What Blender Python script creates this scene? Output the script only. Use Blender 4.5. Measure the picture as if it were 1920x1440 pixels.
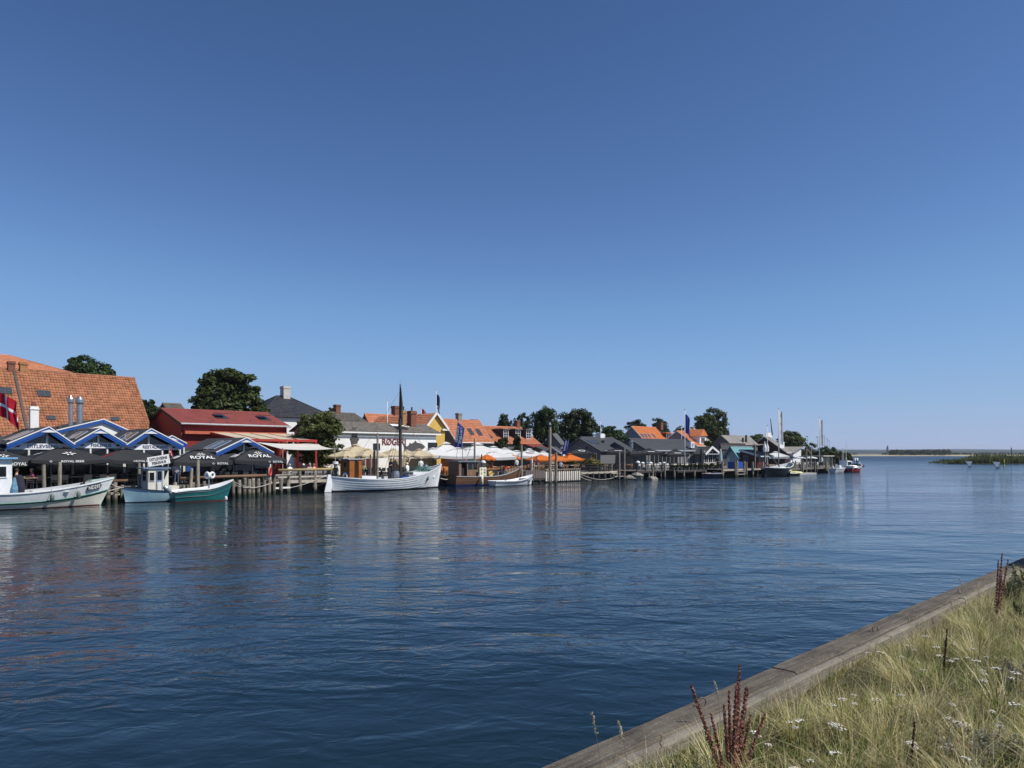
import bpy, bmesh, math, random
import numpy as np
from mathutils import Vector, Matrix
for o in list(bpy.data.objects): bpy.data.objects.remove(o, do_unlink=True)
scene = bpy.context.scene; C = scene.collection
R = math.radians; PI = math.pi; S2 = math.sqrt(.5)
# ---------------------------------------------------------------- camera, sky, sun, exposure
H = 3.3; F = 1371.0; HY = 851.0            # eye height over the water, focal length and horizon row (1920 px wide)
cam = bpy.data.cameras.new('camera'); camo = bpy.data.objects.new('camera', cam); C.objects.link(camo)
camo.location = (0, 0, H); camo.rotation_euler = (R(90), 0, 0)
cam.sensor_width = 36; cam.lens = 36 * F / 1920; cam.shift_y = (HY - 720) / 1920
cam.clip_start = .1; cam.clip_end = 20000; scene.camera = camo
SUN_EL = R(50); SUN_AZ = math.atan2(.955, -.318)     # from the right, a little behind the viewer
world = bpy.data.worlds.new('World'); scene.world = world; world.use_nodes = True
wn = world.node_tree.nodes; wl = world.node_tree.links
bg = wn['Background']; sky = wn.new('ShaderNodeTexSky'); sky.sky_type = 'NISHITA'; sky.sun_disc = False
sky.sun_elevation = SUN_EL; sky.sun_rotation = SUN_AZ; sky.altitude = 0
sky.air_density = .55; sky.dust_density = 0; sky.ozone_density = 7
# one tone curve for the whole sky: the camera's shoulder keeps the bright horizon from washing out
m1 = wn.new('ShaderNodeVectorMath'); m1.operation = 'SCALE'; m1.inputs['Scale'].default_value = .15; cv = wn.new('ShaderNodeRGBCurve'); m2_ = wn.new('ShaderNodeVectorMath'); m2_.operation = 'SCALE'; m2_.inputs['Scale'].default_value = 1 / .15
for ch, pts in enumerate((((.064, .052), (.084, .076), (.185, .200), (.337, .296), (.552, .371), (1, .46)), ((.132, .119), (.173, .166), (.365, .376), (.607, .462), (.842, .487), (1, .5)), ((.313, .296), (.399, .392), (.74, .675), (1, .715)))):
    c = cv.mapping.curves[ch]; c.points[0].location = (0, 0); c.points[-1].location = pts[-1]
    for p in pts[:-1]: c.points.new(*p)
cv.mapping.update()
wl.new(sky.outputs[0], m1.inputs[0]); wl.new(m1.outputs[0], cv.inputs['Color']); wl.new(cv.outputs[0], m2_.inputs[0]); wl.new(m2_.outputs[0], bg.inputs[0]); bg.inputs[1].default_value = .15
sun = bpy.data.lights.new('sun', 'SUN'); sun.energy = 5.0; sun.angle = R(.5); sun.color = (1, .955, .88)
suno = bpy.data.objects.new('sun', sun); C.objects.link(suno)
sd = Vector((math.sin(SUN_AZ) * math.cos(SUN_EL), math.cos(SUN_AZ) * math.cos(SUN_EL), math.sin(SUN_EL)))
suno.rotation_euler = sd.to_track_quat('Z', 'Y').to_euler(); suno.location = (40, -20, 60)
vs = scene.view_settings; vs.view_transform = 'Standard'; vs.look = 'None'; vs.exposure = 0; vs.gamma = 1
vs.use_curve_mapping = False
scene.render.engine = 'CYCLES'
scene.cycles.max_bounces = 6; scene.cycles.transparent_max_bounces = 6
# ---------------------------------------------------------------- the harbour's own frame: u along the far quay, v across the water
def W(u, v, z=0): return Vector(((u - v) * S2, (u + v) * S2, z))
def U(px, v): r = (px - 960) / F; return v * (1 + r) / (1 - r)
def V(px, u): r = (px - 960) / F; return u * (1 - r) / (1 + r)
def SC(u, v): return (u + v) * S2 / F
def Z(py, u, v): return H - (py - HY) * SC(u, v)
rng = random.Random(7); nr = np.random.default_rng(5)
# ---------------------------------------------------------------- materials
MATS = {}
def nodes(name):
    m = bpy.data.materials.new(name); m.use_nodes = True
    t = m.node_tree; return m, t, t.nodes['Principled BSDF'], t.nodes, t.links
def mat(name, col, rough=.6, var=.18, scale=2.5, bump=0, bscale=30, metal=0, rnd=.0, spec=.5, stretch=(1, 1, 1), fine=.5):
    if name in MATS: return MATS[name]
    m, t, b, N, L = nodes(name)
    tc = N.new('ShaderNodeTexCoord'); mp = N.new('ShaderNodeMapping'); L.new(tc.outputs['Object'], mp.inputs[0]); mp.inputs['Scale'].default_value = stretch
    n1 = N.new('ShaderNodeTexNoise'); n1.inputs['Scale'].default_value = scale; n1.inputs['Detail'].default_value = 6; n1.inputs['Roughness'].default_value = .65
    L.new(mp.outputs[0], n1.inputs['Vector'])
    mr = N.new('ShaderNodeMapRange'); mr.inputs[1].default_value = .3; mr.inputs[2].default_value = .7
    mr.inputs[3].default_value = 1 - var; mr.inputs[4].default_value = 1 + var; L.new(n1.outputs['Fac'], mr.inputs[0])
    oi = N.new('ShaderNodeObjectInfo'); mr2 = N.new('ShaderNodeMapRange'); mr2.inputs[3].default_value = 1 - rnd; mr2.inputs[4].default_value = 1 + rnd
    L.new(oi.outputs['Random'], mr2.inputs[0])
    mu = N.new('ShaderNodeMath'); mu.operation = 'MULTIPLY'; L.new(mr.outputs[0], mu.inputs[0]); L.new(mr2.outputs[0], mu.inputs[1])
    sc = N.new('ShaderNodeVectorMath'); sc.operation = 'SCALE'; sc.inputs[0].default_value = col; L.new(mu.outputs[0], sc.inputs['Scale'])
    L.new(sc.outputs[0], b.inputs['Base Color'])
    b.inputs['Roughness'].default_value = rough; b.inputs['Metallic'].default_value = metal; b.inputs['Specular IOR Level'].default_value = spec
    if bump:
        n2 = N.new('ShaderNodeTexNoise'); n2.inputs['Scale'].default_value = bscale; n2.inputs['Detail'].default_value = 4
        L.new(mp.outputs[0], n2.inputs['Vector']); bp = N.new('ShaderNodeBump'); bp.inputs['Strength'].default_value = bump; bp.inputs['Distance'].default_value = .02
        L.new(n2.outputs['Fac'], bp.inputs['Height']); L.new(bp.outputs[0], b.inputs['Normal'])
    MATS[name] = m; return m
def board_mat(name, col, pitch, axis='X', rough=.6, depth=.5, var=.2):
    """boarding: fine grooves and board to board tone, pieces too narrow to tell apart from across the water"""
    if name in MATS: return MATS[name]
    m, t, b, N, L = nodes(name); tc = N.new('ShaderNodeTexCoord'); sp = N.new('ShaderNodeSeparateXYZ'); L.new(tc.outputs['Object'], sp.inputs[0])
    d = N.new('ShaderNodeMath'); d.operation = 'DIVIDE'; L.new(sp.outputs[axis], d.inputs[0]); d.inputs[1].default_value = pitch
    fl = N.new('ShaderNodeMath'); fl.operation = 'FLOOR'; L.new(d.outputs[0], fl.inputs[0])
    wnn = N.new('ShaderNodeTexWhiteNoise'); wnn.noise_dimensions = '1D'; L.new(fl.outputs[0], wnn.inputs['W'])
    fr = N.new('ShaderNodeMath'); fr.operation = 'FRACT'; L.new(d.outputs[0], fr.inputs[0])
    pp = N.new('ShaderNodeMath'); pp.operation = 'PINGPONG'; L.new(fr.outputs[0], pp.inputs[0]); pp.inputs[1].default_value = .5
    mr = N.new('ShaderNodeMapRange'); mr.inputs[1].default_value = 0; mr.inputs[2].default_value = .12; L.new(pp.outputs[0], mr.inputs[0])
    n1 = N.new('ShaderNodeTexNoise'); n1.inputs['Scale'].default_value = 1.5; n1.inputs['Detail'].default_value = 6; L.new(tc.outputs['Object'], n1.inputs['Vector'])
    a = N.new('ShaderNodeMath'); a.operation = 'MULTIPLY_ADD'; L.new(wnn.outputs['Value'], a.inputs[0]); a.inputs[1].default_value = var; a.inputs[2].default_value = 1 - var
    a2 = N.new('ShaderNodeMath'); a2.operation = 'MULTIPLY_ADD'; L.new(n1.outputs['Fac'], a2.inputs[0]); a2.inputs[1].default_value = var * 1.5; a2.inputs[2].default_value = -var * .6
    a3 = N.new('ShaderNodeMath'); a3.operation = 'ADD'; L.new(a.outputs[0], a3.inputs[0]); L.new(a2.outputs[0], a3.inputs[1])
    sc = N.new('ShaderNodeVectorMath'); sc.operation = 'SCALE'; sc.inputs[0].default_value = col; L.new(a3.outputs[0], sc.inputs['Scale']); L.new(sc.outputs[0], b.inputs['Base Color'])
    bp = N.new('ShaderNodeBump'); bp.inputs['Strength'].default_value = depth; bp.inputs['Distance'].default_value = .03; L.new(mr.outputs[0], bp.inputs['Height']); L.new(bp.outputs[0], b.inputs['Normal'])
    b.inputs['Roughness'].default_value = rough; MATS[name] = m; return m
def tile_mat(name, col, col2, tw=.24, th=.34, moss=0.0, rough=.75, mosscol=(.09, .07, .03)):
    """tone that changes from tile to tile, with soot and moss in patches"""
    if name in MATS: return MATS[name]
    m, t, b, N, L = nodes(name); tc = N.new('ShaderNodeTexCoord'); sp = N.new('ShaderNodeSeparateXYZ'); L.new(tc.outputs['Object'], sp.inputs[0])
    cb = N.new('ShaderNodeCombineXYZ')
    for i, (ax, q) in enumerate((('X', tw), ('Y', th))):
        d = N.new('ShaderNodeMath'); d.operation = 'DIVIDE'; L.new(sp.outputs[ax], d.inputs[0]); d.inputs[1].default_value = q
        fl = N.new('ShaderNodeMath'); fl.operation = 'FLOOR'; L.new(d.outputs[0], fl.inputs[0]); L.new(fl.outputs[0], cb.inputs[i])
    wnn = N.new('ShaderNodeTexWhiteNoise'); wnn.noise_dimensions = '2D'; L.new(cb.outputs[0], wnn.inputs['Vector'])
    n1 = N.new('ShaderNodeTexNoise'); n1.inputs['Scale'].default_value = .35; n1.inputs['Detail'].default_value = 8; n1.inputs['Roughness'].default_value = .7; L.new(tc.outputs['Object'], n1.inputs['Vector'])
    ad = N.new('ShaderNodeMath'); ad.operation = 'MULTIPLY_ADD'; L.new(wnn.outputs['Value'], ad.inputs[0]); ad.inputs[1].default_value = .55; L.new(n1.outputs['Fac'], ad.inputs[2])
    mr = N.new('ShaderNodeMapRange'); mr.inputs[1].default_value = .3; mr.inputs[2].default_value = 1.1; L.new(ad.outputs[0], mr.inputs[0])
    mx = N.new('ShaderNodeMix'); mx.data_type = 'RGBA'; L.new(mr.outputs[0], mx.inputs[0]); mx.inputs[6].default_value = (*col, 1); mx.inputs[7].default_value = (*col2, 1)
    out = mx.outputs[2]
    if moss:
        n2 = N.new('ShaderNodeTexNoise'); n2.inputs['Scale'].default_value = 1.1; n2.inputs['Detail'].default_value = 8; n2.inputs['Roughness'].default_value = .75; L.new(tc.outputs['Object'], n2.inputs['Vector'])
        m2 = N.new('ShaderNodeMapRange'); m2.inputs[1].default_value = .5; m2.inputs[2].default_value = .72; m2.inputs[4].default_value = moss; L.new(n2.outputs['Fac'], m2.inputs[0])
        x2 = N.new('ShaderNodeMix'); x2.data_type = 'RGBA'; L.new(m2.outputs[0], x2.inputs[0]); L.new(out, x2.inputs[6]); x2.inputs[7].default_value = (*mosscol, 1); out = x2.outputs[2]
    L.new(out, b.inputs['Base Color']); b.inputs['Roughness'].default_value = rough; b.inputs['Specular IOR Level'].default_value = .3
    MATS[name] = m; return m
def leaf_mat(name, c1, c2, trans=.25, scale=.8):
    if name in MATS: return MATS[name]
    m, t, b, N, L = nodes(name); tc = N.new('ShaderNodeTexCoord')
    n1 = N.new('ShaderNodeTexNoise'); n1.inputs['Scale'].default_value = scale; n1.inputs['Detail'].default_value = 5; L.new(tc.outputs['Object'], n1.inputs['Vector'])
    mr = N.new('ShaderNodeMapRange'); mr.inputs[1].default_value = .35; mr.inputs[2].default_value = .65; L.new(n1.outputs['Fac'], mr.inputs[0])
    mx = N.new('ShaderNodeMix'); mx.data_type = 'RGBA'; L.new(mr.outputs[0], mx.inputs[0]); mx.inputs[6].default_value = (*c1, 1); mx.inputs[7].default_value = (*c2, 1)
    L.new(mx.outputs[2], b.inputs['Base Color']); b.inputs['Roughness'].default_value = .55; b.inputs['Specular IOR Level'].default_value = .25
    if trans:
        tr = N.new('ShaderNodeBsdfTranslucent'); L.new(mx.outputs[2], tr.inputs[0]); ms = N.new('ShaderNodeMixShader'); ms.inputs[0].default_value = trans
        L.new(b.outputs[0], ms.inputs[1]); L.new(tr.outputs[0], ms.inputs[2]); L.new(ms.outputs[0], N['Material Output'].inputs[0])
    MATS[name] = m; return m
def cloth_mat(name, col, trans=.25, rough=.8, var=.06):
    m = mat(name, col, rough, var, 1.2, spec=.2); t = m.node_tree; N = t.nodes; L = t.links; b = N['Principled BSDF']
    tr = N.new('ShaderNodeBsdfTranslucent'); tr.inputs[0].default_value = (*col, 1); ms = N.new('ShaderNodeMixShader'); ms.inputs[0].default_value = trans
    L.new(b.outputs[0], ms.inputs[1]); L.new(tr.outputs[0], ms.inputs[2]); L.new(ms.outputs[0], N['Material Output'].inputs[0]); return m
WHITE = mat('white_paint', (.74, .74, .72), .5, .08, 2, rnd=.04)
WHITEWALL = mat('white_render', (.78, .77, .74), .8, .07, 1.2, .15, 25)
BLACK = mat('black_paint', (.018, .018, .02), .5)
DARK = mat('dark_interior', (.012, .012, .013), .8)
GLASS = mat('window_glass', (.012, .016, .02), .06, .1, 1, spec=.6)
BLUE = mat('blue_paint', (.012, .075, .31), .45, .15)
STEEL = mat('galvanised_steel', (.42, .44, .45), .35, .15, 4, metal=.8)
GREYWOOD = mat('weathered_wood', (.20, .18, .15), .85, .35, 3, .5, 18, rnd=.25, stretch=(1, 1, .25))
PALEWOOD = mat('bleached_wood', (.40, .36, .30), .85, .3, 3, .4, 18, rnd=.2)
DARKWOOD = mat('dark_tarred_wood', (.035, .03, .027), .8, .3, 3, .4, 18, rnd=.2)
BROWNWOOD = mat('brown_wood', (.16, .085, .04), .55, .3, 3, .3, 20, rnd=.15, stretch=(1, 1, .3))
LOGWOOD = mat('round_log', (.17, .095, .055), .75, .3, 3, .3, 20, stretch=(.3, 1, 1))
YLOG = mat('yellow_log', (.33, .25, .12), .75, .3, 3, .3, 20, stretch=(.3, 1, 1))
VARNISH_LIT = mat('varnished_wood_sunlit', (.30, .105, .02), .3, .25, 3, stretch=(3, 3, .4))
ROPE = mat('rope', (.55, .52, .45), .9, .15, 8)
GREYWALL = mat('dark_grey_render', (.125, .13, .14), .8, .1, 1.5, .15, 25)
BRICK = mat('red_brick', (.19, .075, .045), .85, .35, 4, .5, 14)
YBRICK = mat('yellow_brick', (.36, .17, .07), .85, .35, 4, .5, 14)
GREYBRICK = mat('grey_stone', (.25, .24, .22), .85, .25, 4, .4, 14)
TIN = mat('dark_metal', (.05, .052, .055), .5, .15)
PLASTIC = mat('grey_plastic', (.33, .35, .37), .5)
# ---------------------------------------------------------------- mesh builder
class MB:
    def __init__(s): s.v = []; s.f = []; s.m = []
    def add(s, vs, fs, mi=0):
        o = len(s.v); s.v += [tuple(p) for p in vs]
        for f in fs: s.f.append([o + i for i in f]); s.m.append(mi)
        return s
    def box(s, x0, x1, y0, y1, z0, z1, mi=0):
        return s.add([(x0, y0, z0), (x1, y0, z0), (x1, y1, z0), (x0, y1, z0), (x0, y0, z1), (x1, y0, z1), (x1, y1, z1), (x0, y1, z1)],
                     [(0, 3, 2, 1), (4, 5, 6, 7), (0, 1, 5, 4), (1, 2, 6, 5), (2, 3, 7, 6), (3, 0, 4, 7)], mi)
    def bar(s, a, b, w, h=None, mi=0, up=(0, 0, 1)):
        h = h or w; a = Vector(a); b = Vector(b); d = (b - a).normalized(); up = Vector(up)
        if abs(d.dot(up)) > .95: up = Vector((0, 1, 0))
        r = d.cross(up).normalized() * (w / 2); q = r.cross(d).normalized() * (h / 2)
        return s.add([a - r - q, a + r - q, a + r + q, a - r + q, b - r - q, b + r - q, b + r + q, b - r + q],
                     [(0, 1, 2, 3), (7, 6, 5, 4), (0, 4, 5, 1), (1, 5, 6, 2), (2, 6, 7, 3), (3, 7, 4, 0)], mi)
    def extrude(s, poly, axis, a, b, mi=0):
        """poly of 2D points swept from a to b along an axis; 'x': (y,z), 'y': (x,z), 'z': (x,y)"""
        n = len(poly); mk = {'x': lambda p, q: (q, p[0], p[1]), 'y': lambda p, q: (p[0], q, p[1]), 'z': lambda p, q: (p[0], p[1], q)}[axis]
        vs = [mk(p, a) for p in poly] + [mk(p, b) for p in poly]
        fs = [list(range(n))[::-1], list(range(n, 2 * n))] + [(i, (i + 1) % n, n + (i + 1) % n, n + i) for i in range(n)]
        return s.add(vs, fs, mi)
    def tube(s, pts, r, n=8, mi=0, cap=True):
        pts = [Vector(p) for p in pts]; rs = r if isinstance(r, (list, tuple)) else [r] * len(pts); vs = []; fs = []
        for i, p in enumerate(pts):
            d = (pts[min(i + 1, len(pts) - 1)] - pts[max(i - 1, 0)]).normalized()
            a = Vector((0, 0, 1)) if abs(d.z) < .9 else Vector((1, 0, 0)); x = d.cross(a).normalized(); y = d.cross(x)
            for k in range(n): vs.append(p + (x * math.cos(2 * PI * k / n) + y * math.sin(2 * PI * k / n)) * rs[i])
        for i in range(len(pts) - 1):
            for k in range(n): fs.append((i * n + k, (i + 1) * n + k, (i + 1) * n + (k + 1) % n, i * n + (k + 1) % n))
        if cap: fs += [tuple(range(n)), tuple(range((len(pts) - 1) * n, len(pts) * n))[::-1]]
        return s.add(vs, fs, mi)
    def lathe(s, prof, n=12, c=(0, 0, 0), mi=0):
        vs = []; fs = []
        for r, z in prof:
            for k in range(n): vs.append((c[0] + r * math.cos(2 * PI * k / n), c[1] + r * math.sin(2 * PI * k / n), c[2] + z))
        for i in range(len(prof) - 1):
            for k in range(n): fs.append((i * n + k, i * n + (k + 1) % n, (i + 1) * n + (k + 1) % n, (i + 1) * n + k))
        fs += [tuple(range(n))[::-1], tuple(range((len(prof) - 1) * n, len(prof) * n))]
        return s.add(vs, fs, mi)
    def torus(s, c, R_, r, n=20, m=8, axis='y', mi=0, mfun=None):
        vs = []; fs = []
        for i in range(n):
            a = 2 * PI * i / n
            for k in range(m):
                b = 2 * PI * k / m; q = R_ + r * math.cos(b); w = r * math.sin(b); x, y = q * math.cos(a), q * math.sin(a)
                p = {'y': (x, w, y), 'z': (x, y, w), 'x': (w, x, y)}[axis]; vs.append((c[0] + p[0], c[1] + p[1], c[2] + p[2]))
        o = len(s.v); s.v += vs
        for i in range(n):
            for k in range(m):
                s.f.append([o + i * m + k, o + ((i + 1) % n) * m + k, o + ((i + 1) % n) * m + (k + 1) % m, o + i * m + (k + 1) % m]); s.m.append(mfun(i / n) if mfun else mi)
        return s
    def mesh(s, name, mats, smooth=False):
        me = bpy.data.meshes.new(name); me.from_pydata(s.v, [], s.f)
        for q in (mats if isinstance(mats, (list, tuple)) else [mats]): me.materials.append(q)
        me.polygons.foreach_set('material_index', s.m)
        if smooth: me.polygons.foreach_set('use_smooth', [True] * len(s.f))
        me.update(); return me
def link(name, me, parent=None, loc=(0, 0, 0), rot=(0, 0, 0), scale=(1, 1, 1)):
    o = bpy.data.objects.new(name, me); C.objects.link(o); o.parent = parent; o.location = loc; o.rotation_euler = rot; o.scale = scale; return o
def part(name, mb, mats, parent=None, loc=(0, 0, 0), rot=(0, 0, 0), smooth=False, label=None, kind=None):
    o = link(name, mb.mesh(name, mats, smooth) if isinstance(mb, MB) else mb, parent, loc, rot)
    if label: o['label'] = label
    if kind: o['kind'] = kind
    return o
def tag(o, label=None, cat=None, group=None, kind=None):
    if label: o['label'] = label
    if cat: o['category'] = cat
    if group: o['group'] = group
    if kind: o['kind'] = kind
    return o
def thing(name, label, cat, u, v, z=0, rot=0, group=None):
    return tag(link(name, None, None, W(u, v, z), (0, 0, PI / 4 + rot)), label, cat, group)
def solo(name, mb, mats, label, cat, u, v, z=0, rot=0, group=None, smooth=False):
    return tag(link(name, mb.mesh(name, mats, smooth) if isinstance(mb, MB) else mb, None, W(u, v, z), (0, 0, PI / 4 + rot)), label, cat, group)
def copy_tree(o, parent=None):
    c = o.copy(); C.objects.link(c); c.parent = parent
    for ch in o.children: copy_tree(ch, c)
    return c
def place(o, loc, right, up):
    r = Vector(right).normalized(); n = r.cross(Vector(up)).normalized(); q = n.cross(r)
    m = Matrix((r, q, n)).transposed().to_4x4(); m.translation = Vector(loc); o.matrix_local = m; return o
TXT = {}
def text_mesh(s, w, h, m, ext=.012):
    key = (s, round(w, 3), round(h, 3), m.name)
    if key in TXT: return TXT[key]
    cu = bpy.data.curves.new('lettering', 'FONT'); cu.body = s; cu.align_x = 'CENTER'; cu.extrude = .02; cu.offset = .018
    cu.resolution_u = 3
    o = bpy.data.objects.new('t', cu); C.objects.link(o); bpy.context.view_layer.update()
    me = bpy.data.meshes.new_from_object(o.evaluated_get(bpy.context.evaluated_depsgraph_get())); bpy.data.objects.remove(o)
    n = len(me.vertices); a = np.empty(n * 3); me.vertices.foreach_get('co', a); a = a.reshape(-1, 3)
    lo, hi = a.min(0), a.max(0); a = (a - (lo + hi) / 2) / (hi - lo) * np.array([w, h, ext]); a[:, 2] += ext / 2 + .004
    me.vertices.foreach_set('co', a.ravel()); me.materials.clear(); me.materials.append(m); me.update(); me.name = 'lettering'; TXT[key] = me; return me
def text(parent, s, loc, w, h, m, right=(1, 0, 0), up=(0, 0, 1), ext=.012, name='lettering'):
    return place(link(name, text_mesh(s, w, h, m, ext), parent), loc, right, up)
# ---------------------------------------------------------------- water, ground
def sheet(name, poly, z0, z1, m, kind='structure', label=None, cat=None):
    mb = MB(); mb.extrude([(W(u, v).x, W(u, v).y) for u, v in poly], 'z', z0, z1); o = link(name, mb.mesh(name, m)); o['kind'] = kind; return o
def water_mat():
    m, t, b, N, L = nodes('harbour_water'); tc = N.new('ShaderNodeTexCoord')
    def noise(scale, rotz, sx, sy, det, dist=0):
        mp = N.new('ShaderNodeMapping'); mp.inputs['Rotation'].default_value = (0, 0, rotz); mp.inputs['Scale'].default_value = (sx, sy, 1); L.new(tc.outputs['Object'], mp.inputs[0])
        n = N.new('ShaderNodeTexNoise'); n.inputs['Scale'].default_value = scale; n.inputs['Detail'].default_value = det; n.inputs['Roughness'].default_value = .55; n.inputs['Distortion'].default_value = dist
        L.new(mp.outputs[0], n.inputs['Vector']); return n.outputs['Fac']
    def mth(op, a, bb, c=None):
        x = N.new('ShaderNodeMath'); x.operation = op
        for i, q in enumerate((a, bb, c)):
            if q is None: continue
            if isinstance(q, (int, float)): x.inputs[i].default_value = q
            else: L.new(q, x.inputs[i])
        return x.outputs[0]
    ripple = noise(2.3, R(-12), .75, 1.15, 2.5, .8)       # hand-sized ripples
    wave = noise(.62, R(-20), .6, 1.1, 2, .9)          # metre long waves
    swell = noise(.16, R(15), .7, 1.1, 2, .4)           # slow eddies
    calm = noise(.045, R(-35), .5, 1.4, 3, 1.0)         # wind lanes
    mr = N.new('ShaderNodeMapRange'); mr.inputs[1].default_value = .38; mr.inputs[2].default_value = .62; mr.inputs[3].default_value = .28; mr.inputs[4].default_value = 1.0; L.new(calm, mr.inputs[0])
    fine = noise(7.5, R(-5), .8, 1.1, 2, .6)
    h = mth('MULTIPLY', ripple, .082); h = mth('MULTIPLY_ADD', fine, .016, h); h = mth('MULTIPLY', h, mr.outputs[0])
    h2 = mth('MULTIPLY', wave, .15); h2 = mth('MULTIPLY', h2, mth('MULTIPLY_ADD', mr.outputs[0], .6, .4)); h = mth('ADD', h, h2); h = mth('MULTIPLY_ADD', swell, .30, h)
    sp = N.new('ShaderNodeSeparateXYZ'); L.new(tc.outputs['Object'], sp.inputs[0]); wind = N.new('ShaderNodeMapRange'); wind.inputs[1].default_value = 45; wind.inputs[2].default_value = 300; wind.inputs[3].default_value = 1; wind.inputs[4].default_value = 5.5; L.new(sp.outputs['Y'], wind.inputs[0]); h = mth('MULTIPLY', h, wind.outputs[0]); rgh = N.new('ShaderNodeMapRange'); rgh.inputs[1].default_value = 70; rgh.inputs[2].default_value = 420; rgh.inputs[3].default_value = .035; rgh.inputs[4].default_value = .30; L.new(sp.outputs['Y'], rgh.inputs[0]); L.new(rgh.outputs[0], b.inputs['Roughness'])  # more wind on the open lagoon
    bp = N.new('ShaderNodeBump'); bp.inputs['Strength'].default_value = .55; bp.inputs['Distance'].default_value = 1.0; L.new(h, bp.inputs['Height']); L.new(bp.outputs[0], b.inputs['Normal'])
    b.inputs['Base Color'].default_value = (.005, .017, .024, 1); b.inputs['IOR'].default_value = 1.33; b.inputs['Specular IOR Level'].default_value = .5
    MATS['harbour_water'] = m; return m
mb = MB(); mb.add([(-3000, -300, 0), (6000, -300, 0), (6000, 6000, 0), (-3000, 6000, 0)], [(0, 1, 2, 3)])
o = link('water', mb.mesh('water', water_mat())); o['kind'] = 'structure'
mb = MB(); mb.add([(-3000, -300, -4), (6000, -300, -4), (6000, 6000, -4), (-3000, 6000, -4)], [(0, 1, 2, 3)])
o = link('sea_bed', mb.mesh('sea_bed', mat('sea_bed_mud', (.02, .025, .02)))); o['kind'] = 'structure'
EARTH = mat('town_ground', (.16, .14, .115), .9, .25, .6)
sheet('quay_ground', [(-70, 58.5), (64, 58.5), (66, 60), (118, 60), (150, 57.5), (168, 64), (260, 150), (700, 480), (700, 1500), (-500, 1500), (-500, 58.5)], -3.5, .92, EARTH)
# far shore: sand strip, fields, hills
def ridge_strip(name, X0, X1, Y, hfun, depth, m, n=160, z0=-1, kind='structure'):
    mb = MB(); vs = []
    for i in range(n + 1):
        x = X0 + (X1 - X0) * i / n; hh = hfun(i / n)
        vs += [(x, Y, z0), (x, Y + depth * .15, hh * .8), (x, Y + depth * .5, hh), (x, Y + depth, z0)]
    fs = [(4 * i + k, 4 * i + 4 + k, 4 * i + 5 + k, 4 * i + 1 + k) for i in range(n) for k in range(3)]
    mb.add(vs, fs); o = link(name, mb.mesh(name, m, True)); o['kind'] = kind; return o
def wob(seed, *fr):
    q = random.Random(seed); ph = [(f, q.random() * 7, q.uniform(.5, 1)) for f in fr]
    return lambda t: sum(a * math.sin(f * t + p) for f, p, a in ph) / len(ph)
SAND = mat('sand_shore', (.40, .32, .21), .9, .2, .02); FIELD = mat('dry_field', (.26, .22, .10), .9, .3, .01)
FAR1 = mat('far_wooded_land', (.025, .04, .03), .9, .4, .012); FAR2 = mat('far_hills', (.03, .05, .055), .9, .3, .004)
w1 = wob(1, 9, 23, 51); w2 = wob(2, 6, 15, 37)
ridge_strip('sand_shore', 330, 2600, 1120, lambda t: 1.1 + .3 * w1(t), 30, SAND)
ridge_strip('field', 330, 2800, 1150, lambda t: 1.6 + .4 * w2(t), 500, FIELD)
ridge_strip('hills', 300, 3600, 2100, lambda t: 13 + 3 * w1(t) , 700, FAR1, 240)
ridge_strip('far_hills', 300, 4800, 3000, lambda t: 24 + 4 * w2(t), 900, FAR2, 200)
# ---------------------------------------------------------------- foliage
def leaf_cloud(pts, nrm, size, rs, thin=1.0):
    """one small folded leaf face (two triangles) per point, turned mostly outwards"""
    n = len(pts); a = nrm + rs.normal(0, .55, (n, 3)); a /= np.linalg.norm(a, axis=1)[:, None]
    t = np.cross(a, rs.normal(0, 1, (n, 3))); t /= np.linalg.norm(t, axis=1)[:, None]; b = np.cross(a, t)
    s = size * rs.uniform(.6, 1.3, (n, 1)); v = np.empty((n, 4, 3))
    v[:, 0] = pts - t * s; v[:, 1] = pts + b * s * .55 * thin + a * s * .12; v[:, 2] = pts + t * s; v[:, 3] = pts - b * s * .55 * thin + a * s * .12
    return v.reshape(-1, 3)
def quad_mesh(name, v, m, mi=None):
    n = len(v) // 4; me = bpy.data.meshes.new(name); me.vertices.add(len(v)); me.vertices.foreach_set('co', v.astype(np.float32).ravel())
    me.loops.add(n * 4); me.loops.foreach_set('vertex_index', np.arange(n * 4, dtype=np.int32)); me.polygons.add(n)
    me.polygons.foreach_set('loop_start', np.arange(0, n * 4, 4, dtype=np.int32))
    for q in (m if isinstance(m, (list, tuple)) else [m]): me.materials.append(q)
    if mi is not None: me.polygons.foreach_set('material_index', mi.astype(np.int32))
    me.update(calc_edges=True); return me
LEAF = {'chestnut': leaf_mat('chestnut_leaf', (.025, .042, .012), (.09, .11, .03)), 'dark': leaf_mat('dark_leaf', (.018, .032, .012), (.06, .085, .026)),
        'mid': leaf_mat('mid_leaf', (.022, .042, .012), (.06, .095, .022)), 'olive': leaf_mat('olive_leaf', (.05, .068, .018), (.12, .145, .04)),
        'hedge': leaf_mat('hedge_leaf', (.02, .035, .01), (.06, .08, .02)), 'pot': leaf_mat('pot_leaf', (.16, .15, .05), (.30, .27, .10))}
BARK = mat('bark', (.06, .048, .038), .9, .3, 4, .5, 14)
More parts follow.
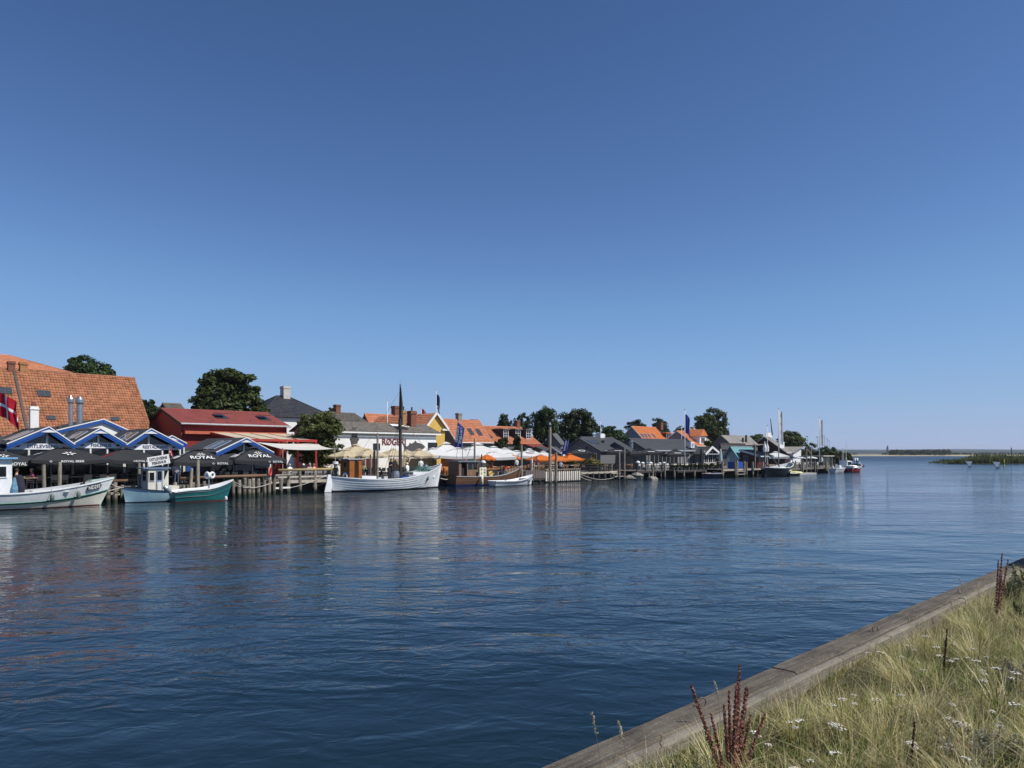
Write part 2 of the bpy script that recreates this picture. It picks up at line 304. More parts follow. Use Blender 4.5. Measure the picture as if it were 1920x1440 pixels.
def crown(rx, ry, rz, seed, leaf, nclump=190, per=62, size=.24, flat=.75, lobes=7):
    rs = np.random.default_rng(seed)
    # lobes make the outline uneven
    lc = rs.normal(0, 1, (lobes, 3)); lc /= np.linalg.norm(lc, axis=1)[:, None]; lc *= rs.uniform(.35, .62, (lobes, 1)); lr = rs.uniform(.42, .62, lobes)
    lc = np.vstack([[0, 0, 0], lc]); lr = np.append(.74, lr)
    P = []; Nn = []
    for i in range(nclump):
        k = rs.integers(0, len(lr)); d = rs.normal(0, 1, 3); d /= np.linalg.norm(d)
        c = lc[k] + d * lr[k] * rs.uniform(.72, 1.0) ** .5
        if c[2] < -.75: c[2] = -.75 + rs.uniform(0, .15)
        q = rs.normal(0, 1, (per, 3)); q /= np.linalg.norm(q, axis=1)[:, None]; r0 = rs.uniform(.10, .2)
        p = c + q * r0 * rs.uniform(.5, 1, (per, 1)) * np.array([1.15, 1.15, flat]); P.append(p); Nn.append(q * .6 + np.array([0, 0, .5]) + c * .3)
    P = np.vstack(P) * np.array([rx, ry, rz]); Nn = np.vstack(Nn)
    return leaf_cloud(P, Nn, size, rs)
def tree(name, label, pl, pr, yt, yb, v, seed, leaf='dark', group=None, nclump=190, per=62, size=None, z0=.92, cat='tree', lobes=7):
    pc = (pl + pr) / 2; u = U(pc, v); s = SC(u, v); rx = (pr - pl) / 2 * s; zt = Z(yt, u, v); zb = Z(yb, u, v); rz = (zt - zb) / 2; zc = (zt + zb) / 2 - z0
    t = thing(name, label, cat, u, v, z0, 0, group)
    me = quad_mesh('crown', crown(rx * .92, rx * .92, rz * .95, seed, leaf, nclump, per, size or max(.16, rx * .052), lobes=lobes), LEAF[leaf])
    link('crown', me, t, (0, 0, zc))
    q = random.Random(seed); mb = MB(); h = max(zc, .4); r = max(.07, rx * .07)
    mb.tube([(0, 0, -.2), (.03 * h, .02 * h, h * .45), (0, .03 * h, h * .95), (.02, .02, h + rz * .45)], [r * 1.25, r, r * .8, r * .25], 8)
    for i in range(6):
        a = q.uniform(0, 6.3); z = h * q.uniform(.55, .95); e = q.uniform(.45, .75)
        mb.tube([(0, 0, z), (math.cos(a) * rx * e * .5, math.sin(a) * rx * e * .5, z + rz * .35), (math.cos(a) * rx * e, math.sin(a) * rx * e, z + rz * .5 * q.uniform(.4, 1.2))], [r * .55, r * .35, r * .1], 6)
    part('trunk', mb, BARK, t, smooth=True); return t
T = tree
T('chestnut_tree', 'round dark chestnut tree standing behind the red barn', 353, 505, 682, 818, 92, 11, 'chestnut', nclump=330, per=70)
T('lime_tree', 'broad tree rising behind the ridge of the large tiled roof', 106, 219, 658, 760, 120, 12, 'mid', nclump=240)
T('small_tree', 'small round tree between the tiled roof and the red barn', 255, 302, 740, 830, 96, 13, 'mid', nclump=130)
T('waterfront_tree', 'bushy green tree between the red barn and the white smokehouse', 542, 654, 765, 886, 65.5, 14, 'olive', nclump=240, per=56, lobes=13)
T('garden_tree', 'small dark tree behind the grey roofs, next to a brick chimney', 612, 640, 762, 790, 110, 15, 'dark', nclump=90)
T('poplar_tree', 'leftmost of the dark trees behind the orange roofs', 930, 968, 769, 830, 125, 16, 'dark', nclump=150)
T('elm_tree', 'dark tree showing above the orange roof next to the tallest tree', 958, 998, 770, 832, 120, 17, 'dark', nclump=150)
T('maple_tree', 'tall narrow dark tree rising over the white parasols', 992, 1050, 752, 862, 92, 18, 'mid', nclump=240)
T('birch_tree', 'wide dark tree left of the grey restaurant', 1034, 1120, 757, 866, 96, 19, 'dark', nclump=300, lobes=9)
T('apple_tree', 'low spreading tree behind the ridge of the grey restaurant', 1110, 1182, 790, 850, 96, 20, 'mid', nclump=190, lobes=9)
T('oak_tree', 'flat topped tree left above the orange roof with four skylights', 1170, 1220, 783, 826, 150, 21, 'dark', nclump=130)
T('beech_tree', 'domed tree right above the orange roof with four skylights', 1214, 1263, 779, 830, 150, 22, 'dark', nclump=150)
T('garden_shrub_tree', 'low tree in the gap behind the tall white flagpole', 1262, 1296, 796, 815, 150, 23, 'mid', nclump=90)
T('linden_tree', 'large domed tree behind the thatched grey roofs', 1287, 1369, 767, 850, 120, 24, 'chestnut', nclump=300)
T('willow_tree', 'loose green tree left of the dark gabled boathouse', 1396, 1442, 812, 845, 112, 25, 'olive', nclump=150)
T('hawthorn_tree', 'broad green tree right of the dark gabled boathouse', 1444, 1514, 810, 856, 112, 26, 'olive', nclump=240)
for i, (a, b, yt, v, lf, lb) in enumerate([(1490, 1545, 829, 84, 'olive', 'first clump of the waterside hedge, beside the white gabled hut'), (1518, 1572, 832, 80, 'mid', 'second clump of the waterside hedge, above the dark green shed'),
        (1545, 1590, 839, 77, 'olive', 'third clump of the waterside hedge, sloping down to the moored boats'), (1566, 1601, 847, 74, 'olive', 'last low clump of the waterside hedge, at the end of the quay')]):
    T('hedge_bush', lb, a, b, yt, 886 - i * 2, v, 40 + i, lf, 'hedge along the end of the quay', nclump=170, cat='bush')
T('bush', 'dark bush growing against the orange roofed house with dormers', 926, 954, 818, 850, 74, 50, 'hedge', nclump=100, cat='bush')
T('bush', 'low dark bush behind the white parasols, beside a tall post', 956, 998, 832, 864, 72, 51, 'hedge', nclump=110, cat='bush')
T('bush', 'small bush in front of the dormer windows', 962, 978, 812, 850, 76, 52, 'mid', nclump=60, cat='bush')
T('bush', 'shrub under the white oriel window of the orange roofed house', 1312, 1340, 826, 838, 84, 53, 'hedge', nclump=70, cat='bush')
# reeds on the islet and the far wood
def reeds(name, label, X0, X1, Y, dep, hmax, n, seed, cols, z0=.15, cat='reeds'):
    rs = np.random.default_rng(seed); x = rs.uniform(X0, X1, n); y = Y + dep * rs.uniform(0, 1, n) ** 1.3
    hh = hmax * (.7 + .3 * np.sin(x * .21) * np.sin(x * .083 + 1)) * rs.uniform(.6, 1.1, n) * np.clip((x - X0) / 6 + .35, 0, 1)
    v = np.empty((n, 4, 3)); w = rs.uniform(.05, .13, n) * hmax; an = rs.uniform(0, PI, n); lean = rs.normal(0, .14, (n, 2)) * hmax
    for k, (sx, t) in enumerate(((-1, 0), (1, 0), (.25, 1), (-.25, 1))):
        v[:, k, 0] = x + np.cos(an) * w * sx + lean[:, 0] * t; v[:, k, 1] = y + np.sin(an) * w * sx + lean[:, 1] * t; v[:, k, 2] = z0 + hh * t
    o = link(name, quad_mesh(name, v.reshape(-1, 3), cols, rs.integers(0, len(cols), n))); tag(o, label, cat, kind='stuff'); return o
RC = [leaf_mat('reed_green', (.09, .12, .035), (.16, .18, .06), .3, .1), leaf_mat('reed_olive', (.13, .14, .05), (.21, .20, .08), .3, .1), leaf_mat('reed_dark', (.05, .07, .022), (.09, .11, .035), .3, .1)]
o = link('islet', MB().extrude([(141, 236), (146, 233), (330, 225), (330, 262), (150, 246)], 'z', -2, .18).mesh('islet', mat('islet_mud', (.05, .05, .025), .95))); o['kind'] = 'structure'
reeds('reeds', 'long low islet of green reeds in the open water', 141, 328, 236, 12, 2.3, 16000, 61, RC)
o = link('islet', MB().extrude([(196, 300), (430, 285), (430, 340), (205, 318)], 'z', -2, .2).mesh('islet', MATS['islet_mud'])); o['kind'] = 'structure'
reeds('reeds', 'taller reed bed behind the islet at the right edge', 197, 428, 302, 20, 3.3, 12000, 62, RC)
def far_wood(name, label, x0, x1, Y, h, n, seed):
    rs = np.random.default_rng(seed); P = []; Nn = []
    for i in range(n):
        c = np.array([rs.uniform(x0, x1), Y + rs.uniform(0, 25), 0]); r = h * rs.uniform(.28, .42); q = rs.normal(0, 1, (60, 3)); q /= np.linalg.norm(q, axis=1)[:, None]
        P.append(c + q * np.array([r, r, h * .5]) * rs.uniform(.6, 1, (60, 1)) + np.array([0, 0, h * .5 + rs.uniform(-.1, .1) * h + 1.2])); Nn.append(q)
    o = link(name, quad_mesh(name, leaf_cloud(np.vstack(P), np.vstack(Nn), 1.1, rs), LEAF['dark'])); tag(o, label, 'woodland', kind='stuff')
far_wood('woodland', 'dark belt of trees on the far shore', 588, 680, 1125, 8.8, 75, 63)
far_wood('woodland', 'thin line of bushes on the far shore right of the dark belt', 690, 1300, 1500, 4.5, 260, 64)
far_wood('woodland', 'faint trees on the far shore left of the chimney', 470, 585, 1400, 7.5, 70, 65)
t = tag(link('chimney_stack', None, None, (720, 1402, 1)), 'tall thin chimney stack on the far shore', 'chimney')
part('shaft', MB().lathe([(2.3, 0), (1.9, 15)], 10), mat('far_concrete', (.16, .17, .19)), t); part('flue', MB().lathe([(1.2, 15), (1.0, 18)], 8), TIN, t)
t = tag(link('factory_building', None, None, (690, 1410, 1)), 'low pale factory building beside the far chimney stack', 'building')
part('wall', MB().box(-24, 22, 0, 14, 0, 4.2), mat('far_pale', (.42, .44, .46)), t); part('roof', MB().box(-24.5, 22.5, -.5, 14.5, 4.2, 4.7), MATS['far_concrete'], t)
for x, y, lb in ((505, 1135, 'tiny white cottage on the sandy far shore'), (1190, 1750, 'white farmhouse on the far shore at the right edge')):
    t = tag(link('farmhouse', None, None, (x, y, 1.5)), lb, 'house')
    part('wall', MB().box(-3, 3, 0, 4, 0, 3), WHITEWALL, t); part('roof', MB().extrude([(-.3, 2.9), (4.3, 2.9), (2, 5)], 'x', -3.3, 3.3), mat('far_roof', (.3, .2, .16)), t)
# ---------------------------------------------------------------- buildings
ORANGE_OLD = tile_mat('old_clay_tile', (.20, .075, .036), (.42, .18, .095), moss=.65)
ORANGE = tile_mat('clay_tile', (.38, .135, .065), (.54, .23, .125), moss=.12)
ORANGE_NEW = tile_mat('bright_clay_tile', (.48, .15, .05), (.62, .22, .085))
GREYTILE = tile_mat('weathered_grey_tile', (.085, .075, .066), (.20, .175, .15), moss=.5, mosscol=(.13, .12, .07))
SLATE = tile_mat('black_slate', (.022, .023, .026), (.05, .052, .058), .3, .3, rough=.5)
ASBEST = tile_mat('grey_fibre_cement', (.17, .16, .145), (.28, .265, .24), .5, 1.2, moss=.4, mosscol=(.1, .09, .06))
FELT = mat('black_roofing_felt', (.045, .046, .05), .8, .2, 1.2, rnd=.1)
SEAM = mat('dark_sheet_roof', (.075, .08, .085), .55, .15, 1.0)
REDROOF = mat('red_sheet_roof', (.20, .04, .03), .7, .25, .8)
REDWALL = board_mat('red_boarding', (.24, .02, .018), .12)
def slope(parent, origin, rz, ang, w, l, m, style='flat', thick=.08, name='roof_slope', tw=.24, th=.34, trim=None):
    """roof plane: local x along the eave, y up the slope"""
    mb = MB()
    if style == 'tile':
        nt = max(2, int(w / tw)); nc = max(2, int(l / th)); tw = w / nt; th = l / nc; prof = [(0, .0), (.22, .045), (.5, .05), (.75, .012)]
        xs = [(i + a) * tw for i in range(nt) for a, b in prof] + [w]; hs = [b for i in range(nt) for a, b in prof] + [0]; k = len(xs); vs = []; fs = []
        for j in range(nc):
            o = len(vs); vs += [(x, j * th, h + .045) for x, h in zip(xs, hs)] + [(x, (j + 1) * th, h) for x, h in zip(xs, hs)] + [(x, j * th, h - .02) for x, h in zip(xs, hs)]
            fs += [(o + i, o + i + 1, o + k + i + 1, o + k + i) for i in range(k - 1)] + [(o + 2 * k + i, o + 2 * k + i + 1, o + i + 1, o + i) for i in range(k - 1)]
        mb.add(vs, fs); mb.box(0, w, 0, l, -thick, -.025)
    elif style == 'corr':
        nx = int(w / .06); a = [(i * w / nx, .022 * math.sin(i * PI / 1.5)) for i in range(nx + 1)]
        mb.add([(x, 0, h) for x, h in a] + [(x, l, h) for x, h in a], [(i, i + 1, nx + 2 + i, nx + 1 + i) for i in range(nx)]); mb.box(0, w, 0, l, -thick, -.03)
    else:
        mb.box(0, w, 0, l, -thick, 0)
        if style == 'seam':
            n = int(w / .5)
            for i in range(n + 1): x = .02 + i * (w - .06) / n; mb.box(x, x + .035, 0.01, l - .01, .002, .045)
        if style == 'felt':
            n = int(w / 1.0)
            for i in range(1, n): x = i * w / n; mb.box(x, x + .05, 0.01, l - .01, .002, .018)
    return part(name, mb, m, parent, origin, (ang, 0, rz))
def window(parent, x, y, z, w, h, face=0, fm=None, nx=2, ny=2, fw=.07, pane=None, name='window', sill=False, dep=.05):
    """frame with bars standing proud of the wall and a glass pane set behind; face 0 looks over the water, 1 up the quay"""
    fm = fm or WHITE; mb = MB(); d = dep
    mb.box(0, fw, -d, 0.02, 0, h); mb.box(w - fw, w, -d, .02, 0, h); mb.box(fw, w - fw, -d, .02, 0, fw); mb.box(fw, w - fw, -d, .02, h - fw, h)
    for i in range(1, nx): q = fw + (w - 2 * fw) * i / nx; mb.box(q - .025, q + .025, -d + .005, .015, fw, h - fw)
    for j in range(1, ny): q = fw + (h - 2 * fw) * j / ny; mb.box(fw, w - fw, -d + .01, .012, q - .022, q + .022)
    o = part(name, mb, fm, parent, (x, y, z), (0, 0, [0, -PI / 2, PI][face]))
    part('pane', MB().box(fw * .8, w - fw * .8, -.02, .004, fw * .8, h - fw * .8), pane or GLASS, o)
    if sill: part('sill', MB().box(-.06, w + .06, -d - .09, -d + .002, -.07, -.002), fm, o)
    return o
def skylight(sl, x, y, w=.8, h=1.2, nx=1, fm=None, name='skylight'):
    mb = MB(); f = .05
    q_ = .06; mb.box(0, f, 0, h, 0, q_); mb.box(w - f, w, 0, h, 0, q_); mb.box(f, w - f, 0, f, 0, q_); mb.box(f, w - f, h - f, h, 0, q_)
    for i in range(1, nx): mb.box(w * i / nx - .025, w * i / nx + .025, f, h - f, 0, .055)
    if nx > 1: mb.box(f, w - f, h / 2 - .025, h / 2 + .025, 0, .052)
    o = part(name, mb, fm or TIN, sl, (x, y, .085 if len(sl.data.polygons) > 400 else .0)); part('pane', MB().box(f, w - f, f, h - f, .02, .045), mat('skylight_glass', (.05, .06, .075), .08), o); return o
def chimney(parent, x, y, z, w, h, m=None, cap=True, d=None, pots=0):
    m = m or BRICK; d = d or w; mb = MB().box(0, w, 0, d, 0, h)
    o = part('chimney', mb, m, parent, (x, y, z))
    if cap: part('cap', MB().box(-.06, w + .06, -.06, d + .06, h * .86, h * .97).box(-.02, w + .02, -.02, d + .02, h * .97 + .002, h + .06), m, o)
    for i in range(pots): part('chimney_pot', MB().lathe([(.11, 0), (.09, .35), (.16, .37), (.02, .5)], 10), TIN, o, (w * (i + 1) / (pots + 1), d / 2, h + .05))
    return o
def house(name, label, u0, u1, v0, vr, v1, ze, zr, wall, roof, style, zb=.92, over=.35, gov=.25, cat='house', group=None, thick=.1, trim=None, gable=None, ridge=True):
    """ridge along the quay: gables up and down the quay, one roof slope over the water side"""
    t = thing(name, label, cat, u0, v0, zb, 0, group); w = u1 - u0; d = v1 - v0; yr = vr - v0; e = ze - zb; r = zr - zb
    part('wall', MB().extrude([(0, 0), (d, 0), (d, e - .12), (yr, r - .14), (0, e - .12)], 'x', 0, w), [wall], t)
    if gable:
        part('gable_cladding', MB().extrude([(.0, e - 2.6 if e > 2.7 else .1), (d, e - 2.6 if e > 2.7 else .1), (d, e - .12), (yr, r - .15), (0, e - .12)], 'x', -.03, -.002), gable, t)
    a = math.atan2(r - e, yr); l = math.hypot(r - e, yr) + over / math.cos(a)
    f = slope(t, (-gov, -over, e - over * math.tan(a)), 0, a, w + 2 * gov, l, roof, style, thick)
    a2 = math.atan2(r - e, d - yr); l2 = math.hypot(r - e, d - yr) + over / math.cos(a2)
    b = slope(t, (w + gov, d + over, e - over * math.tan(a2)), PI, a2, w + 2 * gov, l2, roof, 'flat' if style in ('tile', 'corr') else style, thick)
    if ridge:
        part('ridge_cap', MB().tube([(-gov, yr, r + .0), (w + gov, yr, r + .0)], .11 if style == 'tile' else .06, 8), roof, t)
    if trim:
        q = MB(); zz = -over * math.tan(a); q.bar((-gov - .03, -over, e + zz - .02), (-gov - .03, yr, r - .02), .05, .18); q.bar((-gov - .03, yr, r - .02), (-gov - .03, d + over, e - over * math.tan(a2) - .02), .05, .18)
        part('barge_board', q, trim, t)
        part('gutter', MB().tube([(-gov, -over - .06, e + zz - .06), (w + gov, -over - .06, e + zz - .06)], .07, 8), trim, t)
    return t, f, dict(w=w, d=d, e=e, r=r, yr=yr, a=a, l=l, gov=gov, over=over)
def GH(name, label, pf, yf, vf, pr, yr, pe, wall, roof, style, back=None, **k):
    """front eave corner, ridge end and far end of the eave read off the view; the depth vf is given"""
    ov, gv = k.get('over', .35), k.get('gov', .25); ue = U(pf, vf - ov); zee = Z(yf, ue, vf - ov); vr = V(pr, ue); zr = Z(yr, ue, vr); ze = zee + ov * (zr - zee) / (vr - vf + ov); u0 = ue + gv; u1 = U(pe, vf - ov) - gv; v1 = back or (2 * vr - vf)
    return house(name, label, u0, u1, vf, vr, v1, ze, zr, wall, roof, style, **k) + (u0, vf)
# big old warehouse with the long pantiled roof
t, f, q = house('warehouse', 'large old warehouse with a steep weathered orange pantile roof', 4, 25.4, 74.5, 80.3, 86.5, 4.6, 11.05, BRICK, ORANGE_OLD, 'tile', over=.4, cat='building', trim=None)
def on_roof(u0, v0, zb, q, px, py):
    """point of the water-side roof seen at a place of the view -> x, y in the slope's own frame"""
    ez = q['e'] - q['over'] * math.tan(q['a']) + zb; r = (px - 960) / F
    lo, hi = 0, q['l']
    for _ in range(40):
        y = (lo + hi) / 2; v = v0 - q['over'] + y * math.cos(q['a']); z = ez + y * math.sin(q['a']); u = U(px, v)
        if Z(py, u, v) > z: lo = y
        else: hi = y
    return u - u0 + q['gov'], y
for px, py, w, h, n in ((72, 744, 1.0, .75, 2), (-4, 739, 1.1, .8, 2), (88, 788, .7, .5, 2), (209, 790, .7, .5, 2)):
    x, y = on_roof(4, 74.5, .92, q, px, py); skylight(f, x, y, w, h, n)
x, y = on_roof(4, 74.5, .92, q, 38, 760); part('lead_flashing', MB().box(0, .16, 0, q['l'] - .1, .03, .13), TIN, f, (x, 0.05, 0))
for px, m, w in ((15, BRICK, .55), (37, YBRICK, .6)):
    x, y = on_roof(4, 74.5, .92, q, px, 697); chimney(t, x - q['gov'], q['yr'] - .3, q['r'] - .5, w, 1.2, m)
# taller hipped roof behind it
def hip(name, label, u0, u1, v0, v1, ze, zr, inset, wall, roof, style='tile', zb=.92, over=.3, cat='house'):
    t = thing(name, label, cat, u0, v0, zb); w = u1 - u0; d = v1 - v0; e = ze - zb; r = zr - zb
    part('wall', MB().box(0, w, 0, d, 0, e - .05), wall, t)
    o = over; A = [(-o, -o, e), (w + o, -o, e), (w + o, d + o, e), (-o, d + o, e)]; Rg = [(inset, d / 2, r), (w - inset, d / 2, r)]
    # each hip plane is a sheet with relief courses
    def plane(pts, nm):
        mb = MB(); n = max(3, int((r - e) / .22))
        for i in range(n):
            a0, a1 = i / n, (i + 1) / n
            L0 = [Vector(pts[0]).lerp(Vector(pts[3]), s) for s in (a0, a1)]; R0 = [Vector(pts[1]).lerp(Vector(pts[2]), s) for s in (a0, a1)]
            nn = (R0[0] - L0[0]).cross(L0[1] - L0[0]).normalized() * .035
            mb.add([L0[0] + nn, R0[0] + nn, R0[1], L0[1], L0[0], R0[0]], [(0, 1, 2, 3), (4, 5, 1, 0)])
        return part(nm, mb, roof, t)
    plane([A[0], A[1], Rg[1], Rg[0]], 'roof_slope'); plane([A[3], A[0], Rg[0], Rg[0]], 'hip_slope'); plane([A[1], A[2], Rg[1], Rg[1]], 'hip_slope'); plane([A[2], A[3], Rg[0], Rg[1]], 'roof_slope')
    q = MB()
    for a_, b_ in ((A[0], Rg[0]), (A[3], Rg[0]), (A[1], Rg[1]), (A[2], Rg[1]), (Rg[0], Rg[1])): q.tube([a_, b_], .1, 6)
    part('hip_cap', q, roof, t); return t
vb = 96; ub = U(103, vb); hip('town_house', 'orange hipped roof showing above the warehouse ridge', 0, ub, vb - 5, vb + 7, Z(705, ub, vb), Z(672, U(82, vb + 1), vb + 1), 4.2, BRICK, ORANGE)
# black slate villa
v0 = 98; ul, ur = U(512, v0), U(628, v0)
t = hip('villa', 'villa with a black slate hipped roof and a pale chimney', ul - 1.5, ur, v0, v0 + 11, Z(786, ur, v0), Z(744, U(552, v0 + 5.5), v0 + 5.5), 4.9, WHITEWALL, SLATE, over=.5)
chimney(t, 5.6, 4.7, Z(752, U(555, v0 + 5), v0 + 5) - .92, 1.1, 2.1, mat('pale_chimney', (.5, .48, .43), .8), True)
for x, y, z in ((7.2, 2.3, 7.15), (12.2, 3.4, 7.2)): part('skylight', MB().box(0, .8, -.3, .3, 0, .35), GLASS, t, (x, y, z - .9), (R(35), 0, 0))
# grey roofed house behind the smokehouse
t, f, q, u0, v0 = GH('cottage', 'grey tiled cottage roof with a red chimney behind the waterfront tree', 640, 792, 88, 612, 773, 694, GREYWALL, GREYTILE, 'tile')
chimney(t, 1.2, q['yr'] - .2, q['r'] - .4, .75, 1.5)
GH('barn', 'sliver of mossy roof between the red barn and the chestnut tree', 330, 790, 100, 304, 756, 366, GREYWALL, GREYTILE, 'tile')
# red barn
t, f, q, u0, v0 = GH('red_barn', 'long dark red boarded barn with a red sheet metal roof', 339, 793, 70, 301.5, 765.5, 545, REDWALL, REDROOF, 'flat', cat='barn', over=.45, gov=.2, thick=.12)
part('verge_board', MB().bar((-.24, -.45, q['e'] - .24), (-.24, q['yr'], q['r'] - .07), .06, .22).bar((-.24, q['yr'], q['r'] - .07), (-.24, q['d'] + .45, q['e'] - .24), .06, .22), DARKWOOD, t)
part('gutter', MB().tube([(-.2, -.5, q['e'] - .2), (q['w'] + .2, -.5, q['e'] - .2)], .09, 8), PLASTIC, t)
for px, py in ((408, 792), (490, 795)):
    x, y = on_roof(u0, v0, .92, q, px, py - 7); skylight(f, x, y, 1.15, 1.5); part('open_sash', MB().box(0, 1.0, -1.3, 0, 0, .05), GLASS, f, (x + .05, y + 1.42, .16), (R(-14), 0, 0))
for i, (px) in enumerate((395, 400, 426, 470, 515)):
    x, y = on_roof(u0, v0, .92, q, px, 792 - i % 2 * 3); part('moss_clump', MB().lathe([(.12, 0), (.1, .05), (.02, .08)], 7), BARK, f, (x, y, .0))
# lean-to under the barn's eave: red roof edge, cream awning bays between red beams
va = 69.6; wb = q['w']
zt = Z(814, U(480, 66.5), 66.5) - .92; zlow = zt - .75
t2 = thing('pergola', 'red framed pergola with cream fabric bays in front of the red barn', 'pergola', u0 + 2.6, 63.6, .92); L_ = U(592, 63.6) - u0 - 2.6
zf = Z(826, U(560, 63.6), 63.6) - .92; zb_ = Z(814, U(500, 69), 69) - .92
for i in range(5):
    x = L_ * i / 4; part('beam', MB().bar((x, 0, zf), (x, 6.0, zb_), .16, .22), mat('red_timber', (.36, .03, .022), .5), t2)
    part('post', MB().box(x - .07, x + .07, -.07, .07, 0, zf - .1), MATS['red_timber'], t2)
part('front_beam', MB().box(-.1, L_ + .1, -.1, -.02, zf - .12, zf + .1), MATS['red_timber'], t2)
part('top_flashing', MB().box(-2.4, L_ + .1, 5.9, 6.3, zb_ - .1, zb_ + .18), mat('salmon_sheet', (.52, .12, .06), .5), t2)
CREAM = cloth_mat('cream_awning', (.74, .66, .48), .35)
for i in range(4): part('awning', MB().add([(L_ * i / 4 + .1, .05, zf + .08), (L_ * (i + 1) / 4 - .1, .05, zf + .08), (L_ * (i + 1) / 4 - .1, 5.9, zb_ + .08), (L_ * i / 4 + .1, 5.9, zb_ + .08)], [(0, 1, 2, 3)]), CREAM, t2)
# white shade sail in front of it
def sail(name, label, pts, m, sag, n=14, cat='shade sail'):
    u0, v0 = pts[0][0], pts[0][1]; P = [Vector((a - u0, b - v0, c)) for a, b, c in pts]; vs = []; fs = []
    for i in range(n + 1):
        for j in range(n + 1):
            s, q = i / n, j / n; a = P[0].lerp(P[1], s); b = P[3].lerp(P[2], s); p = a.lerp(b, q); e = 4 * s * (1 - s); g = 4 * q * (1 - q)
            c = (P[0] + P[1] + P[2] + P[3]) / 4; p = p + (c - p) * .10 * (e * (1 - g) + g * (1 - e)); p.z -= sag * (e * .6 + g * .4); vs.append(p)
    for i in range(n):
        for j in range(n): k = i * (n + 1) + j; fs.append((k, k + n + 1, k + n + 2, k + 1))
    t = thing(name, label, cat, u0, v0, 0); part('canvas', MB().add(vs, fs), m, t, smooth=True); return t, P
SAILW = cloth_mat('white_canvas', (.78, .77, .72), .3)
va = 60
uA, uB = U(484, 62.5), U(628, 60.5)
t, P = sail('shade_sail', 'large white shade sail stretched over the terrace by the red barn', [(uA, 62.8, Z(829, uA, 62.8)), (U(593, 64.5), 64.5, Z(829, U(593, 64.5), 64.5)), (uB, 60.6, Z(841.5, uB, 60.6)), (U(530, 58.5), 58.5, Z(842, U(530, 58.5), 58.5))], SAILW, .22)
for p in P[1:3]: part('pole', MB().tube([(p.x + .25, p.y + .1, .92), (p.x + .02, p.y, p.z + .1)], .04, 8), PALEWOOD, t)
part('pole', MB().tube([(P[3].x, P[3].y, .92), (P[3].x, P[3].y, P[3].z + .1)], .04, 8), PALEWOOD, t)
part('stay', MB().tube([P[2], P[2] + Vector((3.2, .6, -.1))], .012, 5), ROPE, t)
# smokehouse
t, f, q, u0, v0 = GH('smokehouse', 'long white smokehouse with red lettering and a grey tiled roof', 592, 806, 68, 566, 788.5, 827, WHITEWALL, GREYTILE, 'corr', cat='building', over=.38, gov=.45)
SMH = (u0, v0, q)
part('fascia', MB().box(-.45, q['w'] + .45, -.44, -.39, q['e'] - .38, q['e'] - .22), WHITE, t); part('eave_shade', MB().box(0, q['w'], -.02, -.002, q['e'] - .75, q['e'] - .2), mat('eave_shade_grey', (.5, .5, .5)), t)  # grey strip puts the eave's shade into the wall colour
def at_wall(px, py, u0, v0, zb=.92): u = U(px, v0); return u - u0, Z(py, u, v0) - zb
x0, z0 = at_wall(716.5, 834, u0, v0); x1, z1 = at_wall(760.5, 822.8, u0, v0)
text(t, 'RØGERI', ((x0 + x1) / 2, -.002, (z0 + z1) / 2), x1 - x0, z1 - z0 + .05, mat('maroon_paint', (.16, .022, .03), .6, .3), ext=.05)
for px, w, h in ((706, .9, .75), (811, 1.4, .9)):
    x, z = at_wall(px, 844, u0, v0); window(t, x - w / 2, 0, z, w, h, 0, DARKWOOD, 2, 1)
x, z = at_wall(664, 862, u0, v0); window(t, x, 0, z - .6, 1.0, 1.6, 0, DARKWOOD, 2, 2)
for px0, px1, yb, yt, m, lab in ((769, 785, 803, 768, BRICK, 'wide red brick chimney'), (753.5, 763.5, 803, 767, YBRICK, 'narrow orange brick chimney with a pale foot')):
    vv = v0 + q['yr'] * .72; ua, ub = U(px0, vv), U(px1, vv); zb2 = Z(yb, ua, vv); c = chimney(t, ua - u0, vv - v0 - .2, zb2 - .92 - .2, (ub - ua) * .62, Z(yt, ua, vv) - zb2, m, True, pots=1); c['label'] = lab
part('chimney_foot', MB().box(0, 1.0, 0, .9, 0, .35), WHITE, t, (U(754, v0 + q['yr'] * .68) - u0 - .1, q['yr'] * .68 - .2, Z(804, U(757, v0 + 3), v0 + 3) - .92 - .1))
x, y = on_roof(u0, v0, .92, q, 735, 800); part('roof_hatch', MB().box(0, 1.8, 0, .6, .02, .1), WHITE, f, (x, y, .02))
part('roof_hatch', MB().box(0, 1.6, 0, .9, .02, .06), DARK, f, (x + .1, y - .95, .03))
# big flat fish sign cut outs on the smokehouse wall
FISH = mat('painted_fish', (.07, .065, .06), .6, .4, 4)
def fish(parent, loc, s, right, up, m=FISH, name='fish_sign', th=.04):
    pr = [(-1, 0), (-.8, .16), (-.45, .30), (-.2, .34), (-.1, .5), (.05, .36), (.3, .26), (.42, .36), (.5, .2), (.72, .08), (1.0, .3), (.92, 0), (1.0, -.3), (.72, -.1), (.4, -.22), (.1, -.3), (0, -.42), (-.2, -.33), (-.6, -.24), (-.85, -.12)]
    return place(part(name, MB().extrude([(a * s, b * s) for a, b in pr], 'z', 0, th), m, parent), loc, right, up)
x, z = at_wall(664, 822, u0, v0); fish(t, (x, -.08, z), 1.25, (0, 0, 1), (1, 0, 0))
x, z = at_wall(777, 838.5, u0, v0); fish(t, (x, -.08, z), 1.55, (-1, 0, -.05), (0, 0, 1))
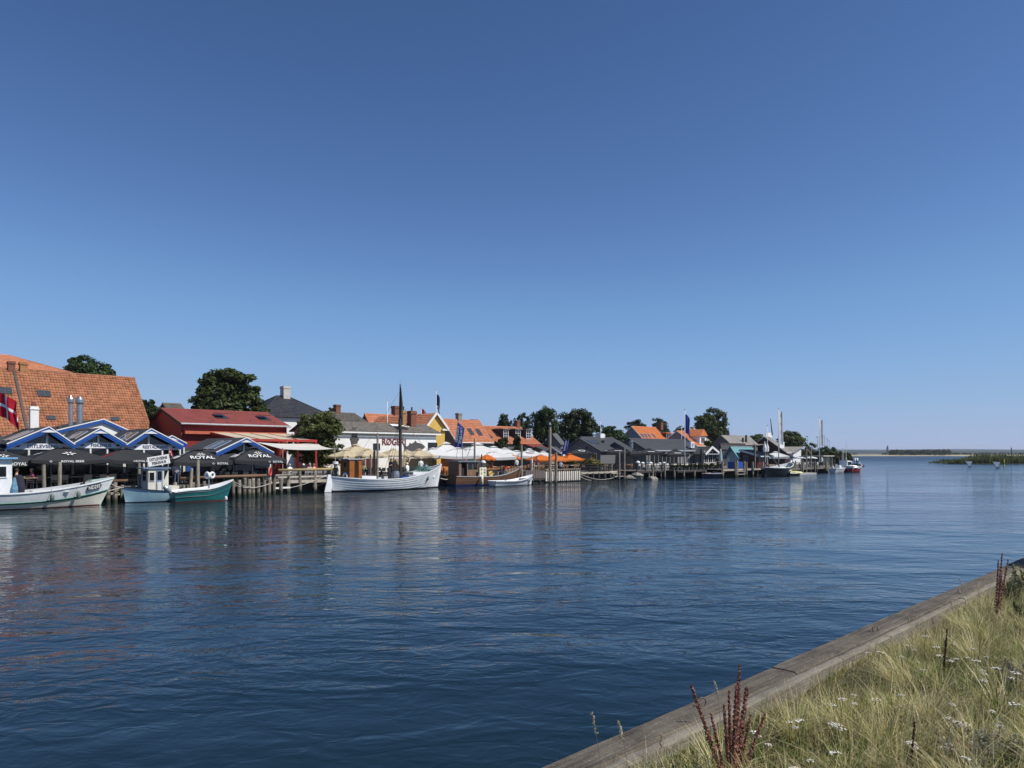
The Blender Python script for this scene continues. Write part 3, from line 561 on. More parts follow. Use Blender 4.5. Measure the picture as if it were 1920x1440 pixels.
# houses behind the smokehouse
t, f, q, u0, v0 = GH('row_house', 'orange tiled row house behind the smokehouse ridge', 700, 812, 92, 683, 776, 760, GREYWALL, ORANGE, 'tile'); chimney(t, U(724, 96) - u0, q['yr'] - .4, q['r'] - .7, 1.0, 2.1)
vv = 77; ua, ub = U(799, vv), U(834, vv)
t = thing('gable_house', 'yellow gabled house with white bargeboards and an orange roof', 'house', ua, vv, .92); w = ub - ua; e = Z(800, ub, vv) - .92; r = Z(774.5, U(815, vv), vv) - .92; xa = U(816.5, vv) - ua; dd = 13
part('wall', MB().extrude([(0, 0), (w, 0), (w, e - .1), (xa, r - .15), (0, e - .1)], 'y', 0, dd), mat('yellow_render', (.62, .40, .09), .8, .08, 1.5), t)
a = math.atan2(r - e, xa); slope(t, (-.3, dd + .3, e - .3 * math.tan(a)), -PI / 2, a, dd + .6, math.hypot(r - e, xa) + .3 / math.cos(a), ORANGE, 'tile')
a = math.atan2(r - e, w - xa); slope(t, (w + .3, -.3, e - .3 * math.tan(a)), PI / 2, a, dd + .6, math.hypot(r - e, w - xa) + .3 / math.cos(a), ORANGE, 'tile')
part('barge_board', MB().bar((-.4, -.35, e - .35), (xa, -.35, r + .02), .3, .06, up=(0, 1, 0)).bar((xa, -.35, r + .02), (w + .4, -.35, e - .35), .3, .06, up=(0, 1, 0)), WHITE, t)
part('cornice', MB().box(w - .6, w + .5, -.3, -.1, e - .55, e - .3), WHITE, t)
# orange houses with skylights and dormers
t, f, q, u0, v0 = GH('tiled_house', 'orange tiled house with a grey gable and two skylights, left of the dormers', 856, 829, 80, 829.5, 786, 926, GREYWALL, ORANGE, 'tile', over=.3, trim=WHITE)
chimney(t, 2.6, q['yr'] - .3, q['r'] - .35, .7, 1.3, GREYBRICK)
window(t, 0, 3.4, q['e'] - .6, .9, 1.3, 1, DARKWOOD, 2, 2)
for px, py in ((882, 816), (898, 817)): x, y = on_roof(u0, v0, .92, q, px, py); skylight(f, x, y, .75, 1.3)
u1h = u0 + q['w']; z_r2 = Z(799.5, U(915, 84.6), 84.6)
uu1 = U(1014, 80); t, f, q = house('dormer_house', 'orange tiled house with three white dormer windows', u1h + .1, uu1, 80.3, 84.6, 89, 5.0, z_r2, GREYWALL, ORANGE, 'tile', over=.3); u0, v0 = u1h + .1, 80.3
chimney(t, .2, q['yr'] - .2, q['r'] - .3, 1.0, 1.25, BRICK); chimney(t, U(968, 84.6) - u0, q['yr'] - .2, q['r'] - .4, .7, 1.5, BRICK)
x, y = on_roof(u0, v0, .92, q, 918, 822); skylight(f, x, y, .7, 1.3)
def dormer(t, f, q, u0, v0, px, py, w, h, wallm, roofm, nx=2, ny=3):
    x, y = on_roof(u0, v0, .92, q, px, py); yy = -q['over'] + y * math.cos(q['a']); zz = q['e'] - q['over'] * math.tan(q['a']) + y * math.sin(q['a']); x -= q['gov']
    d = h / math.tan(q['a'])
    o = part('dormer', MB().extrude([(0, 0), (d, h), (0, h)], 'x', 0, w), wallm, t, (x, yy, zz)); window(o, .08, -.002, .08, w - .16, h - .16, 0, WHITE, nx, ny)
    part('dormer_roof', MB().extrude([(-.25, h), (d + .15, h + .05), (d * .5, h + .22), (-.25, h + .14)], 'x', -.18, w + .18), roofm, o); return o
for px in (943, 966, 986): dormer(t, f, q, u0, v0, px, 824, 1.25, 1.55, DARKWOOD, GREYTILE)
# low red roofs and sheds behind the white parasols
t, f, q, u0, v0 = GH('shed', 'low shed with a faded red sheet roof right of the dormer house', 1010, 842, 76, 985, 833, 1035, GREYWALL, REDROOF, 'corr', cat='shed')
t, f, q, u0, v0 = GH('bar_hut', 'dark grey bar hut with white gable trim beside the blue pennant', 1050, 849, 68, 1034, 838, 1060, GREYWALL, FELT, 'felt', cat='hut', trim=WHITE)
x, z = 0, 0; window(t, .4, 0, 1.0, 1.6, 1.5, 0, WHITE, 2, 1, pane=WHITE)
t, f, q, u0, v0 = GH('outbuilding', 'plain grey outbuilding behind the orange parasols', 1030, 848, 71, 1004, 838, 1046, GREYWALL, FELT, 'felt', cat='shed')
t, f, q, u0, v0 = GH('grey_house', 'house with a pale grey roof between the two tall dark trees', 1052, 834, 88, 1034, 812, 1062, GREYWALL, SEAM, 'flat')
for i in range(3): window(t, .4 + i * 1.3, 0, q['e'] - 1.5, .8, 1.0, 0, WHITE, 1, 2)
# dark grey harbour restaurant: three staggered gables
kw = dict(cat='restaurant', over=.35, gov=.3, thick=.14)
t, f, q, u0, v0 = GH('restaurant_wing', 'leftmost grey restaurant wing, its gable carrying a white swoosh parasol in front', 1127, 846.5, 63, 1085.5, 821.5, 1142, GREYWALL, SEAM, 'seam', **kw)
part('round_vent', MB().tube([(-.06, q['yr'] - 1.2, q['e'] + .35), (.02, q['yr'] - 1.2, q['e'] + .35)], .17, 12), BLACK, t)
x, y = on_roof(u0, v0, .92, q, 1128, 832); skylight(f, x - 2.4, y, 1.9, 1.0)
window(t, 0, 1.6, 1.2, 1.0, 1.3, 1, WHITE, 1, 1)
u0b = u0 + q['w'] + .05
t, f, q, u0, v0 = GH('restaurant_wing', 'middle grey restaurant wing with a white box vent on the roof', 1183, 847.5, 61.5, 1152.5, 829, 1196, GREYWALL, SEAM, 'seam', **kw)
ur0 = u0
t3, f3, q3 = house('restaurant_wing', 'low linking roof of the grey restaurant behind the middle gable', u0b, u0 + 3.5, 63.4, 67.4, 71, q['e'] + 1.0, 5.75, GREYWALL, SEAM, 'seam', **kw)
part('vent_box', MB().box(0, 1.0, 0, .8, 0, 1.3), WHITE, t3, (U(1128, 67) - u0b, 3.8, q3['r'] - .75)); part('flue', MB().lathe([(.22, 0), (.22, 1.0)], 10), BLACK, t3, (U(1133, 65.5) - u0b, 2.3, q3['r'] - 1.5))
t, f, q, u0, v0 = GH('restaurant_hall', 'long grey restaurant hall with a ribbed roof and an air conditioner', 1213, 844, 64, 1178, 822, 1318, GREYWALL, SEAM, 'seam', **kw)
part('fascia', MB().box(-.3, q['w'] + .3, -.42, -.36, q['e'] - .35, q['e'] - .15), PLASTIC, t)
part('flue', MB().lathe([(.3, 0), (.3, .9), (.42, 1.0), (.1, 1.2)], 10), STEEL, t, (-.7, 2.2, q['e'] + .1))
x, y = on_roof(u0, v0, .92, q, 1291, 842); c = part('air_conditioner', MB().box(0, 1.1, 0, .5, 0, .95), WHITE, t, (x, -.2, q['e'] + .25)); part('fan_grille', MB().tube([(.55, -.03, .48), (.55, 0.005, .48)], .36, 14), PLASTIC, c)
for i in range(12):
    x = 1.2 + i * (q['w'] - 2.4) / 12; window(t, x, 0, .75, (q['w'] - 2.4) / 12 - .25, 1.75, 0, WHITE if i > 6 else TIN, 2, 1)
part('sill_board', MB().box(8, q['w'], -.12, -.01, .55, .7), WHITE, t)
# small white kiosk with a gable, next to the hall
vv = 61.5; ua, ub = U(1319, vv), U(1343, vv); t = thing('kiosk', 'small white glazed kiosk with a white trimmed gable', 'kiosk', ua, vv, .92); w = ub - ua; e = Z(849, ub, vv) - .92; r = Z(839, ub, vv) - .92; xa = w * .42
part('wall', MB().extrude([(0, 0), (w, 0), (w, e - .1), (xa, r - .12), (0, e - .1)], 'y', 0, 1.6), mat('grey_boarding', (.1, .105, .11), .8), t)
a = math.atan2(r - e, xa); slope(t, (-.4, 1.8, e - .4 * math.tan(a)), -PI / 2, a, 2.4, math.hypot(r - e, xa) + .4 / math.cos(a), FELT, 'felt'); a = math.atan2(r - e, w - xa); slope(t, (w + .4, -.6, e - .4 * math.tan(a)), PI / 2, a, 2.4, math.hypot(r - e, w - xa) + .4 / math.cos(a), FELT, 'felt')
part('barge_board', MB().bar((-.45, -.66, e - .28), (xa, -.66, r + .04), .34, .07, up=(0, 1, 0)).bar((xa, -.66, r + .04), (w + .45, -.66, e - .28), .34, .07, up=(0, 1, 0)), WHITE, t)
part('apron', MB().box(0, w, -.05, -.002, 0, .95), WHITE, t); part('lean_roof', MB().box(-.2, w + .2, -.7, .0, e - .3, e - .12), PLASTIC, t)
for i in range(3): window(t, .05 + i * w / 3, -.052, .95, w / 3 - .06, 1.9, 0, WHITE, 2, 1)
# orange house with four skylights, and neighbours
t, f, q, u0, v0 = GH('skylight_house', 'bright orange roofed house with a row of four skylights', 1217, 836, 92, 1184, 799.5, 1262, mat('blue_grey_render', (.20, .22, .26), .8), ORANGE_NEW, 'tile', trim=WHITE)
for px in (1206, 1212, 1218, 1227): x, y = on_roof(u0, v0, .92, q, px, 821); skylight(f, x, y, .7, 1.3, fm=PLASTIC)
chimney(t, U(1241, 96) - u0, q['yr'] - .1, q['r'] - .5, .9, 1.6, BRICK); dormer(t, f, q, u0, v0, 1249, 823, 2.2, 1.3, DARKWOOD, ORANGE_NEW, 3, 1)
for i in range(2): window(t, 0, 3.5 + i * .8, q['e'] + .1, .55, .6, 1, TIN, 1, 1)
t, f, q, u0, v0 = GH('oriel_house', 'orange roofed house with a tall white oriel window and blue grey gable', 1306, 836, 84, 1269, 808, 1334, MATS['blue_grey_render'], ORANGE_NEW, 'tile', trim=WHITE)
x, y = on_roof(u0, v0, .92, q, 1312, 833); h = 2.1; d_ = 3.2
o = part('oriel', MB().box(0, 2.6, 0, d_, 0, h), WHITEWALL, t, (x - q['gov'], -q['over'] + y * math.cos(q['a']), q['e'] + y * math.sin(q['a']) - .5)); window(o, .5, -.002, .5, 1.6, 1.3, 0, WHITE, 3, 1)
part('oriel_roof', MB().extrude([(-.4, h), (1.3, h + 1.5), (3.0, h)], 'y', -.3, d_ + 1.5), ORANGE_NEW, o)
for px, py in ((1287, 824), (1291, 833)): x, y = on_roof(u0, v0, .92, q, px, py); skylight(f, x, y, .6, 1.0)
t, f, q, u0, v0 = GH('thatched_house', 'grey thatched house with white ridge pegs in front of the domed tree', 1337, 824, 100, 1343, 808, 1352, GREYBRICK, ASBEST, 'flat') if False else (None,) * 5
t, f, q, u0, v0 = GH('old_house', 'old house with a weathered grey roof and pale ridge tiles', 1326, 832, 94, 1292, 806, 1340, DARKWOOD, ASBEST, 'flat', thick=.25)
n = 22
for i in range(n): x = q['w'] * i / n; part('ridge_peg', MB().bar((x, q['yr'] - .35, q['r'] - .12), (x + .1, q['yr'] + .3, q['r'] + .3), .09), PALEWOOD, t)
chimney(t, q['w'] * .42, q['yr'] - .1, q['r'] - .3, .7, 1.0, YBRICK)
t, f, q, u0, v0 = GH('grey_barn', 'long low barn with a pale grey fibre cement roof', 1360, 833, 84, 1360.5, 816, 1425, GREYWALL, ASBEST, 'corr', cat='barn', back=95) if False else GH('grey_barn', 'long low barn with a pale grey fibre cement roof', 1372, 834, 80, 1352, 816, 1424, GREYWALL, ASBEST, 'corr', cat='barn')
for px in (1392, 1398): x, y = on_roof(u0, v0, .92, q, px, 829); part('flue', MB().lathe([(.25, -.3), (.25, 1.3 if px == 1398 else .7)], 8), TIN, t, (x, -q['over'] + y * math.cos(q['a']), q['e'] + y * math.sin(q['a'])))
t, f, q, u0, v0 = GH('dark_shed', 'low dark roofed shed in front of the grey barn', 1352, 843, 73, 1350, 834, 1400, DARKWOOD, FELT, 'felt', cat='shed')
x, y = on_roof(u0, v0, .92, q, 1362, 837); skylight(f, x, y, 1.6, .8)
# turquoise roofed hut and red hut on the right hand jetty
AQUA = mat('turquoise_sheet', (.16, .36, .38), .5, .12)
u0 = 108.5; v0, v1 = 57.1, V(1363, u0); d = v1 - v0; e = Z(853, u0, v0) - 1.0; r = Z(837, u0, v0 + d / 2) - 1.0; w = 6.0
t = thing('hut', 'hut with a turquoise sheet roof and pale blue panels', 'hut', u0, v0, 1.0)
part('wall', MB().extrude([(0, 0), (d, 0), (d, e - .05), (d / 2, r - .12), (0, e - .05)], 'x', 0, w), mat('pale_blue_panel', (.46, .53, .58), .6), t); part('door_leaf', MB().box(-.05, -.002, d - .5, d - .02, 0, e - .1), WHITE, t)
a = math.atan2(r - e, d / 2); ll = math.hypot(r - e, d / 2) + .45 / math.cos(a); slope(t, (-1.0, -.45, e - .45 * math.tan(a)), 0, a, w + 1.3, ll, AQUA, 'seam', .07); slope(t, (w + .3, d + .45, e - .45 * math.tan(a)), PI, a, w + 1.3, ll, AQUA, 'seam', .07); part('ridge_cap', MB().box(-1.0, w + .3, d / 2 - .12, d / 2 + .12, r - .04, r + .05), PLASTIC, t)
for k in (.35, .9, 1.4): part('panel_joint', MB().box(-.03, -.002, k, k + .05, 0, e), PLASTIC, t)
NAVY = mat('navy_sheet', (.016, .022, .05), .5)
v0 = 54.0; d = 2.95; w = U(1442, v0) - u0; e = Z(852.5, u0, v0) - 1.0; r = Z(843, u0, v0 + d) - 1.0
t = thing('red_hut', 'dark red boarded hut with a navy lean-to roof and red windows', 'hut', u0, v0, 1.0)
part('wall', MB().extrude([(0, 0), (d, 0), (d, r - .06), (0, e - .02)], 'x', 0, w), board_mat('dark_red_boards', (.085, .012, .012), .14), t); a = math.atan2(r - e, d); slope(t, (-.3, -.6, e - .6 * math.tan(a)), 0, a, w + .6, (d + .65) / math.cos(a), NAVY, 'seam')
part('fascia', MB().bar((-.34, -.6, e - .6 * math.tan(a) - .1), (-.34, d + .05, r - .1), .07, .24).box(-.3, w + .3, -.68, -.61, e - .6 * math.tan(a) - .2, e - .6 * math.tan(a) - .02), mat('pale_blue_trim', (.5, .56, .62)), t)
window(t, 0, 2.3, .8, .75, 1.2, 1, PLASTIC, 2, 2); window(t, .4, 0, .75, 1.3, 1.3, 0, MATS['red_timber'], 2, 2); window(t, 2.2, 0, .75, 1.3, 1.3, 0, MATS['red_timber'], 2, 2)
# dark gabled boathouse and white gabled hut at the end
t, f, q, u0, v0 = GH('boathouse', 'dark red boathouse with a tall gable and a grey corrugated roof', 1474, 848, 74, 1432.5, 819, 1484, board_mat('black_red_boards', (.03, .008, .009), .14), ASBEST, 'corr', cat='boathouse', over=.4, trim=PALEWOOD)
part('roof_sign', MB().box(0, 3.2, 0, .12, 0, 1.1), WHITE, t, (q['w'] * .32, q['yr'], q['r'] - .1)); part('gutter_board', MB().box(0, q['w'] + .3, -.5, -.44, q['e'] - .5, q['e'] - .25), WHITE, t)
vv = 76; ua, ub = U(1487, vv), U(1502, vv); t = thing('white_hut', 'small white hut with a shallow pitched roof beside the hedge', 'hut', ua, vv, .92); w = ub - ua; e = Z(848, ub, vv) - .92; r = Z(838, ub, vv) - .92
part('wall', MB().extrude([(0, 0), (5, 0), (5, e + .2), (0, r - .2)], 'x', -.0, w), WHITE, t) if False else part('wall', MB().extrude([(0, 0), (w, 0), (w, r - .1), (0, e)], 'y', 0, 5), WHITE, t)
a = math.atan2(r - e, w); slope(t, (-.4, 5.3, e - .1), -PI / 2, a, 5.8, math.hypot(w, r - e) + .7, ASBEST, 'corr')
vv = 62; ua, ub = U(1543, vv), U(1562, vv); t = thing('green_shed', 'dark green flat roofed shed in front of the hedge', 'shed', ua, vv, .92)
part('wall', MB().box(0, ub - ua, 0, 4, 0, Z(856, ua, vv) - .92), mat('dark_green_boards', (.02, .04, .035), .7), t); part('roof', MB().box(-.2, ub - ua + .2, -.2, 4.2, Z(856, ua, vv) - .92, Z(855, ua, vv) - .8), PALEWOOD, t)
part('door_leaf', MB().box(1.5, 3.2, -.05, -.002, 0, 2.1), TIN, t)
# ---------------------------------------------------------------- the blue gabled fish restaurant
def blue_gable(name, label, pl, pa, pr, ya, yl, yr, vf, depth, sign=None, fishes=True, glass=True, group='blue trimmed gables of the fish restaurant', backz=None):
    ua, ul, ur = U(pa, vf), U(pl, vf), U(pr, vf); za = Z(ya, ua, vf); zl = Z(yl, ul, vf); zr = Z(yr, ur, vf); ze = (zl + zr) / 2
    zb = .95; vw = vf + 1.1; t = thing(name, label, 'restaurant', ul, vf, zb, 0, group); x1 = ur - ul; xa = ua - ul; e = ze - zb; r = za - zb
    for o_, rz, run in (((0, depth, e), -PI / 2, xa), ((x1, 0, e), PI / 2, x1 - xa)):
        a = math.atan2(r - e, run); f = slope(t, o_, rz, a, depth, math.hypot(r - e, run), FELT, 'felt', .1)
        for k in range(2):
            if rz < 0: skylight(f, depth - 4.0 + k * 1.5, .5, 1.0, (math.hypot(r - e, run) - .6) * .75, fm=PLASTIC)
    # fascia boards: white capping, two blue boards
    for (xx0, zz0, xx1, zz1) in ((-.05, e, xa, r), (xa, r, x1 + .05, e)):
        p0, p1 = Vector((xx0, -.04, zz0)), Vector((xx1, -.04, zz1)); d = Vector((0, 0, 1))
        part('barge_board', MB().bar(p0 - d * .18, p1 - d * .18, .2, .05, up=(0, 1, 0)).bar(p0 - d * .35 + Vector((0, .03, 0)), p1 - d * .35 + Vector((0, .03, 0)), .14, .05, up=(0, 1, 0)), BLUE, t)
        part('white_capping', MB().bar(p0 - d * .03, p1 - d * .03, .07, .12, up=(0, 1, 0)), WHITE, t)
    yw = .5; hs = e - .34
    part('gable_glass', MB().extrude([(.15, hs + .35), (x1 - .15, hs + .35), (x1 - .15, e - .15), (xa, r - .3), (.15, e - .15)], 'y', yw + .06, yw + .12), GLASS, t)
    part('king_post', MB().box(xa - .07, xa + .07, yw - .04, yw + .05, hs + .34, r - .4), WHITE, t)
    part('soffit_panel', MB().extrude([(xa - .5, r - .42), (xa + .5, r - .42), (xa, r - .22)], 'y', yw - .6, yw - .5), WHITE, t)
    if sign:
        s = part('sign_board', MB().box(.12, x1 - .12, yw - .08, yw - .01, hs - .06, hs + .35), mat('pale_sign_board', (.78, .79, .81), .6, .06), t)
        text(s, sign, (x1 * .54, yw - .082, hs + .16), x1 * (.40 if len(sign) < 9 else .46), .25, mat('navy_lettering', (.015, .03, .10), .5))
        for fx, m in ((.17, -1), (.88, 1)): fish(s, (x1 * fx, yw - .082, hs + .15), .17, (m, 0, .25 * m), (0, 0, 1), NAVY, 'painted_fish', .01)
    n = 3
    for i in range(n + 1): part('mullion', MB().box(x1 * i / n - .05, x1 * i / n + .05, yw - .06, yw + .03, 0, hs - .02), WHITE, t)
    for i in range(n):
        window(t, x1 * i / n + .055, yw, .55, x1 / n - .11, hs - .6, 0, TIN, 1, 1, fw=.05); part('door_panel', MB().box(x1 * i / n + .055, x1 * (i + 1) / n - .055, yw - .02, yw + .03, 0, .54), PLASTIC if i % 2 else TIN, t)
    part('back_wall', MB().box(.1, x1 - .1, depth - .2, depth - .1, 0, e - .1), WHITEWALL, t)
    return t
VF = 59.2
blue_gable('fish_restaurant', 'blue gabled restaurant front lettered DITLEVSENS', 14, 91.5, 139, 799.5, 835, 829, VF, 8, 'DITLEVSENS')
blue_gable('fish_restaurant', 'blue gabled restaurant front lettered FISKEHUS', 140.5, 188, 236, 802, 829, 831, VF, 8, 'FISKEHUS')
blue_gable('fish_restaurant', 'blue gabled restaurant front lettered RESTAURANT', 238, 283, 342, 803, 829, 838, VF, 8, 'RESTAURANT')
blue_gable('fish_restaurant', 'narrow blue gable set back between the restaurant and the black parasols', 300, 322, 349, 816, 830, 831, VF + 2.2, 5)
blue_gable('fish_restaurant', 'separate blue gabled wing above the rightmost black parasol', 406, 462, 512, 820, 848, 847, VF - .6, 8)
# larger white gable behind, with the flues
ul, ua, ur = U(111, 66), U(194, 66), U(243, 66); e = Z(806, ul, 66) - .95; r = Z(785, ua, 66) - .95
t = thing('fish_restaurant', 'larger white gable with blue trim rising behind the three lettered fronts', 'restaurant', ul, 66, .95, 0); x1 = ur - ul; xa = ua - ul
part('wall', MB().extrude([(.1, 0), (x1 - .1, 0), (x1 - .1, e - .15), (xa, r - .15), (.1, e - .15)], 'y', .12, 7.4), WHITEWALL, t)
for o_, rz, run in (((-.2, 8, e), -PI / 2, xa + .2), ((x1 + .2, 0, e), PI / 2, x1 - xa + .2)): slope(t, o_, rz, math.atan2(r - e, run), 8, math.hypot(r - e, run), FELT, 'felt', .1)
part('barge_board', MB().bar((-.2, -.04, e - .2), (xa, -.04, r - .2), .24, .05, up=(0, 1, 0)).bar((xa, -.04, r - .2), (x1 + .2, -.04, e - .2), .24, .05, up=(0, 1, 0)), BLUE, t); part('white_capping', MB().bar((-.2, -.05, e - .04), (xa, -.05, r - .04), .08, .1, up=(0, 1, 0)).bar((xa, -.05, r - .04), (x1 + .2, -.05, e - .04), .08, .1, up=(0, 1, 0)), WHITE, t)
for px, yb, yt, rr in ((132.5, 796, 752, .17), (149.5, 797, 749, .24)):
    u = U(px, 68); part('flue', MB().lathe([(rr, 0), (rr, 1.9), (rr * 1.35, 2.05), (rr * 1.35, 2.3), (rr * .6, 2.55), (rr * .1, 2.6)], 14).lathe([(rr * 1.06, .6), (rr * 1.06, .66)], 14).lathe([(rr * 1.06, 1.3), (rr * 1.06, 1.36)], 14), STEEL, t, (u - ul, 2.0, Z(yb, u, 68) - .95 - .2))
part('roof_cowl', MB().tube([(0, 0, 0), (.9, 0, 0)], .3, 12), PLASTIC, t, (U(134, 68) - ul + .4, 2.3, r - .8))
for px in (111, 160): part('vent', MB().lathe([(.16, 0), (.2, .5), (.1, .6)], 8), TIN, t, (U(px, 68) - ul, 2, r - 1.2 + (px > 150) * .4))
c = part('chimney', MB().box(0, .55, 0, .5, 0, 1.75).box(-.05, .6, -.05, .55, 1.5, 1.58), WHITEWALL, t, (U(57, 64.5) - ul, -1.5, Z(800, U(57, 64.5), 64.5) - .95 - .2)); part('chimney_pot', MB().box(.13, .42, .1, .4, 1.75, 1.85).box(.13, .42, .1, .4, 1.9, 1.96).box(.16, .39, .13, .37, 1.96, 2.05), BRICK, c)
# low left wing roof under the flag
t = thing('fish_restaurant', 'lean-to of the fish restaurant at the left edge with a white sign', 'restaurant', U(-60, 60.5), 60.5, .95); w = U(30, 60.5) - U(-60, 60.5)
part('wall', MB().box(0, w, .3, 5, 0, 2.6), TIN, t); slope(t, (0, 0, 2.55), 0, R(14), w, 5, FELT, 'felt'); part('sign_board', MB().box(w - 2.0, w - .2, .2, .29, 2.0, 2.55), WHITE, t)
for i in range(5): part('mullion', MB().box(w * i / 5, w * i / 5 + .1, .2, .295, 0, 2.5), WHITE, t)
# wall of windows under gables, right part: blue door and white posts
t = thing('terrace_wall', 'pale terrace wall with a blue door and white posts behind the black parasols', 'wall', U(345, 62.6), 62.6, .95); w = U(512, 62.6) - U(345, 62.6)
part('wall', MB().box(0, w, 0, .15, 0, 2.6), mat('dim_grey_boards', (.16, .17, .18), .7), t); part('door', MB().box(.2, 1.0, -.06, -.002, 0, 2.05), BLUE, t)
for px in (395, 440, 476): part('post', MB().box(0, .22, -.1, -.005, 0, 2.5), WHITE, t, (U(px, 62.6) - U(345, 62.6), 0, 0))
for px in (455, 484): window(t, U(px, 62.6) - U(345, 62.6), 0, .6, 1.0, 1.6, 0, BLUE, 1, 1)
# ---------------------------------------------------------------- decks, piles, jetties
def pile_mesh(seed, m, slant=.0):
    q = random.Random(seed); pts = [(0, 0, 0), (q.uniform(-.02, .02), q.uniform(-.02, .02), .35), (q.uniform(-.02, .02) + slant * .5, 0, .7), (slant, q.uniform(-.02, .02), 1.0)]
    return MB().tube(pts, [1.0, 1.06, .97, .9], 9)
def unit_pile(seed, m):
    q = random.Random(seed); mb = MB(); vs = []
    n = 9; zs = [0, .3, .62, .95, 1.0]
    for i, z in enumerate(zs):
        r = [1.08, 1.0, .97, .92, .78][i]; dx, dy = q.uniform(-.12, .12), q.uniform(-.12, .12)
        vs += [(dx + r * math.cos(6.283 * k / n) * q.uniform(.93, 1.07), dy + r * math.sin(6.283 * k / n) * q.uniform(.93, 1.07), z) for k in range(n)]
    fs = [(i * n + k, i * n + (k + 1) % n, (i + 1) * n + (k + 1) % n, (i + 1) * n + k) for i in range(len(zs) - 1) for k in range(n)] + [tuple(range(n))[::-1], tuple(range(4 * n, 5 * n))]
    return mb.add(vs, fs).mesh('pile', m, False)
def pile_wood(name, top, wet):
    """grey timber, dark and green below the tide line (world height)"""
    m, t, b, N, L = nodes(name); g = N.new('ShaderNodeNewGeometry'); sp = N.new('ShaderNodeSeparateXYZ'); L.new(g.outputs['Position'], sp.inputs[0])
    n1 = N.new('ShaderNodeTexNoise'); n1.inputs['Scale'].default_value = 5; n1.inputs['Detail'].default_value = 6; mp = N.new('ShaderNodeMapping'); mp.inputs['Scale'].default_value = (3, 3, .5); L.new(g.outputs['Position'], mp.inputs[0]); L.new(mp.outputs[0], n1.inputs['Vector'])
    ad = N.new('ShaderNodeMath'); ad.operation = 'MULTIPLY_ADD'; L.new(n1.outputs['Fac'], ad.inputs[0]); ad.inputs[1].default_value = -.35; L.new(sp.outputs['Z'], ad.inputs[2])
    mr = N.new('ShaderNodeMapRange'); mr.inputs[1].default_value = .0; mr.inputs[2].default_value = .28; L.new(ad.outputs[0], mr.inputs[0])
    m2 = N.new('ShaderNodeMapRange'); m2.inputs[1].default_value = .3; m2.inputs[2].default_value = .7; m2.inputs[3].default_value = .6; m2.inputs[4].default_value = 1.35; L.new(n1.outputs['Fac'], m2.inputs[0])
    oi = N.new('ShaderNodeObjectInfo'); m3 = N.new('ShaderNodeMapRange'); m3.inputs[3].default_value = .7; m3.inputs[4].default_value = 1.25; L.new(oi.outputs['Random'], m3.inputs[0])
    mu = N.new('ShaderNodeMath'); mu.operation = 'MULTIPLY'; L.new(m2.outputs[0], mu.inputs[0]); L.new(m3.outputs[0], mu.inputs[1])
    mx = N.new('ShaderNodeMix'); mx.data_type = 'RGBA'; L.new(mr.outputs[0], mx.inputs[0]); mx.inputs[6].default_value = (*wet, 1); mx.inputs[7].default_value = (*top, 1)
    sc = N.new('ShaderNodeVectorMath'); sc.operation = 'SCALE'; L.new(mx.outputs[2], sc.inputs[0]); L.new(mu.outputs[0], sc.inputs['Scale']); L.new(sc.outputs[0], b.inputs['Base Color']); b.inputs['Roughness'].default_value = .85
    bp = N.new('ShaderNodeBump'); bp.inputs['Strength'].default_value = .5; bp.inputs['Distance'].default_value = .03; L.new(n1.outputs['Fac'], bp.inputs['Height']); L.new(bp.outputs[0], b.inputs['Normal'])
    MATS[name] = m; return m
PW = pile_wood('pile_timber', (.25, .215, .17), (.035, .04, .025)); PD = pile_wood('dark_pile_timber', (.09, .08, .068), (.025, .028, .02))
PILES = [unit_pile(i, PW) for i in range(5)]; DPILES = [unit_pile(20 + i, PD) for i in range(3)]
def pile(parent, x, y, r, z0, z1, dark=False, lean=(0, 0), name='pile'):
    o = link(name, rng.choice(DPILES if dark else PILES), parent, (x, y, z0), (lean[0], lean[1], rng.uniform(0, 6)), (r, r, z1 - z0)); return o
def deck(name, label, u0, u1, v0, v1, z, m, fasc=None, th=.12, group=None, cat='jetty', boards=True):
    t = thing(name, label, cat, u0, v0, 0, 0, group); w = u1 - u0; d = v1 - v0; mb = MB(); n = max(3, int(w / .18))
    for i in range(n): mb.box(w * i / n, w * (i + 1) / n - .012, 0, d, z - .045, z + rng.uniform(-.004, .004))
    part('decking', mb, m, t, kind='stuff'); part('fascia_beam', MB().box(0, w, -.06, -.002, z - .24, z - .01), fasc or m, t)
    part('stringer', MB().box(0.05, w - .05, .5, .66, z - .3, z - .05).box(.05, w - .05, d - .6, d - .44, z - .3, z - .05), DARKWOOD, t); return t, w, d
# left terrace, front of the fish restaurant
VQ = 54.6; ua = U(-70, VQ); ub = U(506, VQ)
t, w, d = deck('quay_deck', 'timber quay terrace of the fish restaurant on closely set piles', ua, ub, VQ, 62.4, 1.0, GREYWOOD)
px = 150
while px < 505:
    dense = px > 428; u = U(px, VQ); k = rng.random()
    pile(t, u - ua, -.22 + rng.uniform(-.06, .06), rng.uniform(.12, .17), -1.5, rng.uniform(.95, 1.38) if not dense else rng.uniform(1.25, 1.5))
    px += rng.uniform(7, 12) if dense else rng.uniform(13, 22)
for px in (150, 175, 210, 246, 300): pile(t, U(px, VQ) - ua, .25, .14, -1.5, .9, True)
part('rail_log', MB().tube([(U(336, VQ) - ua, -.12, 1.52), (U(430, VQ) - ua, -.14, 1.58), (U(498, VQ) - ua, -.12, 1.60)], .115, 10), LOGWOOD, t, smooth=True)
part('rail_board', MB().box(U(160, VQ) - ua, U(262, VQ) - ua, -.2, -.1, 1.42, 1.56), LOGWOOD, t)
for px in (186, 205, 228): part('brace_board', MB().box(0, U(px + 17, VQ) - U(px, VQ), -.3, -.24, .48, .68), PALEWOOD, t, (U(px, VQ) - ua, 0, 0))
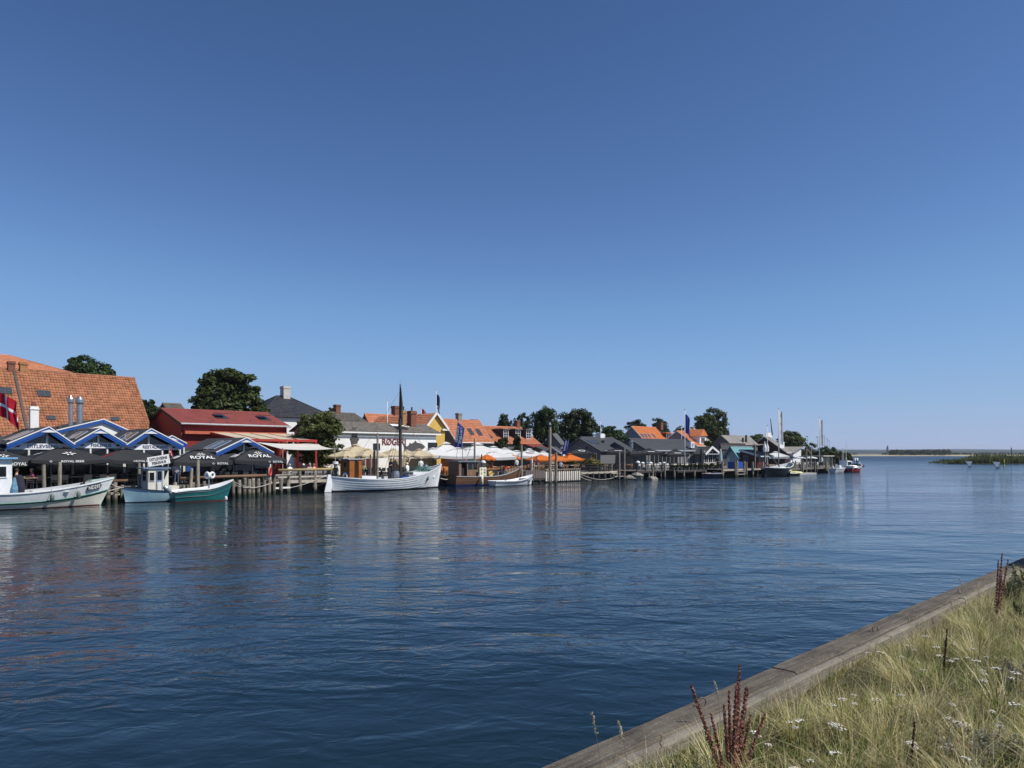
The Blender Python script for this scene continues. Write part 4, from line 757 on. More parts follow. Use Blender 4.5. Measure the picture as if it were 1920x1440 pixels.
part('rear_boards', MB().box(U(130, VQ) - ua, U(505, VQ) - ua, .9, 1.0, -1, .72), DARKWOOD, t)
# tall freestanding posts in the terrace edge
def post(label, px, yt, v, z0=-1.5, r=.13, dark=False, lean=(0, 0), cap=False, group=None):
    u = U(px, v); t = thing('mooring_post', label, 'post', u, v, 0, 0, group); pile(t, 0, 0, r, z0, Z(yt, u, v), dark, lean, 'shaft')
    if cap: part('band', MB().lathe([(r * 1.1, .5), (r * 1.1, .58)], 12), STEEL, t)
    return t
post('tall grey post rising beside the pink clad diner', 82, 871, 54.2, r=.12); post('tall grey post under the middle of the ROYAL BEER parasol', 112, 866, 54.2, r=.125)
post('grey post left of the small wheelhouse boat', 261, 868, 54.3, r=.12); post('tall post in front of the ROYAL lettered parasol', 371, 862, 54.2, r=.13)
post('leaning grey post behind the green open boat', 354, 877, 54.0, r=.12, lean=(0, R(4)))
# middle deck with log rail
VM = 57.2; ua = U(507, VM); ub = U(636, VM)
t, w, d = deck('quay_deck', 'terrace deck with a yellow log handrail in front of the shade sail', ua, ub, VM, 68, 1.05, GREYWOOD, PALEWOOD)
for px, yt in ((538, 886), (559, 884), (588, 882), (618, 880)): pile(t, U(px, VM) - ua, -.25, .17, -1.5, 1.85)
part('handrail', MB().tube([(U(519, VM) - ua, -.25, 1.93), (U(630, VM) - ua, -.25, 1.96)], .12, 10), YLOG, t, smooth=True)
part('lower_rail', MB().box(U(518, VM) - ua, U(614, VM) - ua, -.3, -.2, 1.28, 1.42), PALEWOOD, t); part('edge_plank', MB().box(U(541, VM) - ua, U(612, VM) - ua, -.3, -.12, .82, 1.06), PALEWOOD, t)
part('short_rail', MB().tube([(U(503, VM) - ua, -.9, 1.5), (U(540, VM) - ua, -.6, 1.55)], .1, 8), GREYWOOD, t); part('landing_plank', MB().box(U(517, VM) - ua, U(535, VM) - ua, -.9, -.5, .42, .55), WHITE, t); part('landing_plank', MB().box(U(503, VM) - ua, U(510, VM) - ua, -1.2, -.7, .42, .55), WHITE, t)
for px in (502, 515): pile(t, U(px, VM) - ua, -1.1, .15, -1.5, 1.6 if px == 502 else 1.3)
# quay wall behind the big white boat and the brown boat
ua = U(620, 58.3); ub = U(1000, 58.3)
t, w, d = deck('quay_deck', 'dark quay deck behind the white clinker boat and the brown boat', ua, ub, 58.3, 70, 1.05, GREYWOOD, DARKWOOD)
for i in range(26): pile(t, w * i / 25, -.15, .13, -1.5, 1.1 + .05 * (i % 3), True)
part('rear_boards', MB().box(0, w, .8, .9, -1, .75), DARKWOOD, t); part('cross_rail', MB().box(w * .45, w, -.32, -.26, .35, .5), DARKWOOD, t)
for lb, px, yt, v, r, dk in (('post with a white rope collar behind the brown wheelhouse', 629, 866, 57.4, .17, False), ('tall slim grey post left of the RØGERI lettering', 708, 812, 57.2, .1, False), ('thick dark post, left of the pair beside the wheelhouse', 694.5, 852, 57.6, .08, True),
        ('dark post, right of the pair beside the wheelhouse', 702, 845, 57.6, .12, True), ('tall grey post in front of the white parasols, above the brown boat', 890, 822, 57.6, .11, False), ('short dark post left of the first orange parasol', 903, 852, 57.6, .08, True),
        ('tall grey post between the second orange and the last white parasol', 978, 834, 57.8, .12, False)):
    post(lb, px, yt, v, r=r, dark=dk)
for lb, px, yt, v, r in (('tallest mooring post, in front of the orange parasols', 1031, 800, 53.2, .165), ('shorter mooring post right of the tallest one', 1042.5, 848, 52.8, .15)):
    post(lb, px, yt, v, r=r, cap=True)
# white boarded jetty
VE = 56.2; ua = U(985, VE); ub = U(1088, VE); zt = Z(882, ub, VE)
t, w, d = deck('boarded_jetty', 'jetty with a white boarded front under the orange parasols', ua, ub, VE, 62.5, zt - .75, GREYWOOD, DARKWOOD)
wm = mat('whitewashed_board', (.66, .62, .55), .75, .25, 3, rnd=.1)
xs = U(1022, VE) - ua; n = 17
for i in range(n):
    x = xs + (w - xs) * i / n; bw = (w - xs) / n; part('board', MB().box(0, bw * (.46 if i % 2 else .58), -.12, -.07, .18, zt - .05), wm, t, (x, 0, 0))
for k, z in enumerate((.4, .95)): part('cross_board', MB().box(xs, w, -.065, -.02, z, z + .14), GREYWOOD, t)
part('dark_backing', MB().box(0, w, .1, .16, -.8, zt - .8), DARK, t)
for i in range(8): part('front_panel', MB().box(0, xs / 8 - .06, -.06, -.02, zt - .75, zt + .1), mat('grey_brown_board', (.13, .105, .1), .8, .2), t, (xs * i / 8, 0, 0))
for i in range(9): pile(t, w * i / 8, .0, .09, -1.5, zt + .12, True)
for i in range(14): part('baluster', MB().box(-.02, .02, -.02, .02, zt - .75, zt + .18), PALEWOOD, t, (xs + (w - xs) * (i + .5) / 14, .02, 0))
part('top_rail', MB().box(xs, w, -.05, .05, zt + .16, zt + .22), PALEWOOD, t)
t_e = t
# dark terrace in front of the grey restaurant
def fence(t, x0, x1, y, z0, h, m, step=1.6, mid=2):
    n = max(1, int((x1 - x0) / step))
    for i in range(n + 1): part('rail_post', MB().box(-.06, .06, -.06, .06, z0 - .3, z0 + h), m, t, (x0 + (x1 - x0) * i / n, y, 0))
    part('top_rail', MB().box(x0, x1, y - .1, y + .1, z0 + h, z0 + h + .07), m, t)
    for k in range(mid): part('rail_board', MB().box(x0, x1, y - .03, y + .03, z0 + h * (k + .5) / (mid + .3), z0 + h * (k + .5) / (mid + .3) + .09), m, t)
VF2 = 57.4; ua = U(1089, VF2); ub = U(1143, VF2)
t, w, d = deck('restaurant_deck', 'dark deck with a black rail left of the two slim posts', ua, ub, VF2, 63, 1.05, PALEWOOD, PALEWOOD); fence(t, 0, w, .1, 1.05, .9, BLACK); part('rear_boards', MB().box(0, w, .5, .6, -1, .8), DARKWOOD, t)
for i in range(6): pile(t, w * i / 5, -.1, .12, -1.5, .9, True)
VG = 58.4; ua = U(1139, VG); ub = U(1195, VG)
t, w, d = deck('landing_stage', 'low pale plank landing stage behind the two slim posts', ua, ub, VG, 62.5, 1.05, PALEWOOD, PALEWOOD)
for z, y in ((.78, -.5), (.42, -1.0)): part('step_plank', MB().box(0, w * .62, y - .25, y + .25, z - .08, z), PALEWOOD, t)
for i in range(7): pile(t, w * .6 * i / 6, -1.0, .08, -1.5, .75)
fence(t, 0, w, .6, 1.05, .9, BLACK, 1.8, 1); part('rear_boards', MB().box(0, w, 1.2, 1.3, -1, .8), DARKWOOD, t)
post('left one of two slim posts before the grey restaurant', 1161, 846, 54.6, r=.13, cap=True); post('right one of two slim posts before the grey restaurant', 1171, 840, 54.2, r=.1)
ROCK = mat('granite', (.25, .23, .2), .9, .55, 3, .9, 9)
def rock(label, px, v, rx, ry, rz, z, seed):
    me = bpy.data.meshes.new('boulder'); b = bmesh.new(); bmesh.ops.create_icosphere(b, subdivisions=2, radius=1); q = random.Random(seed); ph = [Vector((q.gauss(0, 1), q.gauss(0, 1), q.gauss(0, 1))) for _ in range(7)]
    for x in b.verts: x.co *= 1 + q.uniform(-.06, .06) + sum(.12 * math.sin(2.2 * x.co.dot(p) + i) for i, p in enumerate(ph)); x.co = Vector((x.co.x * rx, x.co.y * ry, x.co.z * rz))
    b.to_mesh(me); b.free(); me.materials.append(ROCK); solo('boulder', me, None, label, 'rock', U(px, v), v, z, q.uniform(0, 3), 'boulders at the water')
rock('big pale boulder under the restaurant deck', 1194, 55.6, 1.0, .8, .55, .2, 1); rock('smaller boulder leaning on the big pale one', 1182, 55.9, .7, .55, .42, .15, 2); rock('flat yellowish boulder with a post standing behind it', 1223, 54.4, .85, .6, .38, .02, 3); rock('low dark boulder left of the big one', 1177, 56.4, .6, .5, .4, .1, 4)
VH = 55.2; ua = U(1195, VH); ub = U(1272, VH)
t, w, d = deck('restaurant_deck', 'restaurant deck with a black rail above the flat boulder', ua, ub, VH, 63.6, 1.08, GREYWOOD, DARKWOOD); fence(t, 0, w, .1, 1.08, .92, BLACK, 1.7); part('rear_boards', MB().box(0, w, 1.5, 1.6, -1, .85), DARKWOOD, t)
for i in range(8): pile(t, w * i / 7, .1, .11, -1.5, 1.0, i % 2)
for lb, px, yt in (('yellowish post standing behind the flat boulder', 1224, 876), ('grey post under the rail right of the flat boulder', 1246.5, 868)): post(lb, px, yt, 54.3, r=.13)
VI = 53.2; ua = U(1270, VI); ub = U(1358, VI)
t, w, d = deck('restaurant_deck', 'deck in front of the kiosk with a planted rail', ua, ub, VI, 63.6, 1.05, GREYWOOD, DARKWOOD); fence(t, 0, w, 1.1, 1.05, .88, BLACK, 1.7); part('rear_boards', MB().box(0, w, 1.8, 1.9, -1, .85), DARKWOOD, t)
for px in (1263, 1281, 1301, 1322): pile(t, U(px, VI) - ua, -.1, .14, -1.5, 1.02)
VJ = 50.6; ua = U(1356, VJ); ub = U(1436, VJ)
t, w, d = deck('fishing_jetty', 'fishing jetty with tall piles in front of the turquoise roofed hut', ua, ub, VJ + .3, 60, 1.15, GREYWOOD, PALEWOOD); part('rear_boards', MB().box(0, w, .9, 1.0, -1, .9), DARKWOOD, t)
for px, yt, dk in ((1357.5, 864, 0), (1381, 866, 0), (1384.5, 864, 0), (1398, 865, 0), (1402, 866, 0), (1414, 866, 0), (1433, 866, 0)): pile(t, U(px, VJ) - ua, -.1, .16, -1.5, Z(yt, U(px, VJ), VJ), dk)
for z in (.35, .75): part('ladder_rung', MB().box(U(1384, VJ) - ua, U(1397, VJ) - ua, -.2, -.1, z, z + .09), PALEWOOD, t)
part('gallows_post', MB().box(-.1, .1, -.1, .1, 1.0, Z(834, U(1419, VJ + 2), VJ + 2)), GREYWOOD, t, (U(1419, VJ + 1) - ua, 1, 0)); part('gallows_post', MB().box(-.1, .1, -.1, .1, 1.0, Z(834, U(1438, VJ + 1), VJ + 1)), GREYWOOD, t, (U(1438, VJ + 1) - ua, 1, 0))
part('gallows_beam', MB().box(U(1416, VJ + 1) - ua, U(1440, VJ + 1) - ua, .9, 1.1, Z(834, U(1425, VJ + 1), VJ + 1), Z(832.5, U(1425, VJ + 1), VJ + 1)), GREYWOOD, t)
for px in (1435, 1439.5): part('hanging_buoy', MB().lathe([(.05, 0), (.26, .12), (.28, .7), (.1, 1.3), (.03, 1.7)], 10), WHITE, t, (U(px, VJ + 1) - ua, .8, Z(848, U(px, VJ + 1), VJ + 1)))
part('net_crate', MB().box(0, 2.6, 0, 1, 0, .95), BLUE, t, (U(1390, VJ) - ua, .8, 1.2))
VK = 51.5; ua = U(1478, VK); ub = U(1566, VK)
t, w, d = deck('end_jetty', 'pile jetty with white parasols at the end of the quay', ua, ub, VK, 62, .95, GREYWOOD, GREYWOOD); part('rear_boards', MB().box(0, w, 1.5, 1.6, -1, .8), DARKWOOD, t); fence(t, 0, w, .6, .95, .85, DARKWOOD, 2.6, 1)
for px, yt in ((1489, 866), (1495, 864), (1500, 870), (1503, 867), (1512, 838), (1516, 866), (1523, 838), (1526, 864), (1531, 872), (1546, 864), (1552, 866), (1560, 862)): pile(t, U(px, VK) - ua, rng.uniform(-.3, .3), .13, -1.5, Z(yt, U(px, VK), VK), yt == 872)
part('diagonal_brace', MB().bar((U(1513, VK) - ua, 0, Z(842, U(1513, VK), VK)), (U(1522, VK) - ua, 0, Z(852, U(1522, VK), VK)), .1), GREYWOOD, t)
ua = U(1566, 50); ub = U(1602, 50)
t, w, d = deck('end_jetty', 'last short jetty by the moored motorboats', ua, ub, 53.5, 60, .9, GREYWOOD, DARKWOOD)
for px, yt in ((1569, 856), (1575, 862), (1583, 858), (1588, 854), (1592, 853), (1595, 852), (1598, 858)): pile(t, U(px, 52) - ua, -.5, .17, -1.5, Z(yt, U(px, 52), 52), True)
# ---------------------------------------------------------------- boats
def hull(L, B, zm, zbow, zst, draft, stern='point', rake=.5, clinker=0, full=.55, band=None, N=36, M=14, wall=.06, deckz=None, flare=.0, srake=.2, tw=.7, p=2.2):
    """planked hull with an inside: rows of the section run from keel to sheer, columns from stern to stem"""
    mb = MB(); mi_in, mi_cap, mi_deck = 8, 9, 10
    def wd(t):
        if stern == 'point':
            x = abs(2 * t - 1); return B / 2 * max(0.012, (1 - x ** p)) ** .8
        return B / 2 * (tw + (1 - tw) * math.sin(PI / 2 * min(1, t / .45))) if t < .45 else B / 2 * max(.012, 1 - ((t - .45) / .55) ** p) ** .85
    def sheer(t): return zm + (zbow - zm) * max(0, (t - .42) / .58) ** 2 + (zst - zm) * max(0, (.42 - t) / .42) ** 2
    def pt(t, s, off=0, in_=0):
        sh = sheer(t); dr = draft * (1 - .55 * max(0, (t - .7) / .3) ** 2 - (.4 * max(0, (.3 - t) / .3) ** 2 if stern == 'point' else 0)); z = -dr + (sh + dr) * s
        e = .38 + .55 * max(0, (t - .55) / .45) ** 1.5 + (.5 * max(0, (.45 - t) / .45) ** 1.5 if stern == 'point' else 0)
        y = max(.004, wd(t) * (s ** e) * (1 + flare * (s - .5)) + off - in_)
        x = -L / 2 + L * t + rake * (s - .45) * max(0, (t - .6) / .4) ** 2 - (srake * (s - .45) * max(0, (.4 - t) / .4) ** 2)
        return x, y, z
    ss = []
    for j in range(M):
        a, b = j / M, (j + 1) / M
        ss.append((a, b))
    for side in (1, -1):
        for j, (a, b) in enumerate(ss):
            o = len(mb.v); oa = clinker if clinker else 0
            for i in range(N + 1):
                t = i / N
                for s, off in ((a, oa), (b, 0)): x, y, z = pt(t, s, off * math.sin(PI * min(1, max(0, t))) ** .5); mb.v.append((x, side * y, z))
                x, y, z = pt(t, a); mb.v.append((x, side * y, z))
            for i in range(N):
                q = o + 3 * i; f = [q, q + 3, q + 4, q + 1]; g = [q + 2, q + 5, q + 3, q]
                zc = sum(mb.v[k][2] for k in f) / 4; m = band((a + b) / 2, zc) if band else 0
                for ff in ([f, g] if clinker else [f]): mb.f.append(ff if side < 0 else ff[::-1]); mb.m.append(m)
        o = len(mb.v)
        for i in range(N + 1):
            t = i / N; x, y, z = pt(t, 1); dz = deckz(t) if deckz else sheer(t) - .4; s_in = max(.3, 1 - .4)
            iy = max(.003, y - wall); dz = min(dz, z); dr = draft * (1 - .55 * max(0, (t - .7) / .3) ** 2 - (.4 * max(0, (.3 - t) / .3) ** 2 if stern == 'point' else 0))
            xd, yd, _ = pt(t, max(.05, (dz + dr) / (z + dr))); yd = min(iy, max(.002, yd - wall * 1.2)); mb.v += [(x, side * (y + .03), z - .05), (x, side * (y + .03), z + .03), (x, side * iy, z + .03), (xd, side * yd, dz), (xd, 0, dz + .01)]
        for i in range(N):
            q = o + 5 * i
            for k, m in ((0, mi_cap), (1, mi_cap), (2, mi_in), (3, mi_deck)): f = [q + k, q + 5 + k, q + 6 + k, q + k + 1]; mb.f.append(f if side < 0 else f[::-1]); mb.m.append(m)
    if stern != 'point':
        for j, (a, b) in enumerate(ss):
            p0, p1 = pt(0, a), pt(0, b); mb.add([(p0[0], -p0[1], p0[2]), (p0[0], p0[1], p0[2]), (p1[0], p1[1], p1[2]), (p1[0], -p1[1], p1[2])], [(0, 3, 2, 1)], band((a + b) / 2, (p0[2] + p1[2]) / 2) if band else 0)
    return mb, pt, sheer, wd
def hull_mats(bands, inner, cap, dk): return (bands + [bands[-1]] * 8)[:8] + [inner, cap, dk]
def boat(name, label, u, v, mb, mats, rot=0):
    t = thing(name, label, 'boat', u, v, 0, rot); part('hull', mb, mats, t); return t
def fender(t, x, y, z, m, r=.12, h=.45):
    o = part('fender', MB().lathe([(.02, 0), (r, .08), (r, h - .12), (.04, h)], 10), m, t, (x, y, z), smooth=True); part('lanyard', MB().tube([(0, 0, h), (0, .04, h + .45)], .012, 5), ROPE, o); return o
def ring(t, loc, R_, r, m1, m2=None, rot=(0, 0, 0), name='life_ring', axis='y'):
    return part(name, MB().torus((0, 0, 0), R_, r, 24, 8, axis, 0, (lambda q: int(q * 8) % 2) if m2 else None), [m1, m2 or m1], t, loc, rot, smooth=True)
BW = mat('boat_white', (.76, .77, .77), .35, .12, 2); BCREAM = mat('boat_cream', (.62, .60, .52), .45, .15, 2); BGREEN = mat('boat_green_band', (.03, .13, .10), .4); BRED = mat('boat_red_boot', (.13, .03, .025), .6, .3)
BGREY = mat('boat_grey_deck', (.40, .42, .43), .6, .15); BLACKB = mat('boat_black_boot', (.012, .012, .012), .6); TEAL = mat('boat_teal', (.02, .15, .15), .3, .2, 1.5); LBLUE = mat('boat_light_blue', (.36, .55, .65), .35, .12, 2); BBROWN = mat('boat_brown_planks', (.15, .078, .042), .5, .35, 2.5, stretch=(.3, 1, 3)); BBLUE = mat('boat_blue_boot', (.012, .03, .14), .4); BMIND = mat('boat_dark_hull', (.02, .024, .03), .25, .2)
FENDERG = mat('fender_grey', (.12, .16, .15), .5)
def paint2(name, top, boot, zl, rough=.35, var=.12, stretch=(1, 1, 1)):
    m = mat(name, top, rough, var, 2, stretch=stretch); t = m.node_tree; N = t.nodes; L = t.links; b = N['Principled BSDF']; src = b.inputs['Base Color'].links[0].from_socket
    g = N.new('ShaderNodeNewGeometry'); sp = N.new('ShaderNodeSeparateXYZ'); L.new(g.outputs['Position'], sp.inputs[0]); gt = N.new('ShaderNodeMath'); gt.operation = 'GREATER_THAN'; L.new(sp.outputs['Z'], gt.inputs[0]); gt.inputs[1].default_value = zl
    mx = N.new('ShaderNodeMix'); mx.data_type = 'RGBA'; L.new(gt.outputs[0], mx.inputs[0]); mx.inputs[6].default_value = (*boot, 1); L.new(src, mx.inputs[7]); L.new(mx.outputs[2], b.inputs['Base Color']); return m
# number boat at the left edge
v = 52.2; ub = U(197, v); L = 9.6; B = 2.9
mb, pt, sh, wd = hull(L, B, .98, 1.75, 1.05, .5, 'transom', .9, band=lambda s, z: 3 if z < .07 else (2 if z < .33 + .0 else (1 if s < .60 else 0)), p=2.4, deckz=lambda t: .7)
mb2, *_ = hull(L, B, .98, 1.75, 1.05, .5, 'transom', .9, p=2.4, M=28, deckz=lambda t: .68, band=lambda s, z: (2 if s < .52 else (1 if s < .60 else 0)))
t = boat('fishing_boat', 'white and cream fishing boat numbered ND293 with a green stripe at the left edge', ub - L / 2, v, mb2, hull_mats([BW, BGREEN, paint2('cream_bottom', (.62, .60, .52), (.13, .03, .025), .06), paint2('cream_bottom', (0, 0, 0), (0, 0, 0), 0) if False else BCREAM], BGREY, BW, BGREY))
part('rubbing_strake', MB().tube([tuple(Vector((pt(i / 20, .60)[0], -pt(i / 20, .60)[1] - .02, pt(i / 20, .60)[2]))) for i in range(21)], .045, 6), BGREEN, t, smooth=True)
part('stem_cap', MB().tube([(pt(1, q)[0], 0, pt(1, q)[2]) for q in (.05, .3, .6, .85, 1.02)], [.03, .035, .04, .05, .07], 8), mat('boat_seafoam', (.42, .56, .52), .5), t); part('foredeck_cap', MB().add([(L / 2 - .9, -.42, 1.6), (L / 2 + .42, 0, 1.80), (L / 2 - .9, .42, 1.6), (L / 2 - .9, -.42, 1.54), (L / 2 + .42, 0, 1.74), (L / 2 - .9, .42, 1.54)], [(0, 1, 2), (5, 4, 3), (0, 3, 4, 1), (1, 4, 5, 2), (2, 5, 3, 0)]), MATS['boat_seafoam'], t)
a, b2 = pt(.86, .86), pt(.93, .86); a = Vector((a[0], -a[1] - .03, a[2])); b2 = Vector((b2[0], -b2[1] - .03, b2[2])); c = (a + b2) / 2; rt = (b2 - a).normalized()
pl = place(part('number_plate', MB().extrude([(-.52, 0), (-.42, .16), (.42, .16), (.52, 0), (.42, -.16), (-.42, -.16)], 'z', 0, .015), BLACK, t), c + Vector((0, -.03, -.03)), rt, (0, -.25, 1)); text(pl, 'ND293', (0, 0, .012), .80, .25, WHITE, (1, 0, 0), (0, 1, 0))
def wheelhouse(t, x0, x1, y0, y1, z0, z1, wm, roofm, wins=(), roof_over=.15, dm=None, name='wheelhouse', trim=None):
    o = part(name, MB().box(0, x1 - x0, 0, y1 - y0, 0, z1 - z0), wm, t, (x0, y0, z0)); part('cabin_roof', MB().box(-roof_over, x1 - x0 + roof_over, -roof_over, y1 - y0 + roof_over, z1 - z0, z1 - z0 + .09), roofm, o)
    for (x, z, w, h, face) in wins: window(o, x, -.002 if face == 0 else z * 0 + x, z, w, h, 0, trim or wm, 1, 1, fw=.05) if face == 0 else window(o, -.002, x + w, z, w, h, 1, trim or wm, 1, 1, fw=.05)
    return o
xw = U(22, v - .7) - (ub - L / 2)
wheelhouse(t, xw - 2.2, xw, -.8, .8, .7, 3.0, BW, mat('sky_blue_paint', (.16, .38, .62), .5), [(.3, 1.2, .7, .7, 0), (1.25, 1.2, .7, .7, 0)], .25)
for x, z in ((xw + 1.9, .42), (xw + 3.4, .5)): s_ = min(.97, (x + L / 2) / L); fender(t, x, -wd(s_) - .12, z, FENDERG, .12, .5)
part('thwart', MB().box(0, .3, -1.2, 1.2, .95, 1.0), BGREY, t, (xw + 2.6, 0, 0)); part('bench_box', MB().box(0, .9, -.4, .4, .7, 1.05), BW, t, (xw + 1.2, .4, 0))
part('jacket', MB().tube([(0, 0, .7), (.02, -.02, 1.3), (0, .05, 1.95), (.02, .05, 2.05)], [.26, .3, .26, .08], 10), mat('navy_cloth', (.02, .022, .035), .9), t, (xw + .38, -.55, 0)); part('net_bag', MB().tube([(0, 0, .65), (.02, 0, 1.2), (.05, 0, 1.9)], [.2, .22, .06], 9), mat('blue_net', (.12, .25, .36), .9, .5, 12), t, (xw + .08, -.75, 0))
part('folded_chair', MB().bar((0, 0, 1.05), (.35, 0, 1.05), .5, .05).bar((.35, 0, 1.05), (.55, 0, 1.4), .5, .05).bar((0, 0, .7), (.3, 0, 1.05), .05), TIN, t, (xw + 3.3, -.2, .05))
part('mast_stub', MB().tube([(0, 0, .7), (.08, 0, 1.9)], .07, 8), BLACK, t, (xw + 4.0, .2, 0))
# light blue wheelhouse boat, bow to the left
v = 53.1; ub = U(233, v); L = 5.6; B = 1.75; uc = ub + L / 2
mb, pt, sh, wd = hull(L, B, .74, 1.12, .78, .4, 'transom', .25, band=lambda s, z: 0, p=2.6, deckz=lambda t: .66)
t = boat('wheelhouse_boat', 'light blue boat with a cream wheelhouse and a tilted fish shop sign on its roof', uc, v, mb, hull_mats([paint2('light_blue_hull', (.36, .55, .65), (.012, .012, .012), .06)], BGREY, NAVY, BGREY), PI)
# this boat is turned bow-left: local x points down the quay
x0, x1 = uc - U(317, v - .75), uc - U(279, v - .75)
o = part('wheelhouse', MB().box(0, x1 - x0, 0, 1.3, 0, 1.62), mat('cabin_cream', (.62, .60, .50), .5), t, (x0, -.65, .66)); w = x1 - x0
part('front_wall', MB().box(w, w + .03, 0, 1.3, 0, 1.62), mat('cabin_cream_shaded', (.30, .33, .36), .5), o)  # bow wall of the cream cabin, its shade painted in as grey
part('cabin_roof', MB().box(-.12, w + .35, -.12, 1.42, 1.625, 1.70), mat('cabin_roof_blue', (.16, .22, .34), .5), o)
window(o, w * .97, 1.302, .78, .36, .62, 2, MATS['cabin_cream'], 1, 1, fw=.03)
dr = part('door', MB().box(w * .30, w * .62, 1.3, 1.33, .03, 1.55), MATS['cabin_roof_blue'], o); part('pane', MB().box(w * .35, w * .56, 1.325, 1.34, .85, 1.45), GLASS, dr); part('lower_panel', MB().box(w * .36, w * .56, 1.325, 1.338, .05, .72), MATS['cabin_cream'], dr)
part('side_pane', MB().add([(w * .22, 1.306, .82), (w * .02, 1.306, 1.5), (w * .22, 1.306, 1.5)], [(0, 1, 2)]), GLASS, o); part('front_pane', MB().box(w + .03, w + .036, .35, .95, .8, 1.45), GLASS, o)
part('engine_box', MB().box(-.75, -.05, .2, 1.2, 0, .42), MATS['cabin_cream'], o)
sg = place(part('roof_sign', MB().box(-.72, .72, -.32, .32, -.02, .02), WHITE, t), (x0 + w * .45, .5, 2.85), (-1, 0, .17), (0, 0, 1)); 
for s_, y_, w_ in (('DITLEVSENS', .13, 1.16), ('FISKEHUS', -.14, .92)): text(sg, s_, (0, y_, .02), w_, .2, BLACK, (1, 0, 0), (0, 1, 0))
part('sign_stay', MB().tube([(x0 - .02, .5, 2.3), (x0 - .1, .5, 3.7)], .025, 6).tube([(x0 + w, .5, 2.3), (x0 + w, .5, 2.7)], .02, 6), PALEWOOD, t)
# small Danish flag on the stern staff
DRED = cloth_mat('flag_red', (.42, .012, .03), .3); DWHT = cloth_mat('flag_white', (.75, .75, .75), .3)
def flag_mesh(w, h, nx, ny, colour, fold, droop=.0, seed=0):
    q = random.Random(seed); a, b = q.uniform(0, 6), q.uniform(0, 6); mb = MB(); vs = []; fs = []
    for i in range(nx + 1):
        for j in range(ny + 1):
            s, y = i / nx, j / ny; vs.append((w * s * (1 - droop * .6 * s) + fold * .3 * math.sin(7 * y + a) * s, fold * math.sin(9 * s + a + 2 * y) * min(1, s * 2), h * (y - 1) - droop * w * s * s * .9 - fold * .4 * math.sin(6 * s + b)))
    for i in range(nx):
        for j in range(ny): k = i * (ny + 1) + j; mb.f.append([k, k + ny + 1, k + ny + 2, k + 1]); mb.m.append(colour((i + .5) / nx, (j + .5) / ny))
    mb.v = vs; return mb
cross = lambda s, y: 1 if (.30 < s < .44 or .42 < y < .58) else 0
part('ensign', flag_mesh(.55, .42, 14, 12, cross, .05, .8, 3), [DRED, DWHT], t, (x0 - .1, .5, 3.65), (0, 0, R(205)), smooth=True)
# green open boat with outboard
v = 51.2; u0, u1 = U(323, v), U(436, v); L = u1 - u0 - .3; B = 1.75
mb, pt, sh, wd = hull(L, B, .88, 1.46, .74, .35, 'transom', .55, clinker=.012, M=8, band=lambda s, z: 0, p=2.2, deckz=lambda t: .45)
t = boat('open_boat', 'dark teal open boat with an outboard motor and a white line hauler', (u0 + u1) / 2 - .1, v, mb, hull_mats([paint2('teal_hull', (.02, .15, .15), (.16, .05, .04), .08, .3, .2)], BW, BW, BGREY))
for s_ in (.86, .62): part('rubbing_strake', MB().tube([(pt(i / 16, s_)[0], -pt(i / 16, s_)[1] - .015, pt(i / 16, s_)[2]) for i in range(17)], .022, 6), NAVY, t)
for x in (-.9, .1): part('thwart', MB().box(x, x + .26, -.75, .75, .66, .71), BW, t)
m = part('outboard_motor', MB().lathe([(.05, 0), (.17, .08), (.2, .35), (.15, .52), (.05, .55)], 12).box(-.07, .07, -.07, .07, -.75, 0), mat('silver_motor', (.45, .46, .47), .3, .1, metal=.4), t, (-L / 2 - .22, -.1, .78), (0, R(-48), 0)); part('propeller_leg', MB().box(-.05, .05, -.12, .12, -1.0, -.75).lathe([(.02, -1.05), (.13, -1.0), (.02, -.95)], 8), TIN, m)
h_ = part('line_hauler', MB().tube([(0, 0, .5), (0, 0, 1.45)], .05, 8), STEEL, t, (.35, -.35, .2))
for dx in (-.14, .2): part('hauler_drum', MB().torus((0, 0, 0), .17, .085, 20, 8, 'x' if dx < 0 else 'y'), BW, h_, (dx, -.05, 1.62), (0, 0, R(20)), smooth=True); 
part('drum_hub', MB().tube([(.2, -.12, 1.62), (.2, .05, 1.62)], .08, 10), TIN, h_)
part('small_fender', MB().lathe([(.02, 0), (.1, .06), (.1, .22), (.02, .3)], 8), WHITE, t, (L / 2 - .4, -.4, .02))
# white clinker cutter with mast and rudder
v = 55.7; u0, u1 = U(622, v), U(826, v); L = u1 - u0 - .35; B = 3.5; uc = (u0 + u1) / 2 - .15
mb, pt, sh, wd = hull(L, B, 1.04, 2.25, 1.35, .7, 'point', .55, clinker=.045, M=9, N=44, band=lambda s, z: 0, p=2.5, deckz=lambda t: .82)
t = boat('cutter', 'large white clinker built cutter with a dark mast and a varnished wheelhouse', uc, v, mb, hull_mats([paint2('cutter_white', (.76, .77, .77), (.014, .012, .012), .13)], BGREY, BW, BGREY)); ux = uc
part('rudder', MB().extrude([(-L / 2 - .75, .02), (-L / 2 - .1, .02), (-L / 2 + .02, .7), (-L / 2 - .12, 1.5), (-L / 2 - .42, 1.52), (-L / 2 - .55, .8)], 'y', -.06, .06), BW, t); part('rudder_foot', MB().extrude([(-L / 2 - .8, -.5), (-L / 2 - .1, -.5), (-L / 2 - .1, .015), (-L / 2 - .75, .015)], 'y', -.055, .055), BRED, t)
part('stem', MB().tube([(pt(1, q)[0] + .03, 0, pt(1, q)[2]) for q in (.02, .3, .6, .85, 1.03)], [.07, .08, .09, .1, .12], 8), MATS['cutter_white'], t)
x0, x1 = U(655, v - .72) - ux, U(678, v - .72) - ux; w = x1 - x0; zt_ = Z(862, U(668, v - 1), v - 1)
